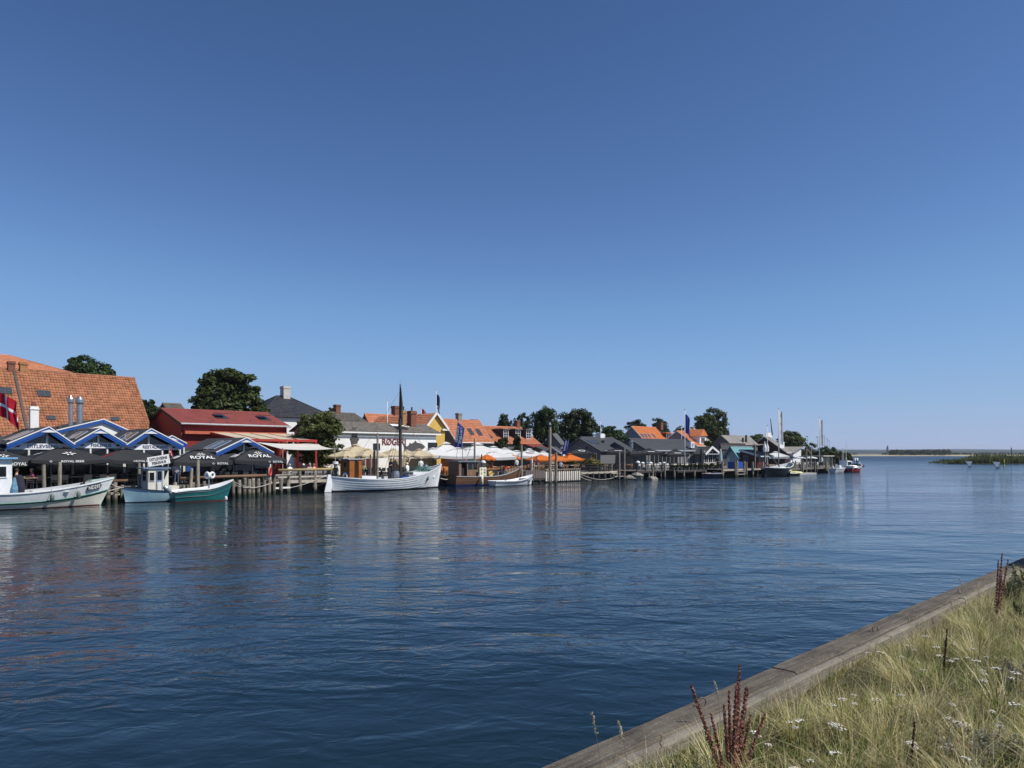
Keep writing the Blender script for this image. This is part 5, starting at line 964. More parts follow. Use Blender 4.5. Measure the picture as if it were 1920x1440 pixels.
zb_ = .75
o = part('wheelhouse', MB().box(0, w + .02, 0, 1.44, 0, zt_ - zb_), mat('wheelhouse_planks_shaded', (.16, .065, .022), .4, .3, 3, stretch=(3, 3, .3)), t, (x0, -.72, zb_)); hh = zt_ - zb_  # darker wood: the shade of the side is put into the colour
part('cabin_roof', MB().box(-.15, w + .15, -.12, 1.56, hh, hh + .1), PLASTIC, o)
part('front_panel', MB().box(.0, w * .40, -.04, -.002, .02, hh - .06), VARNISH_LIT, o); part('front_panel', MB().box(w * .64, w, -.04, -.002, .02, hh - .06), VARNISH_LIT, o); part('door_opening', MB().box(w * .40, w * .64, -.015, .004, .02, hh - .08), DARK, o); part('open_door', MB().add([(w * .40, -.03, .05), (w * .56, -.4, .05), (w * .56, -.4, hh - .15), (w * .40, -.03, hh - .1)], [(0, 1, 2, 3)]), VARNISH_LIT, o)  # brighter orange than the planks: sunlight on the front put into the colour
for k in range(9): part('plank', MB().box(-.025, -.001, k * 1.44 / 9 + .008, (k + 1) * 1.44 / 9 - .008, .02, hh - .02), MATS['wheelhouse_planks_shaded'], o)
part('side_pane', MB().box(-.04, -.027, .55, .8, hh - .85, hh - .25), GLASS, o)
ring(t, (x0 - .08, -.2, 1.3), .3, .085, BW, None, (0, 0, PI / 2))
part('hatch_coaming', MB().box(0, U(707, v - 1) - U(680, v - 1), -.9, .9, 0, .5), BW, t, (U(680, v - 1) - ux, 0, .82)); part('hatch_coaming', MB().box(0, 2.6, -.7, .7, 0, .55), BW, t, (U(775, v - .7) - ux, 0, 1.05))
xm = U(750.5, v) - ux; zm_ = Z(717, U(750.5, v), v); DM = mat('mast_wood', (.045, .035, .03), .6, .3)
ms = part('mast', MB().tube([(xm, 0, .5), (xm, 0, zm_ * .45), (xm, 0, zm_ * .8), (xm, 0, zm_ - .25)], [.16, .15, .12, .06], 10), DM, t); part('mast_truck', MB().lathe([(.09, 0), (.09, .08)], 8).tube([(0, 0, .08), (0, 0, .55)], .012, 5), STEEL, ms, (xm, 0, zm_ - .25))
part('furled_sail', MB().tube([(xm + .1, -.15, zm_ * .60), (xm - .02, -.2, zm_ * .68), (xm + .06, -.16, zm_ * .8), (xm, -.1, zm_ * .95)], [.06, .14, .1, .03], 8), DM, t); part('shroud_block', MB().tube([(xm - .1, -.1, zm_ * .56), (xm - .1, -.1, zm_ * .66)], .16, 8), DM, t)
rg = [((xm, 0, zm_ * .66), (L / 2 + .2, 0, 2.3), .02)] + [((xm, 0, zm_ * .66), (xm - .9 + k * .5, s_ * 1.6, 1.05), .013) for k in range(3) for s_ in (-1, 1)] + [((xm, 0, zm_ * .92), (x0 + w, 0, zt_ + .1), .010)]
for a_, b_, r_ in rg: part('shroud', MB().tube([a_, b_], r_, 5), PALEWOOD if r_ > .015 else DM, t)
part('boom', MB().tube([(xm - .1, 0, 1.9), (x0 + w + .4, .1, 2.5)], .08, 8), DM, t) if False else None
part('barrel', MB().lathe([(.3, 0), (.36, .35), (.36, .6), (.3, .9)], 14), STEEL, t, (U(742, v - .8) - ux, -.8, .82)); part('bin', MB().box(0, .5, -.3, .3, 0, .75), TIN, t, (U(733, v - .8) - ux, -.6, .82))
part('fish_crate', MB().box(0, .75, -.4, .4, 0, .42), BLUE, t, (U(752, v - 1) - ux, -.9, .82)); part('fish_crate', MB().box(0, .9, -.3, .3, 0, .5), PLASTIC, t, (U(764, v - 1) - ux, -.9, .85)); part('winch', MB().tube([(0, -.5, .35), (0, .5, .35)], .25, 10).box(-.3, .3, -.55, -.45, 0, .7).box(-.3, .3, .45, .55, 0, .7), TIN, t, (xm + .8, 0, .85))
fender(t, U(804, v - 1.3) - ux, -wd(.9) - .16, .75, FENDERG, .15, .7)
part('net_heap', quad_mesh('net_heap', leaf_cloud(nr.normal(0, 1, (700, 3)) * np.array([.5, .35, .22]), nr.normal(0, 1, (700, 3)), .07, nr), mat('green_net', (.08, .22, .19), .9)), [MATS['green_net']], t, (L / 2 - 1.6, 0, 1.6)) if False else link('net_heap', quad_mesh('net_heap', leaf_cloud(nr.normal(0, 1, (700, 3)) * np.array([.5, .35, .2]), nr.normal(0, 1, (700, 3)), .07, nr), mat('green_net', (.08, .22, .19), .9)), t, (L / 2 - 1.7, 0, 1.75))
# brown wooden boat
v = 56.8; u0, u1 = U(846, v), U(979, v); L = u1 - u0 - .4; B = 2.7; uc = (u0 + u1) / 2 - .2; ux = uc
mb, pt, sh, wd = hull(L, B, .95, 2.0, 1.05, .6, 'transom', .8, clinker=.014, M=10, band=lambda s, z: 0, p=2.3, deckz=lambda t: .72)
t = boat('fishing_boat', 'brown varnished fishing boat with a black emblem board and a grey rail', uc, v, mb, hull_mats([paint2('brown_hull', (.17, .088, .047), (.012, .03, .14), .2, .5, .35, (.3, 1, 3))], BROWNWOOD, PLASTIC, BROWNWOOD))
x0 = U(860, v - .8) - ux; x1 = U(896, v - .8) - ux; w = x1 - x0; zr_ = Z(866, U(880, v), v); WP = mat('wheelhouse_brown', (.20, .12, .075), .5, .3, 2.5, stretch=(3, 3, .3))
o = part('wheelhouse', MB().box(w * .42, w, 0, 1.7, 0, .95).box(w * .42, w * .46, 0, .08, .95, zr_ - .72).box(w * .70, w * .73, 0, .08, .95, zr_ - .72).box(w * .96, w, 0, .08, .95, zr_ - .72).box(w * .42, w, 1.62, 1.7, .95, zr_ - .72).box(0, w * .12, 0, .1, 0, zr_ - .72).box(0, .08, 0.1, 1.7, 0, zr_ - .72), WP, t, (x0, -.85, .72))
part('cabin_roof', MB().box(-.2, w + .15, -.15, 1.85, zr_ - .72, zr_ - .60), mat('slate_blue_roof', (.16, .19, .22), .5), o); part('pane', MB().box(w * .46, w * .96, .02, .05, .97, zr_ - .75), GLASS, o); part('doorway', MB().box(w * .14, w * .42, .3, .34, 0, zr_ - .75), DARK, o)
xe0, xe1 = U(910, v - 1.2) - ux, U(934, v - 1.2) - ux
eb = part('emblem_board', MB().box(xe0, xe1, -1.16, -1.1, .85, 1.65), BLACK, t); GOLD = mat('gold_paint', (.62, .42, .12), .4)
part('emblem', MB().extrude([(.42 * math.cos(a) * (1 + .1 * math.cos(5 * a)), .30 * math.sin(a) * (1 + .12 * math.sin(3 * a))) for a in [k * 2 * PI / 26 for k in range(26)]], 'z', 0, .02), GOLD, eb, ((xe0 + xe1) / 2 - .1, -1.165, 1.25), (PI / 2, 0, 0)); part('emblem_stroke', MB().torus((0, 0, 0), .34, .035, 20, 6, 'y').bar((-.2, 0, -.1), (.25, 0, .14), .06), mat('emblem_dark', (.1, .03, .02)), eb, ((xe0 + xe1) / 2 - .1, -1.19, 1.25), (0, 0, 0))
part('board_rail', MB().box(xe0 - .1, xe1 + .3, -1.2, -1.05, 1.68, 1.76), mat('orange_wood', (.42, .2, .07), .5), t)
nb = part('licence_board', MB().box(0, .95, -.03, 0, 0, .95), mat('cream_board', (.7, .66, .5), .5), t, (U(899, v - 1.2) - ux, -1.2, .95))
for ch, cx, cz in (('A', .25, .35), ('H', .7, .7), ('M', .7, .42), ('U', .7, .16), ('5', .25, .75)): text(nb, ch, (cx, -.03, cz), .2, .2, BLACK)
fender(t, U(901, v - 1.3) - ux, -1.52, .1, mat('cream_fender', (.75, .7, .55), .5), .14, .95)
part('dome_lamp', MB().lathe([(.28, 0), (.26, .12), (.15, .24), (.03, .28)], 12), BW, t, (U(906, v) - ux, 0, 2.35)); part('lamp_post', MB().tube([(-.2, 0, .75), (0, 0, 2.35)], .03, 6).tube([(.25, 0, .75), (0, 0, 2.35)], .03, 6), STEEL, t, (U(906, v) - ux, 0, 0))
part('mast', MB().tube([(0, 0, 2.6), (-.1, 0, Z(818, U(870, v), v))], .035, 6), STEEL, t, (U(870, v) - ux, .2, 0)); part('antenna_arm', MB().bar((-.3, 0, Z(822, U(870, v), v)), (.4, 0, Z(822, U(870, v), v)), .03).bar((.4, 0, Z(822, U(870, v), v)), (.45, 0, Z(817, U(870, v), v)), .03), STEEL, t, (U(870, v) - ux - .1, .2, 0)); part('mast', MB().tube([(0, 0, 2.6), (.7, 0, Z(837, U(882, v), v))], .04, 6), PALEWOOD, t, (U(877, v) - ux, .3, 0))
ring(t, (U(947, v - .6) - ux, -.9, 1.78), .28, .08, mat('orange_ring', (.65, .13, .03), .6), None, (R(70), 0, 0)); part('canvas_heap', MB().lathe([(.5, 0), (.45, .35), (.2, .6), (.05, .65)], 9), TIN, t, (U(937, v) - ux, -.5, 1.0))
for k in range(4): part('rail_stanchion', MB().box(-.03, .03, -.03, .03, 0, .35), BROWNWOOD, t, (U(950 + k * 7, v - .5) - ux, -.75 + k * .12, sh(.8 + k * .04) - .05))
# white open boat in front of it
v = 54.0; u0, u1 = U(922, v), U(998, v); L = u1 - u0 - .2; B = 1.75
mb, pt, sh, wd = hull(L, B, .52, 1.08, .55, .3, 'transom', .25, band=lambda s, z: 0, p=2.4, deckz=lambda t: .28)
t = boat('open_boat', 'plain white open boat with a dark rubbing strip, moored beside the brown boat', (u0 + u1) / 2, v, mb, hull_mats([paint2('dinghy_white', (.76, .77, .77), (.012, .012, .012), .045)], BW, BW, BW)); part('rubbing_strake', MB().tube([(pt(i / 16, .8)[0], -pt(i / 16, .8)[1] - .01, pt(i / 16, .8)[2]) for i in range(17)], .03, 6), TIN, t)
for x in (-1.2, .6): part('thwart', MB().box(x, x + .3, -.7, .7, .42, .46), BW, t)
part('canvas_cover', MB().box(1.4, 2.5, -.55, .45, .5, .72), PLASTIC, t); part('rowlock', MB().tube([(-1.9, -.6, .5), (-1.5, -.65, .65)], .03, 6), TIN, t)
# navy boat under the kiosk deck
v = 51.6; u0, u1 = U(1317, v), U(1357, v); L = u1 - u0; mb, pt, sh, wd = hull(L, 1.8, .62, .85, .7, .3, 'point', .2, M=8, N=20, band=lambda s, z: 0, deckz=lambda t: .4)
t = boat('rowing_boat', 'navy blue rowing boat tucked under the deck by the kiosk', (u0 + u1) / 2, v, mb, hull_mats([mat('boat_navy', (.012, .016, .05), .3)], BGREY, PALEWOOD, BGREY)); part('white_cover', MB().lathe([(.6, 0), (.4, .18), (.05, .22)], 10), BW, t, (1.2, 0, .55))
for x in (-1.0, .3): part('thwart', MB().box(x, x + .25, -.7, .7, .5, .54), PALEWOOD, t)
# dark hulled boat by the red hut
v = 49.2; u0, u1 = U(1434, v), U(1482, v); L = u1 - u0; B = 3.0; uc = (u0 + u1) / 2; ux = uc
mb, pt, sh, wd = hull(L, B, 1.25, 1.95, 1.35, .6, 'point', .5, M=10, N=24, band=lambda s, z: 0, p=2.6, deckz=lambda t: 1.0)
t = boat('fishing_boat', 'black hulled fishing boat with a white rail at the red hut', uc, v, mb, hull_mats([BMIND], BGREY, BW, BGREY)); part('whaleback', MB().lathe([(.9, 0), (.8, .25), (.3, .4)], 12), BW, t, (1.0, 0, 1.0))
part('name_lettering', MB().box(0, .9, -.02, 0, 0, .1), BW, t, (.6, -wd(.62) * .98 - .02, .75)); part('draft_mark', MB().box(0, .35, -.02, 0, 0, .12), BW, t, (1.5, -wd(.75) * .93, .45))
for k, (pa, ya, pb, yb) in enumerate(((1420, 850, 1443, 877), (1438, 848, 1464, 877))):
    part('derrick_pole', MB().tube([(U(pa, v + .6) - ux, .6, Z(ya, U(pa, v + .6), v + .6)), (U(pb, v) - ux, 0, 1.2)], .09, 7), DM, t)
part('sheave', MB().tube([(L / 2 - .2, -.1, 1.95), (L / 2 + .25, -.1, 2.25)], .12, 8), BW, t)
# small craft at the far end
def small(name, label, pl, pr, v, zs, zb, B, hm, top=None, stern='transom'):
    u0, u1 = U(pl, v), U(pr, v); L = u1 - u0; mb, pt, sh, wd = hull(L, B, zs, zb, zs + .05, .3, stern, .3, M=7, N=18, band=lambda s, z: 1 if z < .06 else (2 if s > .72 else 0), deckz=lambda t: zs - .3); return boat(name, label, (u0 + u1) / 2, v, mb, hull_mats(hm, BGREY, BW, BGREY)), L
t, L = small('open_boat', 'white open boat moored at the end of the quay', 1561, 1582, 50.2, .72, .95, 1.9, [BW, BLACKB, BW]); part('outboard_motor', MB().lathe([(.1, 0), (.2, .2), (.16, .5)], 9), BW, t, (-L / 2, 0, .7)); part('console', MB().box(-.4, .4, -.4, .4, .5, 1.3), BW, t)
t, L = small('cabin_boat', 'small grey cabin boat behind the white open boat', 1577, 1596, 51.8, .85, 1.1, 2.0, [PLASTIC, BLACKB, BW]); part('cabin', MB().extrude([(-1.6, 0), (1.4, 0), (.8, 1.3), (-1.3, 1.4)], 'y', -.7, .7), BW, t, (0, 0, .7)); part('pane', MB().box(-1.2, .7, -.72, -.705, .5, 1.1), GLASS, t, (0, 0, .75)); part('mast', MB().tube([(0, 0, 2), (0, 0, Z(829, U(1584, 51.8), 51.8))], .04, 6), BW, t)
t, L = small('motorboat', 'red and white motorboat, last in the row of moored boats', 1592, 1613, 50.2, 1.05, 1.45, 2.2, [mat('boat_red_white', (.45, .06, .05), .4, .5, 3), BLACKB, BW]); part('windshield', MB().extrude([(-.8, 0), (.9, 0), (.3, .6), (-.6, .6)], 'y', -.8, .8), GLASS, t, (0, 0, .95)); part('deck_cover', MB().lathe([(1.2, 0), (.9, .35), (.1, .45)], 10), BW, t, (-1.6, 0, .85)); part('red_fender', MB().lathe([(.05, 0), (.3, .15), (.3, .4), (.05, .6)], 10), BRED, t, (L / 2 - .2, -.5, .8))
part('ensign', flag_mesh(1.2, .8, 8, 6, lambda s, y: 0 if y < .5 else 1, .08, .6, 4), [BLUE, DWHT], t, (L / 2 - .2, 0, 1.9), (0, R(40), 0)); part('staff', MB().tube([(L / 2 - .2, 0, 1.2), (L / 2 - .2, 0, 2.0)], .03, 5), PALEWOOD, t)
t, L = small('dinghy', 'green dinghy with a pale yellow cover beside the black hulled boat', 1476, 1500, 48.4, .38, .5, 1.5, [mat('boat_dark_green', (.015, .04, .03), .5), BLACKB, MATS['boat_dark_green']]); part('cover', MB().lathe([(1.2, 0), (1.0, .2), (.3, .32)], 12), mat('yellow_cover', (.6, .56, .28), .7, .2, 4), t, (.4, 0, .38))
t = thing('pontoon', 'low grey floating pontoon at the end jetty', 'pontoon', U(1499, 48.8), 48.8, 0); wv = U(1531, 48.8) - U(1499, 48.8)
part('float', MB().box(0, wv, 0, 1.6, -.2, .18), PLASTIC, t); part('planking', MB().box(0, wv, 0, 1.6, .185, .26), PALEWOOD, t)
# mooring ropes
def rope(label, a, b, sag, r=.028):
    a, b = Vector(a), Vector(b); o = tag(link('mooring_rope', None, None, W(a.x, a.y, a.z), (0, 0, PI / 4)), label, 'rope', 'mooring ropes'); d = b - a
    o2 = MB().tube([(d.x * k / 14, d.y * k / 14, d.z * k / 14 - sag * 4 * (k / 14) * (1 - k / 14)) for k in range(15)], r, 6); o.data if False else None
    bpy.data.objects.remove(o); return solo('mooring_rope', o2, ROPE, label, 'rope', a.x, a.y, a.z, 0, 'mooring ropes', True)
rope('mooring rope hanging from the bow of the number boat to the light blue boat', (U(198, 52.2), 52.2, 1.7), (U(236, 53.1), 53.1, 1.1), .25); rope('lower mooring rope between the number boat and the quay piles', (U(186, 54), 54.0, .75), (U(232, 54), 54.0, 1.05), .05)
rope('long white rope running from the cutter stern down to the quay posts', (U(612, 55.6), 55.6, 1.45), (U(541, 56.8), 56.8, .42), .12, .035); rope('thin rope below the long white rope', (U(611, 55.6), 55.6, .9), (U(585, 57), 57, .5), .1, .015)
rope('upper slack rope right of the white boarded jetty', (U(1088, 56.1), 56.1, .9), (U(1160, 55), 55, .55), .55); rope('lower slack rope right of the white boarded jetty', (U(1088, 56.1), 56.1, .6), (U(1108, 55.6), 55.6, .12), .1)
rope('upper rope from the teal boat to the log rail', (U(435, 51.3), 51.3, 1.4), (U(470, 54.3), 54.3, .75), .12, .018); rope('lower rope from the teal boat to the quay piles', (U(435, 51.3), 51.3, 1.3), (U(452, 54.3), 54.3, .8), .1, .015)
rope('blue green rope strung along the quay piles', (U(455, 54.2), 54.2, .75), (U(505, 54.2), 54.2, .95), .15, .03); rope('yellow rope bundle between the cutter bow and the quay', (U(826, 55.8), 55.8, .9), (U(846, 57.8), 57.8, .75), .1, .04); rope('white bow line of the black hulled boat', (U(1432, 49.8), 49.8, .9), (U(1445, 49.2), 49.2, 1.3), .1, .05)
# ---------------------------------------------------------------- parasols
PBLK = cloth_mat('black_parasol', (.035, .036, .04), .05, .75); PWHT = cloth_mat('white_parasol', (.80, .80, .78), .3); PBEI = cloth_mat('beige_parasol', (.66, .56, .38), .3); PORA = cloth_mat('orange_parasol', (.72, .19, .035), .3); PGRN = cloth_mat('green_cloth', (.02, .16, .09), .2); REDP = cloth_mat('red_panel', (.5, .02, .04), .2)
def star(s):
    mb = MB()
    for k in range(6):
        a = k * PI / 3; d = Vector((math.cos(a), math.sin(a), 0)); e = Vector((-d.y, d.x, 0)); L = s if k % 3 else s * 1.25
        mb.add([d * s * .18, d * L * .6 + e * s * .2, d * L, d * L * .6 - e * s * .2], [(0, 3, 2, 1)])
    return mb
def parasol(label, px, yr, yt, v, hw, n=4, m=None, delta=0.0, group=None, val=.22, texts=(), z0=1.0, vent=True, scallop=False, polem=None, ribs=True, shape=.12, name='parasol', tiltx=0):
    m = m or PBLK; u = U(px, v); s = SC(u, v); Rr = hw * s; zr = Z(yr, u, v) - z0; zt = Z(yt, u, v) - z0; zt = zr + (zt - zr) * (.86 if vent else 1); t = thing(name, label, 'parasol', u, v, z0, 0, group)
    ph = math.atan2(-v, -u) + delta; Rc = Rr if n > 4 else Rr * 1.18; sub = 5; mb = MB(); k_ = 4 if n == 4 else 2
    cor = [Vector((math.cos(ph + PI / n + 2 * PI * i / n), math.sin(ph + PI / n + 2 * PI * i / n), 0)) * Rc for i in range(n)]
    rows = 6; rim = []
    for i in range(n): rim += [cor[i].lerp(cor[(i + 1) % n], q / k_) for q in range(k_)]
    N = len(rim); vs = []
    for j in range(rows + 1):
        f = .10 + .9 * j / rows
        for i, p in enumerate(rim):
            e = (i % k_) / k_; sagm = .04 * Rc * math.sin(PI * e) * f; vs.append((p.x * f * (1 - .03 * math.sin(PI * e) * f), p.y * f * (1 - .03 * math.sin(PI * e) * f), zt + (zr - zt) * (f ** (1 + shape)) - sagm))
    fs = [(j * N + i, j * N + (i + 1) % N, (j + 1) * N + (i + 1) % N, (j + 1) * N + i) for j in range(rows) for i in range(N)]
    cn = part('canopy', MB().add([(x, y, z) for x, y, z in vs], [f[::-1] for f in fs] + [tuple(range(N))]), m, t)
    if val:
        vv = []; fs = []; rimv = vs[rows * N:]
        for i, (x, y, z) in enumerate(rimv): d = val * (1.0 if not scallop else (.65 + .35 * math.sin(PI * ((i % k_) / k_)))); vv += [(x * 1.003, y * 1.003, z + .004), (x * .995, y * .995, z - d)]
        part('valance', MB().add(vv, [(2 * i, 2 * ((i + 1) % N), 2 * ((i + 1) % N) + 1, 2 * i + 1) for i in range(N)]), m, t)
    if vent: part('vent_cap', MB().add([(x * 2.3, y * 2.3, zt - .05 * (zt - zr) + .03) for x, y, z in vs[:N]] + [(0, 0, zt + .16 * (zt - zr))], [(i, (i + 1) % N, N) for i in range(N)]), m, t)
    part('pole', MB().tube([(0, 0, .06), (0, 0, zt + .05)], .035 if Rr < 2 else .045, 8), polem or TIN, t)
    part('foot', MB().lathe([(.38, 0), (.38, .05), (.1, .09)], 12), TIN, t)
    if ribs:
        rb = MB().bar((0, 0, 0), (1, 0, 0), .02, .03)
        for i in range(n): a = Vector((0, 0, zt - .1)); c_ = Vector((cor[i].x * .96, cor[i].y * .96, zr - .03)); part('rib', MB().bar(a, c_, .022, .03), TIN, t)
    al = math.atan2(zt - zr, Rc * math.cos(PI / n))
    for face, txt, fr, w, h in texts:
        a = ph + face * 2 * PI / n; o = Vector((math.cos(a), math.sin(a), 0)); rt = Vector((-o.y, o.x, 0)); up = Vector((-o.x * math.cos(al), -o.y * math.cos(al), math.sin(al))); ap = Rc * math.cos(PI / n)
        if fr > 1: loc = o * ap * 1.012 + Vector((0, 0, zr - val * .55)) + rt * (fr - 2) * Rc; up = Vector((0, 0, 1))
        else: loc = o * ap * fr + Vector((0, 0, zt + (zr - zt) * fr ** (1 + shape) - .03 * 0 + .012))
        nn = rt.cross(up).normalized(); loc = loc + nn * .03
        if txt == '*': place(part('logo', star(w), WHITE, t), loc, rt, up)
        elif txt == '|': place(part('stripe', MB().box(-w / 2, w / 2, -h / 2, h / 2, 0, .01), WHITE, t), loc, rt, up)
        elif txt == '~': q = place(part('logo', MB().torus((0, 0, 0), w / 2, w * .09, 16, 6, 'z'), WHITE, t), loc, rt, up); q.scale = (1, .45, 1)
        else: place(link('lettering', text_mesh(txt, w, h, WHITE, .01), t), loc, rt, up)
    return t
RB = [(0, '*', .62, .36, 0), (0, 'ROYAL BEER', 2.0, 1.35, .14), (0, '*', 1.62, .085, 0), (3, '*', .62, .36, 0), (3, 'ROYAL BEER', 2.0, 1.2, .14)]
RY = [(0, '*', .50, .28, 0), (0, 'ROYAL', .74, 1.7, .52), (0, 'ROYAL', 2.45, .8, .16), (0, '*', 2.22, .09, 0), (3, '*', .5, .28, 0), (3, 'ROYAL', .74, 1.6, .52)]
G = 'black parasols of the fish restaurant'
parasol('black parasol at the left edge, partly behind the boat roof', -14, 866, 838, 57.2, 74, delta=R(26), group=G, texts=[(0, 'ROYAL', 2.15, 1.0, .2), (0, '*', 1.86, .12, 0), (0, '*', .6, .3, 0)])
parasol('black ROYAL BEER parasol with a white star, below the DITLEVSENS sign', 119, 861, 833.5, 57.2, 77, delta=R(13), group=G, texts=RB)
parasol('black ROYAL BEER parasol without a star, below the FISKEHUS sign', 238, 861, 836, 57.4, 61, delta=R(12), group=G, texts=[(0, 'ROYAL BEER', 2.25, 1.1, .14), (0, '*', 2.02, .08, 0)])
parasol('black parasol lettered ROYAL beside the small wheelhouse', 371, 865, 838, 57.0, 61, delta=R(12), group=G, texts=RY, val=.26)
parasol('black parasol lettered ROYAL under the separate blue gable', 477, 862, 836, 57.0, 56, delta=R(15), group=G, texts=RY, val=.26)
parasol('black parasol half hidden between the two lettered ROYAL', 424, 864, 842, 59.4, 46, delta=R(30), group=G, texts=[(0, 'BEER', 2.0, .8, .16)])
t = solo('pennant', MB().add([(0, 0, 0), (1.15, 0, .42), (.25, 0, .02)], [(0, 1, 2)]), REDP, 'red pointed cloth strip between the second and third black parasols', 'pennant', U(188, 56), 56, Z(857.5, U(188, 56), 56))
G = 'beige parasols of the smokehouse'
for lb, px, yr, yt, v, hw, dl in (('beige parasol at the back left in front of the smokehouse fish', 668, 850, 832, 64.5, 45, 10), ('lowest beige parasol beside the wheelhouse roof', 648, 855, 842, 62.2, 36, 25), ('beige parasol left of the slim grey post', 690, 854, 840, 61, 40, 15), ('beige parasol below the RØGERI lettering', 738, 853, 840, 62, 34, 12), ('beige parasol right of the dark mast', 786, 854, 841, 62.5, 34, 15), ('small beige parasol directly behind the mast', 762, 853, 843, 65, 24, 5)):
    parasol(lb, px, yr, yt, v, hw, 6, PBEI, R(dl), G, .2, scallop=True, texts=[(0, '|', .22, .5, .07)] if False else ())
G = 'white parasols of the smokehouse terrace'
W_ = [(836, 851, 828, 66, 42), (812, 852, 839, 64, 38), (856, 854, 838, 62.6, 44), (895, 851, 830, 68, 52), (880, 854, 840, 63, 40), (925, 849, 836, 67, 36), (946, 852, 839, 66, 34), (926, 856, 845, 62, 40), (968, 855, 844, 65, 36), (992, 854, 840.5, 62.5, 31), (1018, 856, 845, 64, 26)]
NM = ['rearmost white parasol beside the yellow gable', 'white parasol touching the smokehouse corner', 'front white parasol left of the blue pennant', 'largest white parasol, right of the blue pennant', 'white parasol behind the tall post above the brown boat', 'white parasol behind the first orange one', 'white parasol in front of the dark bush', 'low white parasol with a grey shaded flap', 'white parasol between the two orange ones', 'white parasol with a ring logo right of the tall post', 'white parasol behind the boarded jetty']
for i, ((px, yr, yt, v, hw), lb) in enumerate(zip(W_, NM)):
    parasol(lb, px, yr, yt, v, hw, 4, PWHT, R([12, 20, 10, 14, 22, 15, 12, 18, 10, 14, 12][i]), G, .3, texts=[(0, '~', .55, 1.1, 0)] if i == 9 else ())
parasol('green cloth parasol showing under the rearmost white one', 828, 848, 838, 68.5, 24, 4, PGRN, R(10), None, .2)
G = 'orange parasols'
for i, (lb, px, yr, yt, v, hw) in enumerate((('round orange parasol left of the orange life ring', 913, 860.5, 851.5, 60, 17.5), ('round orange parasol right of the life ring', 962, 859.5, 852.5, 61, 17), ('red orange parasol left of the tallest mooring post', 1014, 861, 851.5, 59.4, 27), ('orange parasol behind the two mooring posts', 1040, 862, 851, 59, 27), ('rightmost orange parasol at the jetty corner', 1068, 861, 850, 59.6, 23))):
    parasol(lb, px, yr, yt, v, hw, 8 if i < 2 else 4, PORA, R(14 + 5 * i), G, .16, scallop=i < 2, z0=1.05 if i < 2 else 1.15, vent=i > 1)
G = 'black parasols of the grey restaurant'
for lb, px, yr, yt, v, hw, tx in (('black parasol with a white swoosh before the leftmost gable', 1086, 849, 838.5, 61.2, 26, [(0, '~', .7, .8, 0)]), ('black parasol with white edge stripes before the middle gable', 1154, 847, 840, 59.5, 27, [(0, '|', .8, 1.0, .16), (3, '|', .8, 1.0, .16)]), ('black parasol left of the long hall windows', 1216, 849, 840, 60.5, 27, [(0, '|', .8, 1.0, .16), (3, '|', .8, 1.0, .16)]), ('black parasol in front of the tall flagpole', 1266, 852, 841, 60, 25, [(0, '|', .8, 1.0, .16), (3, '|', .8, 1.0, .16)]), ('black parasol right of the leaning middle wing', 1190, 850, 843, 61.3, 18, [])):
    parasol(lb, px, yr, yt, v, hw, 4, PBLK, R(16), G, .28, texts=tx)
def folded(label, px, yt, yb, v, m, lean=0):
    u = U(px, v); zt = Z(yt, u, v) - 1.05; t = thing('folded_parasol', label, 'parasol', u, v, 1.05); part('cloth', MB().lathe([(.12, .7), (.26, .9), (.24, zt * .55), (.15, zt * .9), (.03, zt)], 9), m, t, (0, 0, 0), (0, lean, 0)); part('pole', MB().tube([(0, 0, 0), (0, 0, .9)], .04, 7), TIN, t); part('foot', MB().lathe([(.3, 0), (.3, .06)], 10), TIN, t)
folded('black folded parasol left of the kiosk', 1315, 840, 872, 57.5, PBLK); folded('pale folded parasol right of the kiosk', 1352, 841, 874, 56, cloth_mat('pale_blue_cloth', (.55, .65, .66), .2), R(-3)); folded('pale folded parasol near the green shed', 1541, 857, 870, 56, PWHT)
parasol('large white parasol behind the black hulled boat', 1454, 855.5, 846, 55.5, 25, 4, PWHT, R(12), None, .3); parasol('flat white parasol on the end jetty, left one', 1501, 858.5, 855, 56, 14, 6, PWHT, 0, 'white parasols on the end jetty', .12); parasol('flat white parasol on the end jetty, right one', 1520, 858.5, 855, 56, 12, 6, PWHT, 0, 'white parasols on the end jetty', .12); parasol('dark parasol beside the boathouse', 1478, 857, 852, 60, 14, 4, PBLK, 0, None, .15)
# ---------------------------------------------------------------- flags, banners, masts
def flagpole(label, px, yt, v, z0=.92, flag=None, cols=None, fw=0, fh=0, fz=.3, seed=1, droop=.5, r=.05, fold=.1, yaw=0, m=None, name='flagpole'):
    u = U(px, v); h = Z(yt, u, v) - z0; t = thing(name, label, 'flagpole', u, v, z0); part('pole', MB().tube([(0, 0, 0), (0, 0, h * .5), (0, 0, h)], [r * 1.3, r, r * .6], 10), m or WHITE, t, smooth=True); part('finial', MB().lathe([(.02, 0), (.09, .05), (.09, .12), (.02, .18)], 8), GOLD if not m else m, t, (0, 0, h))
    if flag: part('flag', flag_mesh(fw, fh, 14, 12, flag, fold, droop, seed), cols, t, (r, 0, h - fz), (0, 0, -PI / 4 + yaw), smooth=True)
    return t
NAVYC = cloth_mat('navy_flag', (.03, .05, .16), .3)
flagpole('white flagpole with a limp dark blue flag above the yellow house', 818, 732, 84, flag=lambda s, y: 1 if y < .25 else 0, cols=[NAVYC, DWHT], fw=1.6, fh=2.2, droop=1.4, fz=.6)
flagpole('bare white pole behind the smokehouse ridge', 726.5, 751, 84)
flagpole('short pole with a red flag between the chimneys and the yellow gable', 790, 766, 80, flag=cross, cols=[DRED, DWHT], fw=1.5, fh=1.6, droop=.9, fz=.1, seed=5)
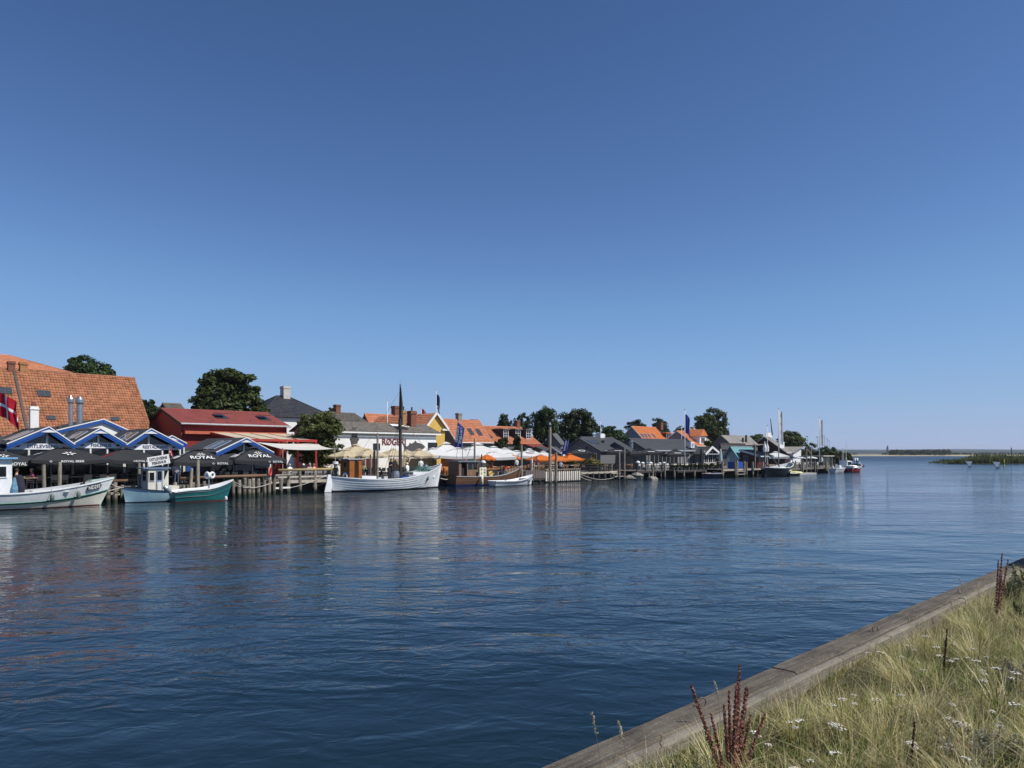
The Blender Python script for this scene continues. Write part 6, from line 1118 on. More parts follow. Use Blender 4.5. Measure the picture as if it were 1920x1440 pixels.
flagpole('tall white flagpole with a blue flag in front of the restaurant hall', 1284, 769, 55, 1.1, flag=lambda s, y: 0, cols=[cloth_mat('blue_flag', (.04, .07, .35), .3)], fw=1.2, fh=2.6, droop=.8, fz=.6, r=.06)
flagpole('white flagpole with a long banner above the black hulled boat', 1460, 767, 52, 1.1, flag=lambda s, y: 1 if (.35 < s < .65 and int(y * 12) % 3 == 1) else 0, cols=[DWHT, PLASTIC], fw=.9, fh=5.2, droop=.1, fz=.4, r=.065, seed=7, yaw=R(25))
flagpole('white flagpole with a long banner on the end jetty', 1536.5, 783, 53, 1.1, flag=lambda s, y: 1 if (.35 < s < .65 and int(y * 12) % 3 == 1) else 0, cols=[DWHT, PLASTIC], fw=.8, fh=4.6, droop=.1, fz=.4, r=.06, seed=8, yaw=R(25))
flagpole('thin white mast beside the white banner pole', 1439, 799, 50, 1.1, r=.04); flagpole('thin bare pole in front of the blue grey gable', 1278, 798, 80, r=.05); flagpole('small bare pole left of the apple tree', 1126, 789, 96, r=.05)
t = solo('leaning_mast', MB().tube([(0, 0, 0), (-.9, 0, 3.8)], [.16, .08], 7), TIN, 'dark stub mast leaning behind the boathouse roof', 'mast', U(1448, 78), 78, Z(816, U(1448, 78), 78))
t = solo('sign_flag', MB().box(0, 1.6, -.03, .03, 0, 1.0), WHITE, 'square white sign on the banner pole by the boathouse', 'sign', U(1462, 52.2), 52.2, Z(840, U(1462, 52), 52))
# large flag at the left edge
u = U(-6, 56); t = thing('flagpole', 'large red flag with a white cross hanging at the left edge', 'flagpole', u, 56, 1.0); h = Z(724, u, 56) - 1
part('pole', MB().tube([(0, 0, 0), (0, 0, h)], [.06, .04], 10), WHITE, t); part('flag', flag_mesh(2.0, 1.5, 20, 16, lambda s, y: 1 if (.28 < s < .42 or .43 < y < .57) else 0, .16, .62, 2), [DRED, DWHT], t, (.04, 0, Z(736, u, 56) - 1), (0, 0, -PI / 4), smooth=True)
# feather banners
def feather(label, px, yt, yb, v, lean, words, z0=1.0, top=.5):
    u = U(px, v); t = thing('feather_banner', label, 'banner', u, v, z0, -PI / 4 - R(8)); zt = Z(yt, u, v) - z0; zb = Z(yb, u, v) - z0; h = zt - zb; mb = MB(); vs = []
    n = 16; wd_ = h * .30
    for i in range(n + 1):
        y = i / n; z = zb + h * y; x = lean * y * h; w = wd_ * (1 if y < .72 else (1.12 - 1.12 * ((y - .72) / .28))); w = max(.02, w)
        for k in range(7): q = k / 6; vs.append((x + w * q, .07 * math.sin(5 * q + 4 * y) * q, z))
    mb.add(vs, [(i * 7 + k, i * 7 + k + 1, i * 7 + k + 8, i * 7 + k + 7) for i in range(n) for k in range(6)]); part('cloth', mb, cloth_mat('banner_blue', (.03, .06, .30), .25), t, smooth=True); part('pole', MB().tube([(-lean * .2, 0, 0), (lean * zt, 0, zt)], [.035, .015], 7), PALEWOOD, t)
    for i, (wrd, q) in enumerate(words): text(t, wrd, (lean * h * .42 + wd_ * q, -.10, zb + h * (.46 + .06 * (1 - i))), h * .62, wd_ * .3, WHITE, right=(-lean * .9, 0, -1), up=(1, 0, 0))
feather('blue feather banner lettered RØGERI in front of the white parasols', 852, 791, 839, 60, .13, [('RØGERI', .25), ('URTENS', .68)]); feather('small blue feather banner left of the grey restaurant', 1053, 822, 852, 60.5, .22, [('RØGERI', .45)])
# lamp posts at the end of the quay, small poles
for i, (px, yt, v) in enumerate(((1514, 819, 86), (1533, 820, 92), (1546, 818, 98), (1551, 823, 112), (1555, 827, 124))):
    u = U(px, v); h = Z(yt, u, v) - .92; t = thing('street_lamp', ['first', 'second', 'third', 'fourth', 'last'][i] + ' grey lamp post from the left above the hedge', 'lamp post', u, v, .92, 0, 'lamp posts above the hedge'); part('pole', MB().tube([(0, 0, 0), (0, 0, h)], [.09, .05], 7), STEEL, t); part('lamp_head', MB().box(-.9, .15, -.12, .12, h, h + .16), TIN, t)
for lb, px, yt, v in (('slim boat mast at the end of the quay', 1580.5, 842, 52.5),): flagpole(lb, px, yt, v, .9, r=.04, name='boat_mast')
# marks out on the open water
t = solo('channel_pole', MB().tube([(0, 0, -2), (.3, 0, 5.6)], .16, 8), TIN, 'tall dark pole in the reeds near the right edge', 'pole', 0, 0); t.location = (198, 290, .2); t = solo('channel_pole', MB().tube([(0, 0, -2), (0, 0, 1.9)], .09, 8), TIN, 'short thin stake left of the reed islet', 'pole', 0, 0); t.location = (157, 266, 0)
t = tag(link('channel_mark', None, None, (126.5, 188, 0)), 'yellow and black striped stake in front of the reeds', 'channel mark'); YEL = mat('signal_yellow', (.70, .58, .03), .5)
for z0, z1, m in ((-1, .75, YEL), (.75, 1.05, BLACK), (1.05, 1.95, YEL)): part('band', MB().lathe([(.14, z0), (.13, z1)], 10), m, t)
for x, y, lb in ((115, 184, 'white inverted triangular marker on the water, left of the pair'), (112, 169, 'white inverted triangular marker on the water, next to the striped stake')):
    t = tag(link('triangle_marker', None, None, (x, y, 0)), lb, 'water marker', 'white triangular markers'); part('panel', MB().extrude([(-.75, 1.5), (.8, 1.4), (.12, .1)], 'y', -.04, .04), WHITE, t, (0, 0, 0), (R(-8), 0, R(-20))); part('float', MB().lathe([(.05, -.15), (.45, -.05), (.45, .15), (.1, .25)], 10), TIN, t, (.35, .1, 0)); part('strut', MB().tube([(.12, 0, .2), (.35, .1, .15)], .04, 6), TIN, t)
# swallow over the harbour
t = tag(link('bird', None, None, (-12.3, 60, 3.3 + 208 * 60 / F), (R(20), R(35), R(30))), 'small dark bird flying high over the harbour', 'bird'); FB = mat('dark_feathers', (.02, .025, .035), .7)
part('body', MB().tube([(0, -.09, 0), (0, -.05, .01), (0, .03, 0), (0, .09, 0), (0, .16, 0)], [.008, .024, .026, .012, .004], 8), FB, t, smooth=True)
for s in (-1, 1): part('wing', MB().add([(0, -.04, .01), (s * .1, -.07, .035), (s * .2, 0, .02), (s * .09, .0, .03), (0, .03, .01)], [(0, 1, 3, 4), (1, 2, 3)]), FB, t)
# ---------------------------------------------------------------- terrace furniture
CH = {}
def make_chair(m):
    t = link('chair', None); part('seat', MB().box(-.22, .22, -.22, .22, .43, .47), m, t); part('backrest', MB().box(-.22, .22, .19, .23, .55, .9).box(-.21, -.17, .19, .22, .47, .55).box(.17, .21, .19, .22, .47, .55), m, t)
    lg = MB().box(-.02, .02, -.02, .02, 0, .43).mesh('leg', m)
    for x in (-.19, .19):
        for y in (-.19, .19): link('leg', lg, t, (x, y, 0))
    return t
def make_table(top, leg):
    t = link('table', None); part('table_top', MB().box(-.65, .65, -.4, .4, .72, .76), top, t); part('pedestal', MB().box(-.04, .04, -.04, .04, .04, .72).box(-.3, .3, -.04, .04, 0, .04).box(-.04, .04, -.3, .3, 0, .039), leg, t); return t
CHM = {'black': mat('black_chair', (.02, .02, .022), .6), 'brown': mat('teak_chair', (.20, .10, .05), .6, .2), 'grey': mat('grey_chair', (.22, .22, .22), .6), 'orange': mat('orange_chair', (.6, .2, .05), .6), 'white': mat('white_chair', (.65, .65, .63), .6)}
CP = {k: make_chair(m) for k, m in CHM.items()}; TP = {'wood': make_table(mat('pale_table', (.42, .28, .15), .6), TIN), 'dark': make_table(mat('dark_table', (.05, .04, .035), .6), TIN), 'white': make_table(WHITE, TIN)}
USED = set()
def put(proto, u, v, z, rot, label, cat, group):
    o = copy_tree(proto) if proto.name in USED else proto; USED.add(proto.name); o.location = W(u, v, z); o.rotation_euler = (0, 0, PI / 4 + rot); tag(o, label, cat, group); return o
def seating(pxs, v, z, ch, tb, where, skip=()):
    for i, px in enumerate(pxs):
        u = U(px, v); r0 = rng.uniform(-.15, .15); put(TP[tb], u, v, z, r0, {'wood': 'pale wooden', 'dark': 'dark', 'white': 'white'}[tb] + ' terrace table ' + where, 'table', 'terrace tables ' + where)
        for dx, dy, r in ((-.32, -.62, PI), (.32, -.62, PI), (-.32, .62, 0), (.32, .62, 0)):
            if rng.random() < .2: continue
            put(CP[ch], u + dx, v + dy, z, r + rng.uniform(-.2, .2), ch + ' terrace chair ' + where, 'chair', 'terrace chairs ' + where)
seating((60, 105, 150, 195), 56.2, 1.0, 'black', 'wood', 'before the lettered blue gables'); seating((90, 130, 175, 215, 250), 58.3, 1.0, 'black', 'dark', 'behind the front row at the blue gables'); seating((345, 385, 425, 460, 490), 56.4, 1.0, 'black', 'dark', 'under the ROYAL parasols')
seating((365, 410, 450), 58.6, 1.0, 'black', 'wood', 'at the back under the ROYAL parasols'); seating((548, 572, 596, 616), 58.8, 1.05, 'grey', 'dark', 'behind the yellow log rail'); seating((548, 580), 62.5, 1.05, 'orange', 'wood', 'under the shade sail')
seating((690, 715, 738, 765, 788, 808), 60, 1.05, 'black', 'dark', 'under the beige parasols'); seating((832, 848), 60, 1.05, 'orange', 'dark', 'right of the cutter bow'); seating((875, 910, 930, 955, 972), 60.6, 1.05, 'brown', 'wood', 'behind the brown boat'); seating((1005, 1030, 1050, 1072), 58.4, 1.16, 'brown', 'white', 'on the boarded jetty')
seating((1100, 1115, 1132, 1150, 1178), 60.2, 1.05, 'brown', 'wood', 'before the leftmost grey gable'); seating((1206, 1222, 1240, 1258, 1276, 1296), 57.6, 1.08, 'white', 'wood', 'before the long grey hall'); seating((1325, 1345), 57, 1.05, 'grey', 'wood', 'before the kiosk'); seating((1490, 1502, 1514, 1526), 55, .96, 'white', 'dark', 'on the end jetty')
# lamps on the restaurant rail: white domed heads
for i, (px, v, yt) in enumerate(((1196, 58, 864), (1205, 58.4, 866), (1220, 58, 866), (1237, 57.6, 867), (1245, 57.2, 866), (1207.5, 57, 872))):
    u = U(px, v); z = Z(yt, u, v) - 1.08; t = thing('terrace_lamp', ['first', 'second', 'third', 'fourth', 'fifth', 'lowest'][i] + ' white domed lamp from the left along the restaurant rail', 'lamp', u, v, 1.08, 0, 'white domed lamps'); part('shade', MB().lathe([(.3, -.3), (.29, -.18), (.2, -.05), (.03, 0)], 12), WHITE, t, (0, 0, z)); part('stem', MB().tube([(0, 0, 0), (0, 0, max(.2, z - .1))], .03, 6), TIN, t)
# planters
def planter(label, px, v, z0, r, h, seed, leaf, pot=True, cat='plant', ry=1.0, n=60):
    u = U(px, v); t = thing('potted_plant', label, cat, u, v, z0); part('pot', MB().lathe([(r * .5, 0), (r * .65, .4), (r * .6, .42)], 12), TIN, t); link('foliage', quad_mesh('foliage', crown(r, r * ry, h / 2, seed, leaf, n, 50, .10, lobes=4), LEAF[leaf]), t, (0, 0, .35 + h / 2)); part('stem', MB().tube([(0, 0, .3), (0, 0, .5 + h * .4)], .04, 6), BARK, t)
planter('round golden green shrub in a tub before the grey restaurant', 1111, 58.8, 1.1, 1.35, 1.4, 71, 'pot', n=120); planter('green shrub on the boarded jetty behind the posts', 1075, 58.8, 1.2, .9, 1.1, 72, 'olive'); planter('leafy shrub behind the diners at the left edge', 42, 58.6, 1.0, 1.3, 2.2, 73, 'hedge', n=90); planter('green bush behind the orange parasol', 1053, 61, 1.1, 1.2, 1.3, 74, 'olive'); planter('small green pot plant by the log rail', 605, 60.2, 1.05, .5, .8, 75, 'mid')
for px in range(1262, 1356, 7): planter('green trailing planter box along the kiosk deck rail', px, 54.1, 1.02, .42, .5, 80 + px, 'hedge', n=22) ; bpy.context.scene.collection.objects[-1] if False else None
for o in C.objects:
    if o.get('label') == 'green trailing planter box along the kiosk deck rail': o['group'] = 'planters along the kiosk deck rail'
# life rings on the quay
t = thing('life_ring', 'red life ring standing on the quay end by the blue door', 'life ring', U(506, 54.8), 54.8, 1.55); ring(t, (0, 0, .3), .32, .09, mat('life_ring_red', (.55, .05, .03), .6), None, (0, 0, R(50)), 'ring'); part('rope_loop', MB().torus((0, 0, .3), .42, .015, 20, 5, 'y'), ROPE, t, rot=(0, 0, R(50)))
t = thing('rope_collar', 'white rope coil hung over the post behind the wheelhouse', 'rope', U(629, 57.4), 57.4, Z(867, U(629, 57.4), 57.4)); part('coil', MB().torus((0, 0, 0), .2, .07, 16, 7, 'z').torus((0, 0, -.12), .22, .06, 16, 7, 'z').tube([(.22, 0, -.1), (.26, 0, -.8)], .05, 6), BW, t, smooth=True)
for i, (px, y0, y1, v, lb) in enumerate(((860, 856, 868, 63.5, 'orange menu boards right of the cutter bow'), (843, 856, 867, 64, 'orange counter panel behind the cutter bow'))):
    u = U(px, v); solo('counter', MB().box(-1.2, 1.2, -.1, .1, 0, Z(y0, u, v) - 1.05).box(-1.3, 1.3, -.25, .25, .9, 1.0), mat('orange_counter', (.5, .16, .03), .6), lb, 'counter', u, v, 1.05)
for i, (px, v, w, lb) in enumerate(((690, 66.5, 2.2, 'brown windscreen left of the slim post on the smokehouse terrace'), (770, 66.8, 6, 'wide beige windscreen at the smokehouse terrace'), (792, 66, 4, 'beige windscreen panel behind the person in white'), (920, 65.5, 8, 'dark windscreen behind the orange parasols'), (1025, 63.5, 6, 'tan windscreen behind the boarded jetty'))):
    t = thing('windscreen', lb, 'screen', U(px, v), v, 1.05); part('panel', MB().box(-w / 2, w / 2, 0, .06, 0, 1.75), mat('screen_%d' % i, [(.12, .04, .03), (.36, .30, .19), (.33, .28, .18), (.05, .045, .04), (.3, .25, .17)][i], .8), t)
    for k in range(4): part('post', MB().box(-.05, .05, -.05, -.002, 0, 1.9), PALEWOOD if i != 3 else TIN, t, (-w / 2 + w * k / 3, 0, 0))
# ---------------------------------------------------------------- people
SKIN = mat('skin', (.52, .30, .21), .6, .05)
def person_mesh(pose, key):
    """one continuous skinned figure; clothing follows the nearest bone"""
    J = {'pel': (0, 0, .95, .15), 'bel': (0, -.01, 1.12, .135), 'che': (0, .0, 1.34, .155), 'nek': (0, .0, 1.50, .06), 'jaw': (0, -.03, 1.58, .075), 'hed': (0, -.015, 1.69, .095), 'top': (0, 0, 1.76, .06)}
    for s, n in ((-1, 'l'), (1, 'r')):
        J['sh' + n] = (s * .19, 0, 1.42, .07); J['el' + n] = (s * .25, .02, 1.14, .045); J['wr' + n] = (s * .24, -.08, .90, .033); J['ha' + n] = (s * .23, -.12, .80, .038)
        J['hp' + n] = (s * .10, 0, .90, .105); J['kn' + n] = (s * .11, -.02, .50, .065); J['an' + n] = (s * .11, .03, .09, .045); J['to' + n] = (s * .12, -.14, .04, .04)
    if pose == 'sit':
        dz = -.42
        for k in ('pel', 'bel', 'che', 'nek', 'jaw', 'hed', 'top'): x, y, z, r = J[k]; J[k] = (x, y - .12 * max(0, z - 1.0), z + dz, r)
        for s, n in ((-1, 'l'), (1, 'r')):
            J['sh' + n] = (s * .19, -.05, 1.0, .07); J['el' + n] = (s * .27, -.14, .76, .045); J['wr' + n] = (s * .20, -.38, .80, .033); J['ha' + n] = (s * .16, -.47, .81, .038)
            J['hp' + n] = (s * .10, -.02, .52, .11); J['kn' + n] = (s * .13, -.46, .50, .068); J['an' + n] = (s * .13, -.42, .09, .045); J['to' + n] = (s * .13, -.58, .04, .04)
    if pose == 'walk':
        J['knl'] = (-.10, -.2, .52, .065); J['anl'] = (-.1, -.25, .1, .045); J['tol'] = (-.1, -.42, .06, .04); J['knr'] = (.1, .05, .5, .065); J['anr'] = (.11, .28, .12, .045); J['tor'] = (.11, .14, .04, .04); J['elr'] = (.26, -.08, 1.16, .045); J['wrr'] = (.22, -.32, 1.12, .033); J['har'] = (.2, -.41, 1.12, .038)
    E_ = [('pel', 'bel', 1), ('bel', 'che', 1), ('che', 'nek', 1), ('nek', 'jaw', 0), ('jaw', 'hed', 0), ('hed', 'top', 0)]
    for n in 'lr': E_ += [('che', 'sh' + n, 1), ('sh' + n, 'el' + n, 1), ('el' + n, 'wr' + n, 0), ('wr' + n, 'ha' + n, 0), ('pel', 'hp' + n, 2), ('hp' + n, 'kn' + n, 2), ('kn' + n, 'an' + n, 2), ('an' + n, 'to' + n, 2)]
    ks = list(J); me = bpy.data.meshes.new('sk'); me.from_pydata([J[k][:3] for k in ks], [(ks.index(a), ks.index(b)) for a, b, c in E_], []); o = bpy.data.objects.new('sk', me); C.objects.link(o)
    sk = o.modifiers.new('s', 'SKIN'); sk.use_smooth_shade = True; sv = me.skin_vertices[0].data
    for i, k in enumerate(ks): r = J[k][3]; sv[i].radius = (r * (1.25 if k in ('che', 'bel', 'pel') else 1), r); sv[i].use_root = k == 'pel'
    o.modifiers.new('d', 'SUBSURF').levels = 1; bpy.context.view_layer.update(); m2 = bpy.data.meshes.new_from_object(o.evaluated_get(bpy.context.evaluated_depsgraph_get())); bpy.data.objects.remove(o); m2.name = 'body'
    # fingers, nose and ears joined on
    b = bmesh.new(); b.from_mesh(m2)
    def blob(c, sc):
        g = bmesh.ops.create_icosphere(b, subdivisions=1, radius=1)
        for x in g['verts']: x.co = Vector((x.co.x * sc[0], x.co.y * sc[1], x.co.z * sc[2])) + Vector(c)
    hx, hy, hz, _ = J['hed']; blob((hx, hy - .10, hz - .03), (.016, .025, .025))
    for s in (-1, 1): blob((hx + s * .095, hy + .01, hz - .02), (.014, .022, .032))
    for n in 'lr':
        a, w = Vector(J['ha' + n][:3]), Vector(J['wr' + n][:3]); d = (a - w).normalized(); sd_ = d.cross(Vector((0, 1, .3))).normalized()
        for k in range(4): c = a + d * (.055 + .008 * (k in (1, 2))) + sd_ * (k - 1.5) * .019; blob(c, (.011, .011, .011)); blob(c + d * .025 - Vector((0, .006, .004)), (.009, .009, .02 if abs(d.z) > .7 else .009))
        blob(a - sd_ * .045 + d * .01, (.012, .012, .02))
    b.to_mesh(m2); b.free()
    for q in range(4): m2.materials.append(SKIN)
    segs = [(Vector(J[a][:3]), Vector(J[bb][:3]), c, J[a][3]) for a, bb, c in E_]
    for p in m2.polygons:
        c = p.center; best = min(segs, key=lambda s: ((c - (s[0] + (s[1] - s[0]) * max(0, min(1, (c - s[0]).dot(s[1] - s[0]) / max(1e-6, (s[1] - s[0]).length_squared)))))).length - s[3] * .5)
        p.material_index = best[2]; p.use_smooth = True
        if best[2] == 2 and c.z < .12: p.material_index = 3
    hd = Vector(J['hed'][:3]); return m2, hd
PM = {k: person_mesh(k, k) for k in ('stand', 'sit', 'walk')}
def person(label, px, v, z, pose, rot, shirt, trous, hair, scale=1.0, hat=None, group=None, bald=False):
    u = U(px, v); t = thing('person', label, 'person', u, v, z, rot); me, hd = PM[pose]; o = link('body', me, t); o.scale = (scale,) * 3
    cm = lambda c: mat('cloth_%02x%02x%02x' % tuple(int(x * 255) for x in c), c, .85, .1, 6)
    for i, m in enumerate((SKIN, cm(shirt), cm(trous), BLACK)): o.material_slots[i].link = 'OBJECT'; o.material_slots[i].material = m
    if not bald:
        mb = MB(); n = 12; vs = []
        for j in range(6):
            a = j / 5 * PI * .58
            for k in range(n): f = 2 * PI * k / n; back = .6 + .4 * math.sin(f); aa = a * (.72 + .28 * (math.sin(f) * .5 + .5)); vs.append((.112 * math.sin(aa) * math.cos(f), .118 * math.sin(aa) * math.sin(f) + .008, .125 * math.cos(aa)))
        mb.add(vs, [(j * n + k, j * n + (k + 1) % n, (j + 1) * n + (k + 1) % n, (j + 1) * n + k) for j in range(5) for k in range(n)]); h = part('hat' if hat else 'hair', mb, cm(hat or hair), o, tuple(hd + Vector((0, .005, .005))), smooth=True)
    return t
S_ = (.8, .8, .78); Bk = (.02, .02, .025); gy = (.3, .3, .3); bl = (.05, .1, .25); tan = (.62, .38, .27); dn = (.06, .08, .13)
person('blond person in a sleeveless top leaning over a table by the number boat', 29, 55.7, 1.0, 'sit', R(85), tan, Bk, (.62, .48, .25)); person('grey haired person in a pink shirt at the table by the number boat', 62, 55.7, 1.0, 'sit', R(-85), (.55, .10, .2), (.25, .04, .12), (.3, .28, .27))
put(TP['wood'], U(46, 55.7), 55.7, 1.0, 0, 'wooden table between the blond person and the pink clad one', 'table', None)
for px, r in ((29, R(85)), (62, R(-85))): put(CP['black'], U(px, 55.7), 55.7, 1.0, r, 'black chair under the ' + ('blond person' if px == 29 else 'person in pink') + ' by the number boat', 'chair', None)
person('person in a patterned grey shirt standing behind the small wheelhouse boat', 331, 55.6, 1.0, 'stand', R(160), (.32, .34, .38), dn, (.06, .04, .03))
person('person in a white shirt seated first behind the yellow log rail', 544, 58.2, 1.05, 'sit', PI, S_, gy, (.4, .36, .3)); person('white haired person in black seated at the middle of the log rail', 569, 58.6, 1.05, 'sit', R(150), Bk, Bk, (.7, .68, .65)); person('person in salmon seated right of the middle of the log rail', 590, 58.4, 1.05, 'sit', R(200), (.68, .3, .2), gy, (.25, .15, .1)); person('bald tanned person seated at the right end of the log rail', 613, 58.4, 1.05, 'sit', R(100), tan, bl, (.5, .4, .3), bald=True); person('grey haired person between the salmon clad and the white haired diner', 580, 59.6, 1.05, 'sit', 0, (.4, .35, .3), gy, (.4, .38, .36)); person('waiter in a white shirt under the shade sail', 582, 66, 1.05, 'stand', R(30), S_, Bk, (.1, .07, .05))
person('person with tied hair in a white shirt standing above the cutter rail', 789, 58.9, 1.05, 'stand', R(150), S_, S_, (.16, .08, .04)); person('dark haired person in a striped top right of the person in white', 800, 59.6, 1.05, 'sit', R(180), (.25, .28, .36), Bk, (.03, .025, .02)); person('person in a white cap seated behind the grey crate', 764, 59, 1.05, 'sit', R(180), S_, gy, (.6, .58, .55), hat=(.75, .74, .7)); person('person in black walking past the slim grey post', 733, 59.6, 1.05, 'walk', R(-80), Bk, Bk, (.05, .03, .02)); person('person in green seated left of the thick dark post', 681, 60, 1.05, 'sit', R(120), (.3, .34, .2), gy, (.3, .2, .15)); person('person in red leaning at the counter behind the brown boat', 921, 59.8, 1.05, 'sit', R(60), (.3, .05, .05), bl, (.06, .04, .03)); person('person in a patterned white top behind the prow of the brown boat', 969, 59.6, 1.05, 'stand', R(170), (.5, .5, .5), Bk, (.1, .06, .04)); person('bartender inside the brown boat wheelhouse door', 872, 56.8, .75, 'stand', R(20), Bk, dn, (.1, .07, .05), .95)
person('man in a white shirt standing at the boarded jetty', 997, 58, 1.16, 'stand', R(60), S_, (.7, .68, .62), (.35, .3, .25)); person('person in dark red beside the man in white on the jetty', 1006, 58.6, 1.16, 'stand', R(-40), (.1, .02, .025), Bk, (.05, .03, .02)); person('person in grey bending over a table behind the mooring posts', 1051, 57.4, 1.16, 'sit', R(120), (.4, .42, .45), Bk, (.3, .25, .2)); person('person in a beige shirt behind the rope on the jetty', 1012, 59.4, 1.16, 'stand', R(180), (.45, .35, .28), gy, (.2, .12, .08))
person('person in black with a backpack walking past the kiosk', 1346, 54.6, 1.06, 'walk', R(-85), Bk, Bk, (.03, .025, .02)); person('person seated before the hall, left of the flat boulder post', 1214, 57.8, 1.08, 'sit', R(170), (.1, .18, .24), gy, (.1, .07, .05)); person('person in pink seated on the end jetty', 1506, 55.6, .96, 'sit', R(160), (.5, .35, .38), gy, (.2, .14, .1)); person('person in white seated on the end jetty beside the tall pole', 1520, 55.6, .96, 'sit', R(200), S_, Bk, (.3, .22, .15))
person('first of two people in white at the very end of the quay', 1603, 56, .92, 'stand', R(180), S_, gy, (.3, .2, .15)); person('second of two people in white at the very end of the quay', 1607, 57, .92, 'stand', R(150), S_, bl, (.1, .07, .05))
# ---------------------------------------------------------------- near bank: timber quay edge, rough grass
def gz(u, v):
    """height of the near bank"""
    t = min(1, max(0, (2.98 - v) / 2.6)); return 1.0 + .52 * t ** 1.2 + .035 * math.sin(u * 1.7 + v * 2.1) + .03 * math.sin(u * .63 - v * 3.1 + 1)
def gza(u, v):
    t = np.clip((2.98 - v) / 2.6, 0, 1); return 1.0 + .52 * t ** 1.2 + .035 * np.sin(u * 1.7 + v * 2.1) + .03 * np.sin(u * .63 - v * 3.1 + 1)
SOIL = mat('bank_soil', (.05, .042, .02), .95, .4, 6, .8, 30)
us = [-12 + 60 * i / 150 for i in range(151)]; vs_ = [2.99 - 7 * (j / 40) for j in range(41)]; vv = []; 
for u in us:
    for v in vs_: vv.append(W(u, v, gz(u, v)))
mb = MB().add(vv, [(i * 41 + j, i * 41 + j + 1, i * 41 + j + 42, i * 41 + j + 41) for i in range(150) for j in range(40)]); o = link('grass_bank', mb.mesh('grass_bank', SOIL, True)); o['kind'] = 'structure'
def cap_wood(name, c, c2):
    m, t, b, N, L = nodes(name); tc = N.new('ShaderNodeTexCoord'); mp = N.new('ShaderNodeMapping'); mp.inputs['Scale'].default_value = (.7, 14, 14); L.new(tc.outputs['Object'], mp.inputs[0])
    n1 = N.new('ShaderNodeTexNoise'); n1.inputs['Scale'].default_value = 3; n1.inputs['Detail'].default_value = 10; n1.inputs['Roughness'].default_value = .7; L.new(mp.outputs[0], n1.inputs['Vector'])
    n2 = N.new('ShaderNodeTexNoise'); n2.inputs['Scale'].default_value = 1.7; n2.inputs['Detail'].default_value = 9; n2.inputs['Roughness'].default_value = .75; L.new(tc.outputs['Object'], n2.inputs['Vector'])
    n3 = N.new('ShaderNodeTexNoise'); n3.inputs['Scale'].default_value = 55; n3.inputs['Detail'].default_value = 4; L.new(tc.outputs['Object'], n3.inputs['Vector'])
    a = N.new('ShaderNodeMath'); a.operation = 'ADD'; L.new(n1.outputs['Fac'], a.inputs[0]); L.new(n2.outputs['Fac'], a.inputs[1]); mr = N.new('ShaderNodeMapRange'); mr.inputs[1].default_value = .72; mr.inputs[2].default_value = 1.28; L.new(a.outputs[0], mr.inputs[0])
    mx = N.new('ShaderNodeMix'); mx.data_type = 'RGBA'; L.new(mr.outputs[0], mx.inputs[0]); mx.inputs[6].default_value = (*c, 1); mx.inputs[7].default_value = (*c2, 1)
    lr = N.new('ShaderNodeMapRange'); lr.inputs[1].default_value = .6; lr.inputs[2].default_value = .68; lr.inputs[4].default_value = .3; L.new(n3.outputs['Fac'], lr.inputs[0])
    x2 = N.new('ShaderNodeMix'); x2.data_type = 'RGBA'; L.new(lr.outputs[0], x2.inputs[0]); L.new(mx.outputs[2], x2.inputs[6]); x2.inputs[7].default_value = (.36, .35, .31, 1); L.new(x2.outputs[2], b.inputs['Base Color']); b.inputs['Roughness'].default_value = .9; b.inputs['Specular IOR Level'].default_value = .2
    h = N.new('ShaderNodeMath'); h.operation = 'MULTIPLY_ADD'; L.new(n3.outputs['Fac'], h.inputs[0]); h.inputs[1].default_value = .4; L.new(n1.outputs['Fac'], h.inputs[2]); bp = N.new('ShaderNodeBump'); bp.inputs['Strength'].default_value = .9; bp.inputs['Distance'].default_value = .012; L.new(h.outputs[0], bp.inputs['Height']); L.new(bp.outputs[0], b.inputs['Normal']); return m
CW1 = cap_wood('quay_cap_wood', (.032, .026, .02), (.18, .155, .125)); CW2 = cap_wood('quay_inner_wood', (.11, .097, .08), (.27, .245, .205))
tq = tag(link('quay_edge', None, None, W(0, 3.46, 0), (0, 0, PI / 4 - .0127)), 'weathered timber edge of the near quay along the grass bank', 'quay edge')
def plank(x0, x1, y0, y1, z0, z1, seed, n=26):
    """sawn plank with worn, wavy arrises"""
    q = random.Random(seed); vs = []
    for i in range(n + 1):
        x = x0 + (x1 - x0) * i / n; w = lambda a: q.uniform(-a, a)
        vs += [(x, y0 + w(.004), z0), (x, y0 + w(.004), z1 - .02 + w(.003)), (x, y0 + .018 + w(.005), z1 + w(.0025)), (x, (y0 + y1) / 2, z1 + .004 + w(.002)), (x, y1 - .018 + w(.005), z1 + w(.0025)), (x, y1 + w(.004), z1 - .02 + w(.003)), (x, y1 + w(.004), z0)]
    fs = [(7 * i + k, 7 * i + 7 + k, 7 * i + 7 + (k + 1) % 7, 7 * i + (k + 1) % 7) for i in range(n) for k in range(7)] + [tuple(range(7)), tuple(range(7 * n, 7 * n + 7))[::-1]]
    return MB().add(vs, [f[::-1] for f in fs])
xs = [-8, -3.2, 2.1, 7.05, 11.6, 16.4, 21.5, 27, 33, 40]
for i in range(len(xs) - 1):
    part('cap_plank', plank(xs[i] + .006, xs[i + 1] - .006, -.275, 0, .93, 1.15 + .006 * (i % 2), i), CW1, tq); part('inner_plank', plank(xs[i] + .9, xs[i + 1] + .88, -.375, -.281, .90, 1.142 - .006 * (i % 2), 30 + i), CW2, tq)
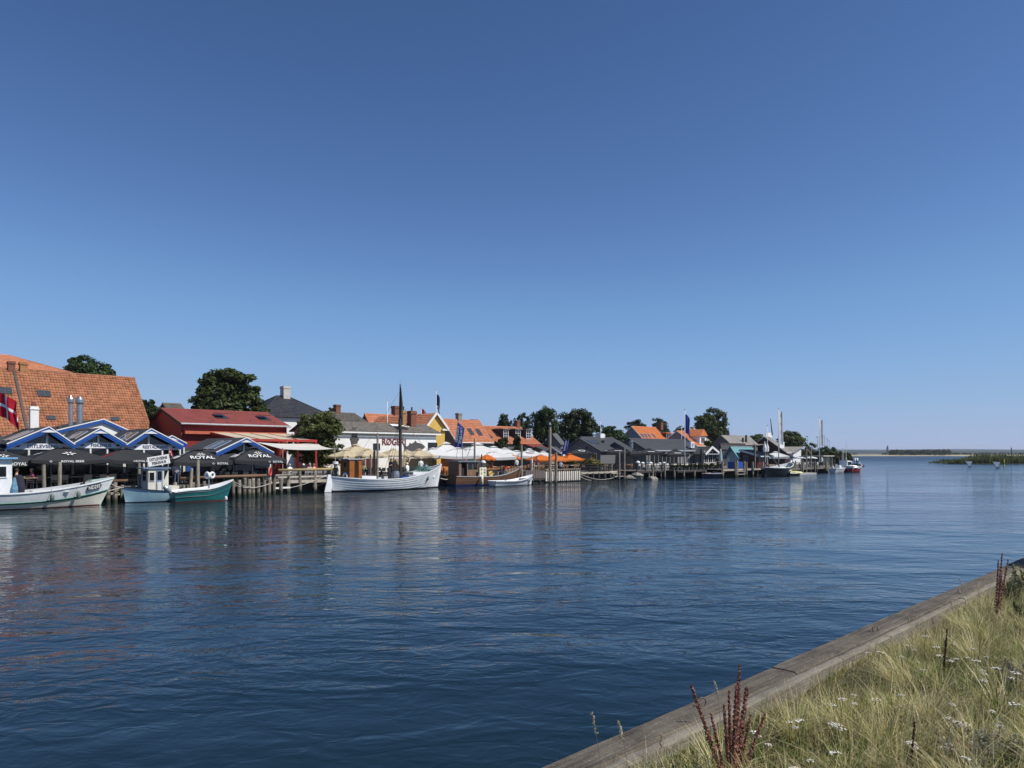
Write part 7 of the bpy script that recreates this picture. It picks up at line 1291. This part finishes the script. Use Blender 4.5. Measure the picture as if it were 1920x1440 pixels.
part('sheet_pile_wall', MB().add([(-8 + 48 * i / 160, -.06 - .1 * (i // 2 % 2), z) for i in range(161) for z in (-3, .935)], [(2 * i, 2 * i + 2, 2 * i + 3, 2 * i + 1) for i in range(160)]), mat('rusty_sheet_pile', (.09, .05, .03), .8, .4, 3), tq)
part('bolt', MB(), TIN, tq) if False else None
for px, py in ((1317, 1325), (1642, 1186), (1801, 1113)):
    Y = 2.15 * F / (py - HY); X = (px - 960) / F * Y; p = Vector(((X + Y) * S2, (Y - X) * S2)); part('mooring_ring', MB().torus((0, 0, .032), .036, .006, 22, 7, 'x'), mat('rusty_iron', (.14, .11, .09), .6, .3, 20, metal=.5), tq, (p.x, p.y - 3.46 + .0127 * p.x, 1.157), (0, R(12), R(55)), smooth=True)
# grass blades
GM = [leaf_mat('grass_green', (.07, .125, .016), (.15, .22, .035), .3, 2), leaf_mat('grass_olive', (.29, .28, .08), (.43, .40, .13), .3, 2), leaf_mat('grass_straw', (.56, .48, .24), (.74, .66, .40), .3, 3), leaf_mat('grass_dry', (.38, .29, .14), (.56, .45, .24), .3, 3)]
def blades(n, ulo, uhi, seed, hb, hv, wb, density=True, colors=(.30, .32, .26, .12), stems=False, nearcap=False, tus=0):
    rs = np.random.default_rng(seed); u = rs.uniform(ulo, uhi, n); v = rs.uniform(0, 2.98, n) if not nearcap else rs.uniform(2.75, 3.02, n)
    if tus: cu = rs.uniform(ulo, uhi, tus); cvv = rs.uniform(.1, 2.5, tus); ci = rs.integers(0, tus, n); of = rs.normal(0, .035, (n, 2)); cs = rs.uniform(.6, 1.35, tus); cc = rs.uniform(-1.2, 1.2, tus); u = cu[ci] + of[:, 0]; v = cvv[ci] + of[:, 1]
    k = v > np.clip(.176 * u - .75, -2, 2.6); u, v = u[k], v[k]; n = len(u)
    if tus: ci = ci[k]; of = of[k]
    tuft = np.sin(u * 2.3 + 1.3 * np.sin(v * 2.9)) * np.sin(v * 3.3 + 1.1 * np.sin(u * 1.9)) + .6 * np.sin(u * 5.1 + v * 1.7) * np.sin(v * 6.1 - u)
    green = np.sin(u * 1.1 + 2) * np.sin(v * 1.9 + u * .4) + .5 * np.sin(u * 3.7 + v * 4)
    h = hb * (1 + .42 * tuft) * rs.uniform(1 - hv, 1 + hv, n); h *= np.where(v > 2.55, .5, 1); h = np.clip(h, .02, 1.2)
    z = gza(u, v) - .015; a = rs.normal(0, 1.0, n) + 2.2 * np.sin(u * 1.6 + v * 2.2) + 1.5 * np.sin(v * 4.1 - u * 2.3); le = np.abs(rs.normal(.62 if not stems else .18, .35 if not stems else .16, n)); dx = np.cos(a) * le + .10; dy = np.sin(a) * le - .06
    
    if tus: ra = np.arctan2(of[:, 1], of[:, 0]) + PI / 4 + rs.normal(0, .5, n); a = ra; le = np.abs(rs.normal(.75, .35, n)); dx = np.cos(a) * le; dy = np.sin(a) * le; h = hb * cs[ci] * rs.uniform(.5, 1.15, n); green = cc[ci]
    w = wb * rs.uniform(.6, 1.4, n); ca, sa = np.cos(a + 1.57), np.sin(a + 1.57); X0 = (u - v) * S2; Y0 = (u + v) * S2; P = []
    for t in (0, .4, .75, 1.0): P.append(np.stack([X0 + dx * h * t * t, Y0 + dy * h * t * t, z + h * (t - .30 * np.abs(le) * t * t)], 1))
    side = np.stack([ca, sa, np.zeros(n)], 1) * w[:, None]; ws = (1, .85, .5, .06); Q = []
    for s in range(3): Q.append(np.stack([P[s] - side * ws[s], P[s] + side * ws[s], P[s + 1] + side * ws[s + 1], P[s + 1] - side * ws[s + 1]], 1))
    vq = np.concatenate(Q, 1).reshape(-1, 3); c = np.array(colors); cum = np.cumsum(c / c.sum()); r = np.clip(rs.uniform(0, 1, n) - .22 * green, 0, .999); mi = np.searchsorted(cum, r)
    return vq, np.repeat(np.clip(mi, 0, 3), 3)
for nm, lb, args in (('grass', 'thick short grass covering the near bank', (105000, 2.2, 20, 91, .12, .6, .0030, True, (.42, .30, .16, .12))), ('tall_grass', 'tall straw coloured grass standing above the near bank', (16000, 2.6, 18, 92, .30, .5, .0024, True, (.10, .25, .45, .2)))):
    vq, mi = blades(*args); o = link(nm, quad_mesh(nm, vq, GM, mi)); tag(o, lb, 'grass', kind='stuff')
vq, mi = blades(42000, 2.4, 18, 95, .34, .4, .0027, True, (.18, .24, .42, .16), tus=230); o = link('grass_tussocks', quad_mesh('grass_tussocks', vq, GM, mi)); tag(o, 'radiating tussocks of pale and green grass on the near bank', 'grass', kind='stuff')
vq, mi = blades(5200, 2.6, 16, 93, .40, .35, .0017, True, (.05, .1, .6, .25), True); vq2, mi2 = blades(420, 2.6, 16, 94, .30, .5, .0018, True, (.05, .1, .6, .25), True, True); vq = np.vstack([vq, vq2]); mi = np.concatenate([mi, mi2]); o = link('grass_stalks', quad_mesh('grass_stalks', vq, GM, mi)); tag(o, 'fine dry stalks rising out of the bank and over the timber edge', 'grass', kind='stuff')
# bent seed heads leaning over the timber
SEED = leaf_mat('seed_head', (.38, .32, .20), (.52, .45, .32), .3, 5); STK = mat('dry_stalk', (.36, .30, .17), .8)
def grass_head(label, px, py, bx, by, v, seed, ln=.1):
    """single flowering grass: top and foot given"""
    u = U(bx, v); z0 = gz(u, v); t = thing('flowering_grass', label, 'grass stalk', u, v, z0 - .02, 0, 'single flowering grasses'); ut = U(px, v); tz = Z(py, ut, v) - z0 + .02; d = ut - u
    pts = [(d * s ** 1.6, 0, tz * s ** .9) for s in [k / 8 for k in range(9)]]; part('stalk', MB().tube(pts, .0018, 4), STK, t); rs = np.random.default_rng(seed); n = 90; f = rs.uniform(.74, 1.0, n); p = np.stack([d * f ** 1.6, np.zeros(n), tz * f ** .9], 1) + rs.normal(0, .005, (n, 3)); link('seed_head', quad_mesh('seed_head', leaf_cloud(p, rs.normal(0, 1, (n, 3)), .007, rs), SEED), t)
for i, (px, py, bx, by, v, lb) in enumerate(((1110, 1338, 1131, 1440, 2.95, 'flowering grass bending left over the water'), (1160, 1353, 1180, 1430, 2.9, 'flowering grass with a drooping tip near the bottom of the edge'), (1340, 1277, 1352, 1330, 2.95, 'short flowering grass behind the left dock plant'), (1798, 1085, 1818, 1140, 2.75, 'pale flowering grass standing over the timber near its far end'), (1830, 1093, 1838, 1135, 2.7, 'pale flowering grass right beside the one near the far end'), (1782, 1125, 1790, 1165, 2.75, 'small flowering grass in front of the third ring'), (1240, 1380, 1236, 1440, 2.8, 'upright flowering grass on the lower edge'), (1700, 1150, 1712, 1215, 2.8, 'flowering grass over the timber between the two far rings'))): grass_head(lb, px, py, bx, by, v, 100 + i)
# broad-leaved dock gone to seed
DOCK = [leaf_mat('dock_seed', (.24, .095, .07), (.42, .20, .16), .2, 30), leaf_mat('dock_seed_dark', (.05, .022, .016), (.10, .05, .035), .15, 30)]
def spike_mesh(h, seed, rad=.016, n=520, dark=0):
    rs = np.random.default_rng(seed); wq = np.round(rs.uniform(.2, 1, n) ** .8 * 24); f = wq / 24 + rs.normal(0, .007, n); r = rad * (1.15 - f) * rs.uniform(.3, 1.25, n) * (.65 + .6 * np.sin(wq * 12.9898 + seed) ** 2) + .0025; a = rs.uniform(0, 2 * PI, n); p = np.stack([np.cos(a) * r, np.sin(a) * r, f * h], 1); nn = np.stack([np.cos(a), np.sin(a), np.full(n, .3)], 1); return quad_mesh('seed_spike', leaf_cloud(p, nn, (.0085), rs), DOCK, (rs.uniform(0, 1, n) < dark).astype(np.int32))
def dock(label, bpx, v, tips, seed, dark=.25, rad=.016):
    u = U(bpx, v); z0 = gz(u, v) - .02; t = thing('dock_plant', label, 'plant', u, v, z0)
    for i, (px, py, s) in enumerate(tips):
        ut = U(px, v); d = ut - u; h = Z(py, ut, v) - z0; L_ = math.hypot(d, h); a = math.atan2(d, h); o = link('seed_spike', spike_mesh(L_, seed + i, rad * s * .95, int(1100 * s), dark), t, (0, 0, 0), (R(rng.uniform(-6, 6)), a, 0)); part('stem', MB().tube([(0, 0, 0), (.004, 0, L_ * .5), (0, 0, L_)], [.005, .004, .002], 5), mat('dock_stem', (.13, .06, .045), .8), o)
    for k in range(4): a = rng.uniform(0, 6.3); part('leaf', MB().add([(0, 0, 0), (.07, .018, .06), (.16, 0, .04), (.07, -.018, .05)], [(0, 1, 2, 3)]), GM[1], t, (0, 0, .02), (0, 0, a))
dock('reddish brown dock plant with tall seed spikes at the bottom of the bank', 1372, 2.3, [(1286, 1283, 1), (1358, 1282, .85), (1369, 1260, 1), (1378, 1300, .7), (1404, 1254, 1.05), (1388, 1306, .7), (1411, 1296, .75), (1396, 1290, .8), (1335, 1340, .6), (1348, 1322, .7), (1420, 1335, .7), (1372, 1325, .8), (1400, 1340, .8)], 200, .18, .019)
dock('tall red dock plant at the right end of the timber edge', 1866, 2.15, [(1877, 1040, 1.1), (1872, 1052, 1), (1884, 1050, 1), (1868, 1080, .8)], 220, .2, .022); dock('thin dark dock stalk in the middle of the grass', 1766, 1.9, [(1764, 1178, .3), (1768, 1200, .25)], 230, .9, .012); dock('dark stalk low in the grass left of the thin one', 1702, 1.45, [(1700, 1352, .3)], 235, .9, .012)
# silvery weeds at the right, and greyish shrubs by the far end
SILV = leaf_mat('silver_leaf', (.20, .19, .14), (.42, .40, .33), .2, 12); GREYL = leaf_mat('grey_green_leaf', (.06, .075, .04), (.13, .14, .08), .2, 8)
def weed(label, px, v, h, r, seed, m, n=1500, size=.011):
    u = U(px, v); z0 = gz(u, v); t = thing('weed', label, 'plant', u, v, z0 - .01); rs = np.random.default_rng(seed); P = []; mb = MB()
    for k in range(26):
        a = rs.uniform(0, 6.3); q = r * rs.uniform(.1, 1); hh = h * rs.uniform(.5, 1); f = rs.uniform(.3, 1, n // 26); P.append(np.stack([math.cos(a) * q * f, math.sin(a) * q * f, hh * f], 1) + rs.normal(0, .010, (len(f), 3))); mb.tube([(0, 0, 0), (math.cos(a) * q * .5, math.sin(a) * q * .5, hh * .5), (math.cos(a) * q, math.sin(a) * q, hh)], .0016, 4)
    P = np.vstack(P); link('leaves', quad_mesh('leaves', leaf_cloud(P, rs.normal(0, 1, P.shape) + np.array([0, 0, .6]), size, rs), m), t); part('stems', mb, STK, t)
weed('silvery weed in the bottom right corner', 1895, .98, .30, .26, 301, SILV, 2600); weed('silvery weed left of the corner one', 1838, 1.12, .24, .22, 302, SILV, 2000); weed('silvery weed above the corner one at the right edge', 1912, 1.3, .26, .2, 303, SILV, 1700); weed('grey green weed behind the tall red dock', 1897, 2.3, .5, .2, 304, GREYL, 2000, .014); weed('grey green weed at the right edge by the end of the timber', 1925, 2.25, .55, .25, 305, GREYL, 2300, .014); weed('dark green nettle clump at the right edge of the grass', 1915, 1.85, .34, .22, 306, LEAF['hedge'], 1600, .014)
# yarrow: flat white flower heads
YW = mat('yarrow_white', (.66, .63, .54), .8, .1, 30); YS = mat('yarrow_stem', (.12, .13, .05), .8)
def yarrow_head(seed):
    q = random.Random(seed); mb = MB()
    for k in range(16):
        a = q.uniform(0, 6.3); r = .026 * math.sqrt(q.random()); x, y, z = r * math.cos(a), r * math.sin(a), -.25 * r + q.uniform(-.002, .002); s = q.uniform(.004, .0065); mb.lathe([(s * .5, -.003), (s, 0), (s * .7, .002)], 6, (x, y, z))
    return mb.mesh('flower_head', YW)
def yarrow_stem(seed):
    q = random.Random(seed); mb = MB().tube([(0, 0, -1), (.02, 0, -.5), (0, 0, -.02)], .0022, 5)
    for k in range(6): a = q.uniform(0, 6.3); mb.tube([(0, 0, -.06), (.015 * math.cos(a), .015 * math.sin(a), -.003)], .001, 4)
    return mb.mesh('stem', YS)
YH = [yarrow_head(i) for i in range(4)]; YT = yarrow_stem(1)
spots = [(1735, 1192), (1775, 1195), (1785, 1206), (1762, 1228), (1700, 1209), (1715, 1218), (1650, 1222), (1628, 1223), (1690, 1230), (1780, 1238), (1792, 1234), (1815, 1232), (1830, 1238), (1842, 1256), (1846, 1262), (1868, 1252), (1845, 1275), (1850, 1231), (1905, 1260), (1895, 1270), (1600, 1302), (1580, 1310), (1562, 1320), (1604, 1318), (1642, 1310), (1690, 1302), (1786, 1319), (1562, 1355), (1480, 1353), (1490, 1362), (1500, 1350), (1566, 1362), (1572, 1358), (1578, 1366), (1794, 1352), (1800, 1360), (1808, 1356), (1780, 1395), (1770, 1400), (1710, 1392), (1715, 1400), (1520, 1425), (1566, 1410), (1440, 1395), (1422, 1380), (1415, 1372), (1780, 1345), (1858, 1332), (1900, 1318), (1875, 1360), (1810, 1420), (1490, 1440), (1730, 1255), (1720, 1240), (1755, 1212), (1822, 1215)]
for i, (px, py) in enumerate(spots):
    h = rng.uniform(.22, .36); lo, hi = .3, 2.95
    for _ in range(30):
        v = (lo + hi) / 2; u = U(px, v)
        if Z(py, u, v) > gz(u, v) + h: lo = v
        else: hi = v
    # a farther point of the same ray lies lower
    t = thing('yarrow', 'small white yarrow flower head in the bank grass', 'flower', u, v, gz(u, v) + h, rng.uniform(0, 6), 'yarrow in the bank grass'); link('flower_head', YH[i % 4], t, scale=(.9, .9, 1) if i % 3 else (1.25, 1.25, 1)); link('stem', YT, t, scale=(1, 1, h + .02))
# bush just right of the view whose shade lies on the far end of the timber
u, v = 17.9, 2.0; t = thing('bush', 'dense bush on the bank beyond the right edge', 'bush', u, v, gz(17, 2)); link('crown', quad_mesh('crown', crown(.8, .8, 1.3, 77, 'hedge', 200, 60, .055), LEAF['hedge']), t, (0, 0, 1.75)); part('stem', MB().tube([(0, 0, 0), (.1, 0, .7), (0, 0, 1.5)], [.06, .05, .02], 7), BARK, t)
# ---------------------------------------------------------------- summer haze over the water
hz = bpy.data.materials.new('summer_haze'); hz.use_nodes = True; N = hz.node_tree.nodes; N.remove(N['Principled BSDF']); pv = N.new('ShaderNodeVolumePrincipled'); pv.inputs['Color'].default_value = (.80, .88, 1, 1); pv.inputs['Density'].default_value = .00008; pv.inputs['Anisotropy'].default_value = .2
hz.node_tree.links.new(pv.outputs[0], N['Material Output'].inputs['Volume'])
o = link('haze', MB().box(-3400, 6400, -500, 6600, -5, 60).mesh('haze', hz)); tag(o, 'thin bluish summer haze over the open water', 'haze', kind='stuff')
